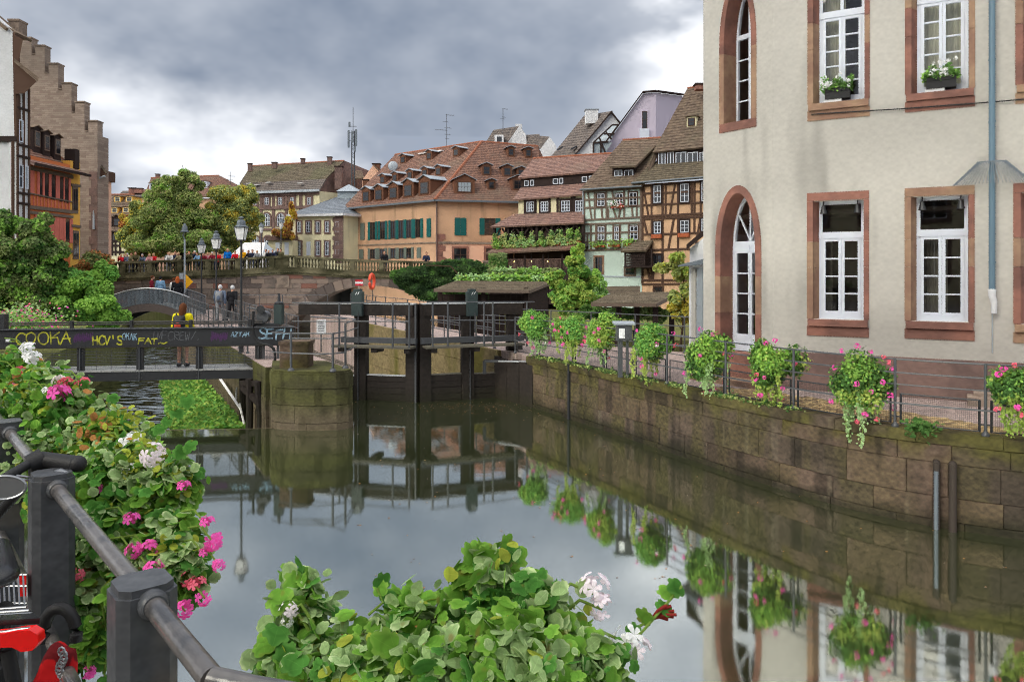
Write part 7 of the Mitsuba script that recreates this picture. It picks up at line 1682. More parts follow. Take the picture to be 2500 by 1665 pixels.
tree('leafy_bush', 'bare brownish bush under the stepped gable house', 225, 50, 1.2, 620, [(225, 640, 40, 26), (200, 660, 30, 24), (262, 655, 26, 20)], ['leaf_tree_dark', 'leaf_rust', 'leaf_deep'], 240, .18, 14, 'bushes on the left bank', .07, nb=60)
# strip of water plants along the channel wall, ivy on the bridge, hedge
def on_slope(rng, n, f, N=(0, 0, 1)):
    t = rng.random((n, 2)); p = np.array([f(a, b) for a, b in t]); return p, np.tile(V(*N), (n, 1))
rng = np.random.default_rng(31)
k = thing('water_plants', 'bright green bank of water plants along the foot of the channel wall', 'water plants'); labels[k]['kind'] = 'stuff'
def strip_f(a, b):
    p = PL.at(2.6 + a * 14.0, 0.05 + b * (1.9 - .5 * a)); return V(p[0], p[1], LOW + .36 * math.sin(math.pi * min(1, b * 1.1 + .12)) ** .6 * (1.1 - .4 * a))
p, n = on_slope(rng, 15000, strip_f); p[:, 2] += rng.normal(0, .06, len(p))
for i, mt in enumerate(('leaf_bright', 'leaf_lime', 'leaf_ivy')):
    m = rng.random(len(p)) < (.55, .3, .4)[i]; R = frames(n[m], rng, None, .6); v, f = scatter(TRI3, p[m], R, rng.uniform(.08, .17, m.sum())); scene[k if i == 0 else f'{k}__{i:03d}'] = mikit.ply((v, f), mt)
iv = thing('bridge_ivy', 'dark green ivy hanging over the right end of the stone bridge', 'ivy'); rng = np.random.default_rng(32)
lo = lambda u: np.interp(u, [955, 975, 1010, 1060, 1150, 1190], [676, 700, 722, 745, 752, 750]); hi = lambda u: np.interp(u, [955, 990, 1050, 1090, 1120, 1150, 1190], [664, 656, 646, 636, 634, 640, 648])
us = 955 + 235 * rng.random(9000) ** .8; vs_ = np.array([hi(u) + (lo(u) - hi(u)) * q for u, q in zip(us, rng.random(9000))])
bd = np.array([BW.d(u) for u in us]) - .15 - .9 * meshkit.noise(np.column_stack([us / 22, vs_ / 16, vs_ * 0]), 5); p = np.column_stack([X(us, bd), bd, Z(vs_, bd)])
foliage(iv, p, np.tile(V(0, -1, .3), (len(p), 1)), rng, ['leaf_dark', 'leaf_dark', 'leaf_deep'], .22, QUAD, .5)
obj('stem', MB().tube([P(1150, 750, 57.5), P(1140, 690, 57.9), P(1100, 650, 58.2), P(1040, 648, 58.4)], .06, 6), 'bark', iv)
tree('clipped_bush', 'dark clipped bush on the bridge end beside the stone pillar', 1150, 60.5, 3.6, 633, [(1148, 655, 26, 20), (1165, 668, 18, 18)], ['leaf_dark', 'leaf_deep'], 420, .22, 33, None, .1, cat='bush', trunk=False)
tree('young_maple', 'yellow green young tree between the wooden sheds', 1400, 31.5, .75, 612, [(1405, 640, 24, 26), (1385, 690, 38, 36), (1425, 690, 34, 36), (1400, 735, 58, 34), (1412, 612, 12, 14), (1440, 735, 36, 26)], ['leaf_lime', 'leaf_ivy', 'leaf_lime', 'leaf_bright'], 430, .15, 34, None, .07)
tree('shrub', 'grey green shrub leaning on the mint house', 1452, 36, .75, 660, [(1455, 690, 24, 26), (1465, 725, 24, 22)], ['leaf_pale', 'leaf_ivy'], 360, .14, 35, None, .05)
tree('thin_tree', 'thin yellowing tree between orange timbered house and white annex', 1660, 25.5, .75, 600, [(1655, 632, 22, 18), (1668, 668, 24, 20), (1640, 650, 20, 12), (1612, 655, 16, 8), (1660, 720, 30, 30), (1690, 700, 22, 40), (1672, 760, 34, 24)], ['leaf_yellow', 'leaf_tree', 'leaf_lime'], 230, .13, 36, None, .05, shell=.8)
tree('hedge', 'dark hedge behind the small wooden shed', 1560, 30.5, .75, 752, [(1460, 762, 30, 16), (1510, 765, 34, 16), (1560, 766, 34, 16), (1610, 766, 34, 16), (1660, 766, 34, 18), (1420, 765, 30, 18)], ['leaf_deep', 'leaf_tree_dark'], 260, .13, 37, None, .05, cat='hedge', trunk=False)
k = thing('flower_hedge', 'long light green flower row above the grey shed roof', 'hedge'); rng = np.random.default_rng(38)
p = np.array([P(1118 + 232 * a, 679 + 3 * b, 38.5 + .3 * c) for a, b, c in rng.random((2600, 3))]) + rng.normal(0, .09, (2600, 3)); foliage(k, p, np.tile(V(0, -.5, 1), (len(p), 1)), rng, ['leaf_lime', 'leaf_ivy', 'leaf_pale', 'leaf_bright'], .17, QUAD, .6)
k = thing('flower_hedge', 'darker flower row at the foot of the brown gallery house', 'hedge')
p = np.array([P(1196 + 165 * a, 662 + 8 * b, 52 + .4 * c) for a, b, c in rng.random((2600, 3))]) + rng.normal(0, .12, (2600, 3)); foliage(k, p, np.tile(V(0, -.5, 1), (len(p), 1)), rng, ['leaf_deep', 'leaf_ivy', 'leaf_tree_dark', 'leaf_pale'], .20, QUAD, .6)
# balcony flowers of the gallery house: one box per bay
Wq = recess(ROW, .95)
for i in range(8):
    x = 128 + i * 72; t = thing('balcony_flowers', f'{["first", "second", "third", "fourth", "fifth", "sixth", "seventh", "eighth"][i]} flower box from the left on the gallery balcony of the brown house', 'flower box', 'flower boxes on the gallery balcony')
    s0, s1 = Wq.s(c4(x, 0)[0]), Wq.s(c4(x + 66, 0)[0]); zz = Wq.z(*c4(x + 33, 1078 - i * 4)); m = MB(); Wq.box(m, s0, s1, zz - .28, zz, -.05, .2); obj('box', m, 'terracotta', t)
    q = rng.random((650, 3)); p = np.array([Wq.w(s0 + (s1 - s0) * a, -.1 + .5 * b, zz - .25 + 1.25 * c * (.55 + .45 * math.sin(a * 9 + i))) for a, b, c in q]); foliage(t, p, np.tile(V(*(hN), .6), (len(p), 1)), rng, ['leaf_ivy', 'leaf_deep', 'leaf_tree', 'leaf_pale'], .15, QUAD, .6)
k = thing('wall_creeper', 'dark creeper curtain at the left end of the lower gallery', 'creeper')
p = np.array([P(*c4(95 + 110 * a, 1135 + 130 * b), 58.6 + .4 * c) for a, b, c in rng.random((2200, 3))]); foliage(k, p, np.tile(V(0, -1, .2), (len(p), 1)), rng, ['leaf_deep', 'leaf_tree_dark'], .18, QUAD, .5)
for i, (x, y) in enumerate(((826, 1072), (925, 1068), (1030, 1062), (946, 812))):
    t = thing('sill_flowers', ['small plant on the lower left window sill of the mint house', 'small plant on the lower middle window sill of the mint house', 'small plant on the lower right window sill of the mint house', 'red box of flowers on the upper middle window of the mint house'][i], 'flower box', 'window plants of the mint house')
    c = off(rp(x, y, 0), .22); m = MB().tm(trimesh.creation.box((.95, .2, .2), trimesh.transformations.translation_matrix(c - V(0, 0, .15)) @ trimesh.transformations.rotation_matrix(math.atan2(he[1], he[0]), (0, 0, 1)))); obj('box', m, 'terracotta', t)
    p = c + rng.normal(0, 1, (260, 3)) * V(.36, .22, .16); foliage(t, p, np.tile(V(*hN, .6), (len(p), 1)), rng, ['leaf_deep', 'leaf_ivy', 'leaf_tree_dark'] if i < 3 else ['leaf_deep', 'petal_white', 'petal_rose'], .13, QUAD, .6)
# flowers on the far side of the footbridge
t = thing('flower_planter', 'yellow green planter with pink flowers behind the left end of the iron footbridge', 'planter'); rng = np.random.default_rng(41)
p = np.array([P(45, 792, 23.5)]) + rng.normal(0, 1, (2400, 3)) * V(.62, .4, .26); foliage(t, p, np.tile(V(0, -.4, 1), (len(p), 1)), rng, ['leaf_lime', 'leaf_pale', 'leaf_ivy'], .10, QUAD, .6)
p = np.array([P(75, 778, 23.2)]) + rng.normal(0, 1, (150, 3)) * V(.7, .3, .22); foliage(t, p, np.tile(V(0, -.6, .5), (len(p), 1)), rng, ['petal_rose', 'petal_pink'], .09, QUAD, .8, names=('blossoms', 'blossoms'))
# ------------------------------------------------------------------ quay railing with panels and hanging flower baskets
def foot(u, v): d = D(v, WT); return V(X(u, d), d)
fp_ = [(1313, 872), (1391, 890), (1478, 904), (1546, 921), (1641, 938), (1779, 969), (1942, 996), (2173, 1043), (2404, 1072)]
qa = [EDGE.near(*foot(u, v)) for u, v in fp_]
qa = [qa[0] - 1.3] + qa + [qa[-1] + 1.25, qa[-1] + 2.5]
qr = thing('quay_railing', 'dark iron quay railing with wire mesh panels on the canal wall', 'railing')
RO = 0.10                                             # set back from the edge
for i, a in enumerate(qa):
    p = V(*EDGE.at(a, RO), WT)
    obj('post', MB().tube([p, p + V(0, 0, 1.06)], .022, 10).lathe([(.055, 0), (.055, .03), (.03, .06), (.022, .08)], p, 10), 'iron_grey', qr, smooth=40)
for a, b in zip(qa[:-1], qa[1:]):
    aa = np.linspace(a, b, max(2, int((b - a) / .3) + 1))
    for h, r in ((1.045, .014), (.84, .012), (.66, .010), (.375, .014)):
        obj('rail', MB().tube([V(*EDGE.at(x, RO - (.03 if h < .4 else 0)), WT + h) for x in aa], r, 8), 'iron_grey', qr)
    i0, i1 = a + .075, b - .075; xx = np.linspace(i0, i1, max(2, int((i1 - i0) / .3) + 1)); q = lambda x, z: V(*EDGE.at(x, RO + .02), WT + z); m = MB()
    m.tube([q(x, .515) for x in xx], .012, 6).tube([q(x, .06) for x in xx], .012, 6); m.bar(q(i0, .05), q(i0, .52), .024, .024).bar(q(i1, .05), q(i1, .52), .024, .024)
    for e_, s in ((i0, a), (i1, b)): m.bar(q(e_, .16), q(s, .16), .02, .02)
    pf_ = obj('panel_frame', m, 'iron', qr); w = MB()
    for z in np.arange(.085, .51, .027):
        for x0, x1 in zip(xx[:-1], xx[1:]): w.bar(q(x0, z), q(x1, z), .0028, .0028)
    for x in np.arange(i0 + .02, i1, .027): w.bar(q(x, .06), q(x, .515), .0028, .0028, (1, 0, 0))
    obj('mesh', w, 'iron', pf_, kind='stuff')
# control pedestal by the lock
t = thing('control_pedestal', 'grey control pedestal with tilted top among the flower baskets', 'pedestal'); p = V(*foot(1518, 924), WT)
obj('column', MB().tm(trimesh.creation.box((.10, .10, .95), trimesh.transformations.translation_matrix(p + V(0, .25, .47)))).tm(trimesh.creation.box((.06, .06, .95), trimesh.transformations.translation_matrix(p + V(.16, .25, .47)))), 'iron_grey', t)
obj('cabinet', MB().tm(trimesh.creation.box((.34, .24, .34), trimesh.transformations.translation_matrix(p + V(.08, .25, 1.02)))), 'iron_grey', t); obj('lid', MB().hexa([p + V(x, y, z) for x, y, z in ((-.16, .08, 1.19), (.32, .08, 1.19), (.32, .42, 1.22), (-.16, .42, 1.22), (-.16, .08, 1.225), (.32, .08, 1.225), (.32, .42, 1.26), (-.16, .42, 1.26))]), 'zinc', t)
obj('notice', MB().tm(trimesh.creation.box((.13, .006, .22), trimesh.transformations.translation_matrix(p + V(.02, .126, 1.0)))), 'sign_white', t)
# flower basket: a planter hooked on the rail, a ball of leaves, blossoms, trailing stems
def blossom(rng, n=26, r=.05):
    """A cluster of small five petalled flowers."""
    m = MB(); d = rng.normal(0, 1, (n, 3)); d /= np.linalg.norm(d, axis=1, keepdims=True)
    for k in range(n):
        z = d[k]; a = nrm(np.cross(z, V(.3, .5, .8))); b = np.cross(z, a); c = z * r * rng.uniform(.55, 1)
        for j in range(5):
            g = j * 1.2566 + rng.uniform(0, .3); u = math.cos(g) * a + math.sin(g) * b; w = -math.sin(g) * a + math.cos(g) * b; s = r * rng.uniform(.38, .5)
            m.add([c, c + u * s * .6 + w * s * .42 + z * s * .2, c + u * s + z * s * .15, c + u * s * .6 - w * s * .42 + z * s * .2], [[0, 1, 2], [0, 2, 3]])
    return m.mesh()
BL = [blossom(np.random.default_rng(50 + i), 12, .05) for i in range(3)]
BLD = {(i, c): mikit.ply(BL[i], c) for i in range(3) for c in ('petal_pink', 'petal_rose', 'petal_white')}
def rot_any(rng): 
    q = rng.normal(0, 1, 4); return trimesh.transformations.quaternion_matrix(q / np.linalg.norm(q))
def place_(d, p, rng, s=1.0, parent=None, name='blossom'):
    M = rot_any(rng); M[:3, :3] *= s; M[:3, 3] = p; return obj(name, d, None, parent, to_world=T(M.tolist()))
BASK = [(1309, 805, 36, 52, 860, 6, 'first flower basket, nearest the lock gate'), (1390, 815, 40, 58, 880, 10, 'second flower basket from the lock gate'), (1470, 822, 40, 62, 890, 7, 'third flower basket from the lock gate, left of the grey pedestal'), (1590, 848, 46, 72, 935, 9, 'fourth flower basket from the lock gate, right of the pedestal'), (1722, 882, 54, 76, 965, 11, 'basket in front of the arched door'), (1880, 905, 56, 76, 985, 10, 'basket left of the largest one'), (2095, 938, 76, 92, 1085, 17, 'largest flower basket with long trailing stems'), (2482, 955, 60, 70, 1060, 12, 'flower basket cut by the right edge')]
for i, (cu, cv, ru, rv, vt, nf, txt) in enumerate(BASK):
    rng = np.random.default_rng(60 + i); a_ = EDGE.near(*foot(cu, np.interp(cu, [q[0] for q in fp_], [q[1] for q in fp_]))); base = EDGE.at(a_, RO - .20); d = base[1]; base = V(X(cu, d), d)
    t = thing('flower_basket', 'green ' + txt + (' with pink flowers' if i != 6 else ''), 'flower basket', 'flower baskets on the quay railing')
    r, h = ru / FPX * d * (1.26 if i < 4 else 1.14), rv / FPX * d * (.86 if i < 4 else 1.04); c = V(base[0], base[1], Z(cv, d))
    obj('pot', MB().lathe([(.0, -.2), (.15, -.2), (.20, .02), (.19, .02), (.14, -.15)], c + V(0, .06, -.02), 12), 'planter_black', t, smooth=40); obj('hook', MB().tube([c + V(0, .06, .0), V(*EDGE.at(a_, RO), WT + 1.05)], .012, 6), 'iron', t)
    bl = [(c + V(*(rng.normal(0, .29, 3) * V(r, r * .7, h * .8))) + V(0, 0, .12 * h), V(r, r * .8, h) * rng.uniform(.34, .55)) for _ in range(16)]
    P_, N_ = clumps(rng, bl, 560, shell=.7)
    k = int(600 * rv / 70); g = rng.normal(0, 1, (k, 3)) * V(r * .30, r * .28, 0) + c; zb = Z(vt, d) + rng.random(k) ** 1.5 * 0; q = rng.random(k) ** .8
    st = [rng.normal(0, 1, 3) * V(r * .34, r * .25, 0) for _ in range(9)]; Tp = []; stems = MB()
    for sv in st:
        L = (c[2] - Z(vt, d)) * rng.uniform(.65, 1.08); y_ = np.linspace(0, 1, 8); line = c + sv + np.column_stack([.03 * np.sin(y_ * 7 + sv[0] * 40), -.05 * y_, -L * y_]); stems.tube(line, .004, 4)
        tt_ = rng.random(int(60 * L / .5)); Tp.append(np.column_stack([np.interp(tt_, y_, line[:, j]) for j in range(3)]) + rng.normal(0, .022, (len(tt_), 3)))
    obj('trailing_stems', stems, 'stem_green', t)
    Tp = np.vstack(Tp); R = frames(np.tile(V(0, -1, .3), (len(Tp), 1)), rng, V(0, 0, -1), .4); v, f = scatter(TRI3, Tp, R, rng.uniform(.028, .05, len(Tp))); obj('trailing_leaves', mikit.ply((v, f), 'leaf_lime' if i % 2 else 'leaf_pale'), None, t, kind='stuff')
    foliage(t, P_, N_, rng, ['leaf_ivy', 'leaf_deep', 'leaf_lime', 'leaf_bright'] if i > 3 else ['leaf_lime', 'leaf_ivy', 'leaf_bright'], .050, TRI3, .5)
    for j in range(nf):
        dr_ = rng.normal(0, 1, 3); dr_[1] = -abs(dr_[1]) - .3; dr_ /= np.linalg.norm(dr_); p = c + dr_ * V(r, r * .8, h) * rng.uniform(.95, 1.12)
        place_(BLD[(j % 3, ('petal_pink', 'petal_rose', 'petal_pink', 'petal_white' if (i == 0 or i == 3) and j < 4 else 'petal_pink')[j % 4])], p, rng, rng.uniform(.75, 1.15), t)
# boxes with white flowers on the upper sills
for k in range(2):
    rng = np.random.default_rng(80 + k); a, b, c, d = up_w[k]; W = WR; t = thing('window_box', ['black window box with white flowers on the upper window nearest the corner', 'black window box with white flowers left of the downpipe'][k], 'window box', 'flower boxes of the cream building')
    s0, s1 = (a + .34, b - .36) if k == 0 else (a + .36, b - .30); z = c + .40; m = MB(); W.box(m, s0, s1, z, z + .20, -.16, .06); W.box(m, s0 + .01, s1 - .01, z + .14, z + .20, .06, .072); obj('box', m, 'planter_black', t)
    m = MB(); W.box(m, s0 - .02, s0 + .3, c + .34, z - .002, -.14, .03); obj('saucer', m, 'sign_white', t)
    q = rng.random((520, 3)); p = np.array([W.w(s0 - .06 + (s1 - s0 + .1) * x, -.14 + .24 * y, z + .16 + .30 * zz * (.5 + .5 * math.sin(x * 7 + k * 2 + 1) ** 2)) for x, y, zz in q]); foliage(t, p, np.tile(V(*WR.N, .7), (len(p), 1)), rng, ['leaf_ivy', 'leaf_deep', 'leaf_bright'], .055, TRI3, .6)
    for j in range(14): 
        x = rng.random() if j > 3 else (rng.uniform(-.22, .05) if k == 0 else rng.uniform(.4, .7)); place_(BLD[(j % 3, 'petal_white')], W.w(s0 + (s1 - s0) * x, .05 + .15 * rng.random(), z + .22 + rng.uniform(0, .30)), rng, .85, t)
# weeds and moss cushions on the wall top, weed tuft
wd = thing('wall_weeds', 'moss cushions and weeds on the coping of the quay wall', 'weeds'); labels[wd]['kind'] = 'stuff'; rng = np.random.default_rng(90); first = True
pts_ = []
for a in np.r_[np.repeat(rng.uniform(Q0, Q0 + 9, 60), 1), [EDGE.near(*foot(2225, 1058))] * 4, [EDGE.near(*foot(1930, 1000))] * 3]:
    n = rng.integers(15, 50); pts_.append(np.column_stack([EDGE.at(a + rng.normal(0, .10, n), rng.uniform(-.05, .12, n)), WT + np.abs(rng.normal(0, .035, n)) - .01]))
p = np.vstack(pts_)
for i, mt in enumerate(('leaf_deep', 'leaf_tree')):
    m = rng.random(len(p)) < .6; R = frames(np.tile(V(0, -.3, 1), (m.sum(), 1)), rng, None, .7); v, f = scatter(QUAD, p[m], R, rng.uniform(.03, .08, m.sum())); scene[wd if i == 0 else f'{wd}__{i:03d}'] = mikit.ply((v, f), mt)
t = thing('weed_tuft', 'small dark leafy weed growing on the wall edge below the railing', 'weed'); c = V(*EDGE.at(EDGE.near(*foot(2232, 1060)), -.05), WT + .06); p = c + rng.normal(0, 1, (160, 3)) * V(.11, .08, .06); R = frames(np.tile(V(0, -.5, .8), (160, 1)), rng, None, .5); v, f = scatter(TRI3, p, R, rng.uniform(.05, .09, 160)); obj('leaves', mikit.ply((v, f), 'leaf_deep'), None, t, kind='stuff')
# floating leaves and foam specks on the pool
fl = thing('floating_leaves', 'fallen leaves and pale specks floating on the still water', 'floating leaves'); labels[fl]['kind'] = 'stuff'; rng = np.random.default_rng(91)
qd = rng.uniform(9, 22, 300); qx = X(rng.uniform(860, 2500, 300), qd); ok = np.array([sg.Polygon(qp + [(22, 24), (5, 22)]).distance(sg.Point(a, b)) > .1 for a, b in zip(qx, qd)]); p = np.column_stack([qx, qd, np.full(300, .004)])[ok]
extra = np.column_stack([rng.normal(-1.0, 1.2, 520), rng.normal(21.2, .6, 520), np.full(520, .004)]); p = np.vstack([p, extra[(extra[:, 1] < 22)]])
for i, mt in enumerate(('leaf_dry', 'sandstone_grey')):
    m = (rng.random(len(p)) < .4) if i == 0 else (rng.random(len(p)) < .35); R = frames(np.tile(V(0, 0, 1), (m.sum(), 1)), rng, None, .05); v, f = scatter(QUAD, p[m], R, rng.uniform(.02, .045, m.sum())); v[:, 2] = np.abs(v[:, 2] - .004) * .3 + .004; scene[fl if i == 0 else f'{fl}__{i:03d}'] = mikit.ply((v, f), mt)
# ------------------------------------------------------------------ near railing (iron posts and pipe handrail), at the camera's own quay
nr_ = thing('near_railing', 'black iron railing with stout posts and pipe handrail at lower left', 'railing')
RZ = 3.30; rd = nrm(V(.53, -.63)); p1, p2 = V(-.60, 1.23), V(-1.13, 1.86); cn = V(-.389, .974); p3 = p2 - rd * .83; p4 = p3 - rd * .83
def oct_(c, w, ch): return sg.Polygon([(c[0] + x * rd[0] - y * rd[1], c[1] + x * rd[1] + y * rd[0]) for x, y in ((-w, -w + ch), (-w + ch, -w), (w - ch, -w), (w, -w + ch), (w, w - ch), (w - ch, w), (-w + ch, w), (-w, w - ch))])
for c, zt in ((p1, RZ), (p2, RZ + .008), (p3, RZ + .008), (p4, RZ + .008)):
    m = MB().poly(oct_(c, .046, .017), 2.19, zt - .012).poly(oct_(c, .041, .015), zt - .012, zt); obj('post', m, 'railing_paint', nr_)
wat = V(-rd[1], rd[0]) if (V(-rd[1], rd[0]) @ V(1, 1)) > 0 else V(rd[1], -rd[0])
def paint_fn(p, n, uv):
    f = fbm(p.x * 60, p.y * 60, p.z * 60, 3); g = fbm(p.x * 9, p.y * 9, p.z * 9, 3)
    return mix(mix(C(50, 52, 56), C(78, 80, 84), f), C(104, 96, 88), smoothstep(.58, .75, g) * .5)
textured('railing_paint', paint_fn, 0.38, 0.5, bump=lambda p, n, uv: fbm(p.x * 90, p.y * 90, p.z * 90, 2), bscale=0.0012)
textured('rail_worn', lambda p, n, uv: mix(C(86, 82, 80), C(58, 57, 58), smoothstep(.4, .65, fbm(p.x * 22, p.y * 22, p.z * 22, 3))), 0.20, 0.9, bump=lambda p, n, uv: fbm(p.x * 70, p.y * 70, p.z * 70, 2), bscale=0.001)
h3 = lambda c, z, o=0.0: V(*(c + wat * o), z)
for a, b in ((p4, p3), (p3, p2), (p2, p1), (p1, cn)): obj('handrail', MB().tube([h3(a, RZ - .026, .004), h3((a + b) / 2, RZ - .027, .004), h3(b, RZ - .026, .004)], .0160, 16), 'rail_worn', nr_, smooth=50)
for c in (p1, p2, p3): obj('collar', MB().tube([h3(c + rd * .035, RZ - .026, .004), h3(c + rd * .055, RZ - .026, .004), h3(c + rd * .060, RZ - .026, .004)], [.0235, .0235, .018], 16), 'railing_paint', nr_, smooth=50)
for a, b in ((p4, p3), (p3, p2), (p2, p1), (p1, cn)): obj('lower_rail', MB().tube([h3(a, 2.95, -.02), h3(b, 2.95, -.02)], .0150, 14), 'rail_worn', nr_, smooth=50)
obj('handrail', MB().tube([h3(cn, RZ - .026, .004), V(-.325, .955, RZ - .026), V(.6, .68, RZ - .026)], .0160, 14), 'rail_worn', nr_, smooth=50)
obj('lower_rail', MB().tube([V(cn[0], cn[1], 2.95), V(.6, .68, 2.95)], .019, 12), 'rail_worn', nr_, smooth=50)

# ------------------------------------------------------------------ bicycle leaning on the near railing, seen from behind
bk = thing('bicycle', 'black bicycle with silver rack and red reflector leaning on the near railing', 'bicycle')
PB = lambda u, v, d: P(u, v, d)
bd_ = nrm(V(-.53, .63, 0)); ax0 = V(X(-25, 1.42), 1.42, 2.54); ax1 = ax0 + bd_ * 1.02
def hoop(c, r, w, n=40):
    t = np.linspace(0, 2 * np.pi, n); return MB().tube([c + bd_ * r * math.cos(a) + V(0, 0, r * math.sin(a)) for a in t], w, 8, cap=False)
for c, nm in ((ax0, 'rear_wheel'), (ax1, 'front_wheel')):
    k = obj(nm, hoop(c, .325, .018), 'rubber', bk, smooth=60); sp_ = MB()
    for a in np.linspace(0, 2 * np.pi, 32, endpoint=False): sp_.tube([c, c + bd_ * .31 * math.cos(a) + V(0, 0, .31 * math.sin(a))], .0012, 4)
    obj('spokes', sp_, 'steel', k, kind='stuff'); obj('rim', hoop(c, .305, .011), 'steel', k, smooth=60)
sad = PB(12, 1385, 1.56); hb = PB(92, 1120, 1.93); bbk = ax0 + bd_ * .43 + V(0, 0, -.05)
fr = MB().tube([sad - V(0, 0, .08), bbk], .016, 10).tube([bbk, ax0], .010, 8).tube([sad - V(0, 0, .25), ax0], .009, 8).tube([bbk, ax1 - bd_ * .22 + V(0, 0, .35)], .018, 10).tube([ax1, ax1 - bd_ * .14 + V(0, 0, .45), hb - V(.03, .02, .07)], .014, 10).tube([sad - V(0, 0, .22), ax1 - bd_ * .20 + V(0, 0, .42)], .016, 10)
obj('frame', fr, 'rubber', bk, smooth=50)
sm = manifold3d.Manifold.batch_hull([blob(sad + V(*q), r, (1, 1, .42)) for q, r in (((-.085, -.03, 0), .055), ((.0, -.05, 0), .055), ((-.11, .14, .0), .022))]); g = sm.to_mesh(); obj('saddle', (g.vert_properties[:, :3], g.tri_verts), 'saddle_black', bk, smooth=True)
flat('saddle_black', (24, 24, 27), 0.3, 0.5)
gr = MB(); bar = [PB(-60, 1200, 1.75), PB(10, 1168, 1.80), PB(70, 1132, 1.9), PB(105, 1121, 1.93)]; obj('handlebar', MB().tube(bar, .012, 10), 'rubber', bk, smooth=50)
ga, gb = PB(100, 1121, 1.93), PB(190, 1132, 1.90); obj('grip', MB().tube([ga, (ga + gb) / 2, gb], .020, 14).ball(gb, .021, 2).tube([PB(72, 1136, 1.91), PB(108, 1116, 1.93)], .027, 12), 'rubber', bk, smooth=50)
obj('stem', MB().tube([PB(92, 1122, 1.93), PB(100, 1260, 1.95)], .022, 12), 'rubber', bk, smooth=50)
obj('brake_lever', MB().tube([PB(118, 1160, 1.88), PB(150, 1150, 1.87), PB(172, 1160, 1.86)], .008, 8).tube([PB(20, 1158, 1.82), PB(86, 1166, 1.86)], .003, 5).tube([PB(20, 1165, 1.82), PB(86, 1174, 1.86)], .003, 5), 'steel', bk, smooth=50)
mc = PB(8, 1190, 1.7); tt = np.linspace(0, 2 * np.pi, 28); obj('mirror', MB().tube([mc + V(.045 * math.cos(a), .01 * math.cos(a), .026 * math.sin(a)) for a in tt], .003, 6, cap=False).add([mc + V(.043 * math.cos(a), .01 * math.cos(a), .024 * math.sin(a)) for a in tt[:-1]], [[0, i, i + 1] for i in range(1, 26)]), 'steel', bk)
for k in range(5): a = PB(-70, 1492 + k * 7.5, 1.46 - .03 * k); b = PB(66 + k * 6, 1481 + k * 8.2, 1.46 - .03 * k); obj('rack_bar', MB().tube([a, b], .0035, 8), 'steel', bk, smooth=50)
obj('rack', MB().hexa([PB(-70, 1530, 1.33), PB(96, 1522, 1.33), PB(70, 1490, 1.45), PB(-70, 1500, 1.45), PB(-70, 1518, 1.33), PB(98, 1508, 1.33), PB(70, 1486, 1.45), PB(-70, 1496, 1.45)]), 'saddle_black', bk)
rp_ = [(-60, 1556), (10, 1552), (40, 1546), (70, 1543), (86, 1552), (88, 1568), (76, 1582), (52, 1585), (30, 1574), (0, 1575), (-20, 1590), (-60, 1590)]
rz_ = 1.30; rf = MB().poly(sg.Polygon([(X(u, rz_), Z(v, rz_)) for u, v in rp_]).buffer(.004), 0, .02, lambda v: np.column_stack([v[:, 0], rz_ + v[:, 2], v[:, 1]])); obj('reflector', rf, 'reflector_red', bk)
obj('reflector_rim', MB().tube([PB(u, v - 7, 1.31) for u, v in rp_[:6]], .005, 6), 'steel', bk); obj('stay', MB().tube([PB(18, 1585, 1.32), PB(45, 1720, 1.32)], .012, 10), 'rubber', bk, smooth=50)
lk = thing('cable_lock', 'black loop of a bicycle lock round the lower rail', 'lock'); tt = np.linspace(-.3, 3.5, 14)
obj('loop', MB().tube([PB(146 + 40 * math.cos(a), 1545 - 62 * math.sin(a), 1.74) for a in tt], .014, 10), 'rubber', lk, smooth=50)
textured('bag_cloth', lambda p, n, uv: mix(C(176, 20, 24), C(96, 14, 20), smoothstep(.45, .55, noise(p.x * 38, p.y * 38, p.z * 38))), 0.8, 0.2)
bg = thing('red_bag', 'red shopping bag hanging beside the bicycle below the lower rail', 'bag'); q = np.random.default_rng(5)
bm = fuse([manifold3d.Manifold.batch_hull([blob(PB(u, v, 1.62), .02, (1, 1, 1)) for u, v in ((140, 1590), (100, 1680), (165, 1690), (160, 1600), (120, 1790), (180, 1790))])], .02); bv = bm[0] + .012 * (meshkit.fbm(bm[0] * 40, 3, 4)[:, None] - .5); obj('bag', (bv, bm[1]), 'bag_cloth', bg, smooth=True)
ch = MB()
for k in range(9): c = PB(150 + 6 * math.sin(k), 1590 + 9 * k, 1.59); ch.tube([c + V(.007 * math.cos(a), 0, .009 * math.sin(a)) for a in np.linspace(0, 6.28, 9)], .0025, 5, cap=False)
obj('chain', ch, 'steel', bg, kind='stuff')
wb = thing('wire_basket', 'wire bicycle basket holding something red behind the saddle', 'basket'); m = MB()
for k in range(9): m.tube([PB(-40 + 12 * k, 1400, 1.75), PB(-36 + 12 * k, 1475, 1.72)], .002, 5)
for v in (1402, 1430, 1472): m.tube([PB(-50, v, 1.75), PB(66, v, 1.75)], .0025, 5)
obj('wires', m, 'steel', wb); obj('red_cloth', MB().hexa([PB(u, v, d) for v in (1455, 1400) for u, d in ((44, 1.80), (64, 1.80), (64, 1.86), (44, 1.86))]), 'reflector_red', wb)

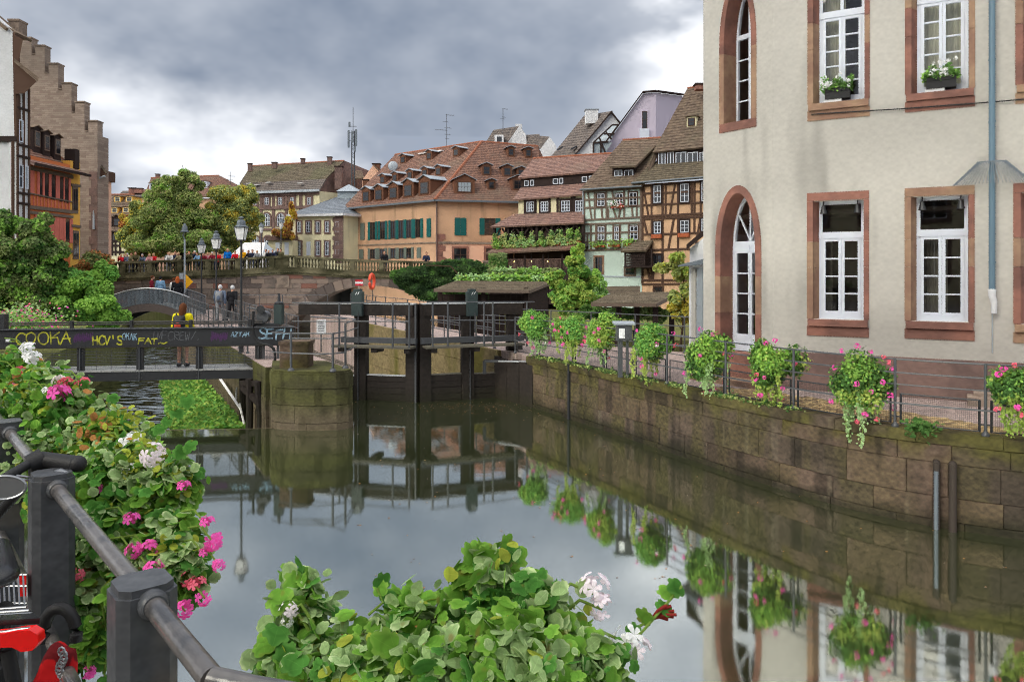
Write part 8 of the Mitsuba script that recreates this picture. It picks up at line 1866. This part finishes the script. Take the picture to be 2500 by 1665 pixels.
# ------------------------------------------------------------------ foreground plants: every leaf that shows large is its own piece
def variegated(name, c1, c2):
    a, b = [mi.Color3f(*lin(*[.84 * x + .16 * (sum(q) / 3) for x in q], 1.3)) for q in (c1, c2)]
    def fn(p, n, uv):
        e = dr.abs(uv.x) * 1.7 + dr.maximum(0, uv.y - .5) * 1.3 + .35 * (noise(p.x * 160, p.y * 160, p.z * 160) - .5)
        an = dr.atan2(uv.x, uv.y + .04); rr = dr.sqrt(uv.x * uv.x + uv.y * uv.y)
        vein = smoothstep(.10, .0, dr.abs(dr.sin(an * 4.0)) * (rr + .12)) * .5
        zone = smoothstep(.12, .0, dr.abs(rr - .48)) * .16
        lf_ = noise(p.x * 34, p.y * 34, p.z * 34); brown = smoothstep(.80, .95, noise(p.x * 60 + 9, p.y * 60, p.z * 60)) * .5
        col = mix(a, b, dr.clip(smoothstep(.50, .85, e) * .7 + vein * .7, 0, 1)) * (0.55 + .8 * lf_) * (1 - zone)
        return mix(col, C(140, 110, 60), brown)
    scene[name] = {'type': 'principledthin', 'base_color': proc(fn), 'roughness': 0.45, 'diff_trans': 0.6, 'spec_trans': 0.0, 'eta': 1.4}
variegated('leaf_variegated', (132, 162, 98), (182, 198, 140)); variegated('leaf_geranium', (96, 148, 44), (126, 168, 62)); variegated('leaf_ivygreen', (66, 122, 44), (92, 146, 60)); variegated('leaf_olive', (150, 164, 50), (188, 182, 70)); variegated('leaf_dry', (176, 116, 60), (150, 110, 66))
def tpl_dict(kind, mt, **k):
    v, f = leaf_template(kind, **k); return mikit.ply((v, f), mt, smooth=True, uv=np.column_stack([v[:, 0], v[:, 1]]))
FL = {}
def leaf_d(kind, mt, i):
    k = (kind, mt, i)
    if k not in FL: FL[k] = tpl_dict(kind, mt, cup=(.03, .10, .20)[i], fold=(.10, .03, .16)[i])
    return FL[k]
def lush(t, blobs, per, size, mix_, seed, cap=300, view=V(0, 0, EYE), tipdown=.0):
    """Leaves in pixel-shaped masses: the ones in front become pieces of their own, the rest one foliage mesh per tone."""
    rng = np.random.default_rng(seed); bl = []
    for (u, v, ru, rv, d) in blobs:
        c = V(X(u, d), d, Z(v, d)); r = V(ru / FPX * d, .75 * (ru + rv) / 2 / FPX * d, rv / FPX * d)
        bl.append((c, r))
    P_, N_ = clumps(rng, bl, per * 5, shell=1.1); N_ = N_ * .6 + rng.normal(0, .5, N_.shape); P_ = P_ + rng.normal(0, .018, P_.shape); to = view - P_; dist = np.linalg.norm(to, axis=1); to /= dist[:, None]
    N2 = N_ * .6 + to * .22 + V(0, 0, .5); tip = N_ * .6 + V(0, 0, -tipdown)
    R = frames(N2, rng, tip, .62); kinds = rng.choice(len(mix_), size=len(P_), p=np.array([m[2] for m in mix_]) / sum(m[2] for m in mix_))
    w = meshkit.noise(P_ * 6 + 3, 5); o = np.argsort(w); blockk = np.empty(len(P_), int); cum = np.cumsum([m[2] for m in mix_]) / sum(m[2] for m in mix_)
    blockk[o] = np.searchsorted(cum, (np.arange(len(P_)) + .5) / len(P_)); kinds = np.where(rng.random(len(P_)) < .55, blockk, kinds)
    sc = size * rng.uniform(.42, 1.3, len(P_)) * np.array([m[3] for m in mix_])[kinds]
    front = (N_ * to).sum(1) / dist * (1 + .2 * rng.random(len(P_))); order = np.argsort(-front); own = set(order[:cap].tolist())
    for i in order[:cap]:
        kd, mt = mix_[kinds[i]][:2]; M = np.eye(4); M[:3, :3] = R[i] * sc[i]; M[:3, 3] = P_[i]; obj('leaf', leaf_d(kd, mt, int(rng.integers(3))), None, t, to_world=T(M.tolist()))
    rest = np.array([i for i in range(len(P_)) if i not in own])
    for k, (kd, mt, _, _) in enumerate(mix_):
        m = rest[kinds[rest] == k]
        if len(m) < 2: continue
        tp = leaf_template(kd); v, f = scatter(tp, P_[m], R[m], sc[m]); obj('foliage', mikit.ply((v, f), mt, smooth=True, uv=np.tile(tp[0][:, :2], (len(m), 1))), None, t, kind='stuff')
    return rng
def geranium(rng, r, n):
    """An open cluster: five-petalled flowers with broad rounded petals on a dome."""
    m = MB(); d = rng.normal(0, 1, (n, 3)); d[:, 2] = np.abs(d[:, 2]) * .8 - .15; d /= np.linalg.norm(d, axis=1, keepdims=True)
    for z in d:
        a = nrm(np.cross(z, V(.3, .5, .81))); b = np.cross(z, a); c = z * r * rng.uniform(.62, .95); g0 = rng.uniform(0, 6)
        for j in range(5):
            g = g0 + j * 1.2566; u = math.cos(g) * a + math.sin(g) * b; w = -math.sin(g) * a + math.cos(g) * b; s = r * rng.uniform(.46, .60)
            q = [(0, 0, 0), (.35, .22, .10), (.8, .34, .12), (1.05, .16, .02), (1.05, -.16, .02), (.8, -.34, .12), (.35, -.22, .10)]
            m.add([c + u * s * x + w * s * y + z * s * h for x, y, h in q], [[0, 1, 6], [1, 2, 5], [1, 5, 6], [2, 3, 4], [2, 4, 5]])
    return m.mesh()
GQ = np.random.default_rng(70); GE = [geranium(GQ, 1.0, n) for n in (8, 11, 7)]
GED = {(i, c): mikit.ply(GE[i], c) for i in range(3) for c in ('petal_pink', 'petal_rose', 'petal_white', 'petal_blush')} if not petal('petal_blush', (238, 216, 222)) else {}
def flowers(t, lst, d0, rng, root=None):
    for i, (u, v, rp2, c, d) in enumerate(lst):
        p = P(u, v, d); r = rp2 * 1.22 / FPX * d; M = rot_any(rng) if i % 3 else np.eye(4); M[:3, :3] *= r; M[:3, 3] = p
        k = obj('flower', GED[(i % 3, c)], None, t, to_world=T(M.tolist()))
        if root is not None:
            e_ = root(u, v, d); mid = (p + e_) / 2 + V(0, 0, .02); obj('stem', MB().tube([p - V(0, 0, r * .2), mid, e_], .0022, 6, r2=.003), 'stem_green', k)
lf = thing('railing_planter', 'large flowering planter spilling over the near railing at left', 'planter')
LB = [(420, 1190, 40, 60, 2.05), (300, 1150, 90, 70, 2.2), (160, 1230, 80, 70, 2.3), (340, 1440, 46, 40, 1.88), (440, 1390, 30, 50, 1.88), (30, 905, 60, 55, 3.5), (100, 950, 75, 60, 3.1), (40, 1030, 95, 85, 2.9), (170, 1010, 90, 70, 2.7), (270, 1075, 95, 75, 2.45), (130, 1130, 130, 85, 2.5), (350, 1160, 60, 75, 2.15), (250, 1210, 120, 90, 2.2), (400, 1230, 42, 70, 2.05), (310, 1310, 100, 85, 2.0), (205, 1350, 60, 90, 2.05), (420, 1320, 42, 62, 1.95), (225, 1450, 40, 54, 1.95), (215, 1560, 22, 36, 1.9), (370, 1390, 60, 50, 1.9), (330, 1230, 90, 90, 2.15)]
MIXL = [('round', 'leaf_geranium', 3.2, 1.0), ('lobed', 'leaf_ivygreen', 2.2, .95), ('round', 'leaf_variegated', 2.6, .9), ('oval', 'leaf_olive', 1.2, .85), ('round', 'leaf_dry', .16, .75)]
rng = lush(lf, LB, 250, .031, MIXL, 71, tipdown=.5)
rt = lambda u, v, d: P(u - 60, v - 30, d + .06)
flowers(lf, [(142, 968, 24, 'petal_pink', 2.62), (165, 945, 20, 'petal_rose', 2.7), (236, 1195, 13, 'petal_pink', 2.1), (319, 1272, 18, 'petal_pink', 1.9), (327, 1345, 17, 'petal_pink', 1.86), (361, 1340, 19, 'petal_pink', 1.86), (504, 1278, 16, 'petal_pink', 1.86), (520, 1318, 20, 'petal_pink', 1.84), (537, 1378, 15, 'petal_pink', 1.82), (500, 1352, 14, 'petal_pink', 1.84), (452, 1486, 20, 'petal_pink', 1.78), (500, 1455, 18, 'petal_pink', 1.8), (447, 1190, 15, 'petal_pink', 1.98), (375, 1394, 22, 'petal_pink', 1.82), (465, 1405, 22, 'petal_rose', 1.84), (478, 1430, 20, 'petal_rose', 1.83), (190, 1402, 15, 'petal_rose', 1.9), (48, 910, 17, 'petal_rose', 3.2), (43, 945, 12, 'petal_pink', 3.1), (445, 1270, 12, 'petal_rose', 1.95), (205, 935, 12, 'petal_rose', 2.7), (75, 880, 20, 'petal_white', 3.2), (72, 855, 18, 'petal_white', 3.3), (310, 1088, 24, 'petal_white', 2.2), (325, 1072, 16, 'petal_white', 2.22), (372, 1112, 26, 'petal_blush', 2.05), (385, 1128, 20, 'petal_white', 2.05), (314, 1150, 17, 'petal_white', 2.1), (142, 932, 14, 'petal_white', 2.7), (118, 958, 13, 'petal_white', 2.8), (150, 1505, 9, 'petal_rose', 1.95), (215, 1640, 14, 'petal_pink', 1.85)], 2, rng, rt)
e0, e1 = p4 - rd * .9, p3 + rd * .35; m = MB().hexa([h3(e0, 3.02, .12), h3(e1, 3.02, .12), h3(e1, 3.02, .28), h3(e0, 3.02, .28), h3(e0, 3.16, .11), h3(e1, 3.16, .11), h3(e1, 3.16, .29), h3(e0, 3.16, .29)]); obj('trough', m, 'planter_black', lf)
for pts in ([(330, 1060, 2.2), (400, 1035, 2.1), (455, 965, 2.05)], [(380, 1140, 2.1), (430, 1105, 2.05), (470, 1075, 2.0)], [(230, 1500, 1.95), (205, 1580, 1.9), (200, 1650, 1.88)], [(250, 1480, 1.9), (262, 1560, 1.88), (255, 1650, 1.87)]):
    q = [P(*x) for x in pts]; k = obj('vine', MB().tube(q, .0025, 6), 'stem_green', lf)
    for j, tq in enumerate(np.linspace(.35, 1, 6)):
        c = np.array([np.interp(tq * 2, [0, 1, 2], [x[i] for x in q]) for i in range(3)]); M = np.eye(4); M[:3, :3] = frames(np.array([V(0, -1, .5)]), rng, V(0, 0, -1), .5)[0] * (.028 + .010 * (j % 2)); M[:3, 3] = c; obj('leaf', leaf_d('lobed', 'leaf_ivygreen', j % 3), None, k, to_world=T(M.tolist()))
cf = thing('railing_planter', 'leafy planter with white flowers at the bottom centre in front of the water', 'planter')
CB = [(735, 1610, 62, 44, 1.22), (850, 1610, 85, 48, 1.18), (960, 1590, 90, 52, 1.18), (1070, 1560, 85, 62, 1.18), (1160, 1480, 56, 62, 1.22), (1240, 1470, 62, 66, 1.2), (1325, 1530, 56, 66, 1.16), (1240, 1580, 100, 56, 1.1), (720, 1650, 62, 28, 1.15), (880, 1660, 120, 36, 1.08), (1080, 1640, 125, 44, 1.05), (1280, 1650, 120, 36, 1.04), (1395, 1620, 46, 48, 1.12), (1455, 1660, 36, 14, 1.1), (738, 1470, 20, 42, 1.24), (1010, 1520, 46, 24, 1.2), (1190, 1400, 24, 30, 1.24)]
MIXC = [('oval', 'leaf_variegated', 4.2, 1.0), ('lobed', 'leaf_geranium', 2.6, 1.2), ('round', 'leaf_variegated', 1.6, 1.0), ('lobed', 'leaf_ivygreen', 1.3, 1.1), ('oval', 'leaf_olive', .8, 1.0), ('oval', 'leaf_dry', .12, .7)]
rng = lush(cf, CB, 62, .027, MIXC, 73, tipdown=.15)
flowers(cf, [(1448, 1440, 34, 'petal_blush', 1.2), (1470, 1480, 26, 'petal_blush', 1.19), (1530, 1560, 36, 'petal_white', 1.17), (1555, 1590, 30, 'petal_blush', 1.16), (705, 1490, 20, 'petal_blush', 1.2), (700, 1515, 14, 'petal_white', 1.2)], 1.2, rng, lambda u, v, d: P(u - 110 if u > 1000 else u + 60, v + 30, d))
for pts, n in (([(1190, 1460, 1.22), (1205, 1400, 1.24), (1228, 1352, 1.25)], 5), ([(1310, 1500, 1.17), (1340, 1455, 1.2), (1365, 1465, 1.2)], 4), ([(1400, 1640, 1.12), (1560, 1550, 1.17), (1665, 1430, 1.22)], 5), ([(735, 1520, 1.2), (742, 1450, 1.23), (738, 1410, 1.24)], 6), ([(1440, 1640, 1.1), (1500, 1600, 1.14), (1520, 1600, 1.15)], 5), ([(900, 1500, 1.2), (935, 1470, 1.2), (920, 1435, 1.21)], 3), ([(660, 1650, 1.15), (640, 1640, 1.15), (612, 1650, 1.15)], 4)):
    q = [P(*x) for x in pts]; k = obj('vine', MB().tube(q, .0022, 6), 'stem_green', cf)
    for j, tq in enumerate(np.linspace(.5, 1, n)):
        c = np.array([np.interp(tq * 2, [0, 1, 2], [x[i] for x in q]) for i in range(3)]); M = np.eye(4); M[:3, :3] = frames(np.array([V(0, -1, .6)]), rng, V(rng.uniform(-1, 1), 0, .1), .5)[0] * rng.uniform(.024, .036); M[:3, 3] = c; obj('leaf', leaf_d('lobed', 'leaf_geranium' if j % 2 else 'leaf_ivygreen', j % 3), None, k, to_world=T(M.tolist()))
m = MB(); rs2 = np.random.default_rng(5)
for j in range(7): a = P(1588, 1512, 1.2); b = P(1630 + rs2.uniform(-18, 22), 1490 + rs2.uniform(-14, 22), 1.2 + rs2.uniform(-.02, .02)); m.tube([a, (a + b) / 2 + V(0, 0, .004), b], .0018, 5, r2=.0026)
k = obj('seed_head', m, 'stem_red', cf); obj('stem', MB().tube([P(1588, 1512, 1.2), P(1540, 1540, 1.18), P(1480, 1600, 1.14)], .0022, 6), 'stem_green', k)
obj('trough', MB().hexa([(-.34, 1.06, 2.96), (.08, 1.06, 2.96), (.08, 1.22, 2.96), (-.34, 1.22, 2.96), (-.35, 1.05, 3.09), (.09, 1.05, 3.09), (.09, 1.23, 3.09), (-.35, 1.23, 3.09)]), 'planter_black', cf)

# ------------------------------------------------------------------ the house row behind the photographer, seen mirrored in panes and water
op = thing('house_behind', 'cream house row on the near bank, mirrored in the panes of the cream building', 'house')
OW = Wall(9, -13, -30, -9); body(op, OW, 8, 2.0, 8.6, 'plaster_yellow')
roof(op, OW.w(-.5, .6, 8.5), OW.w(OW.L + .5, .6, 8.5), OW.w(OW.L, -4, 11.5), OW.w(0, -4, 11.5), 'tiles_brown', .5)
for i in range(11):
    for j in range(2): far_window(op, OW, 1.6 + i * 3.4, 2.9 + i * 3.4, 3.4 + j * 3.2, 5.4 + j * 3.2, 2, 1, 'white_paint', trim='sandstone_dark', each=False, tw=.2)
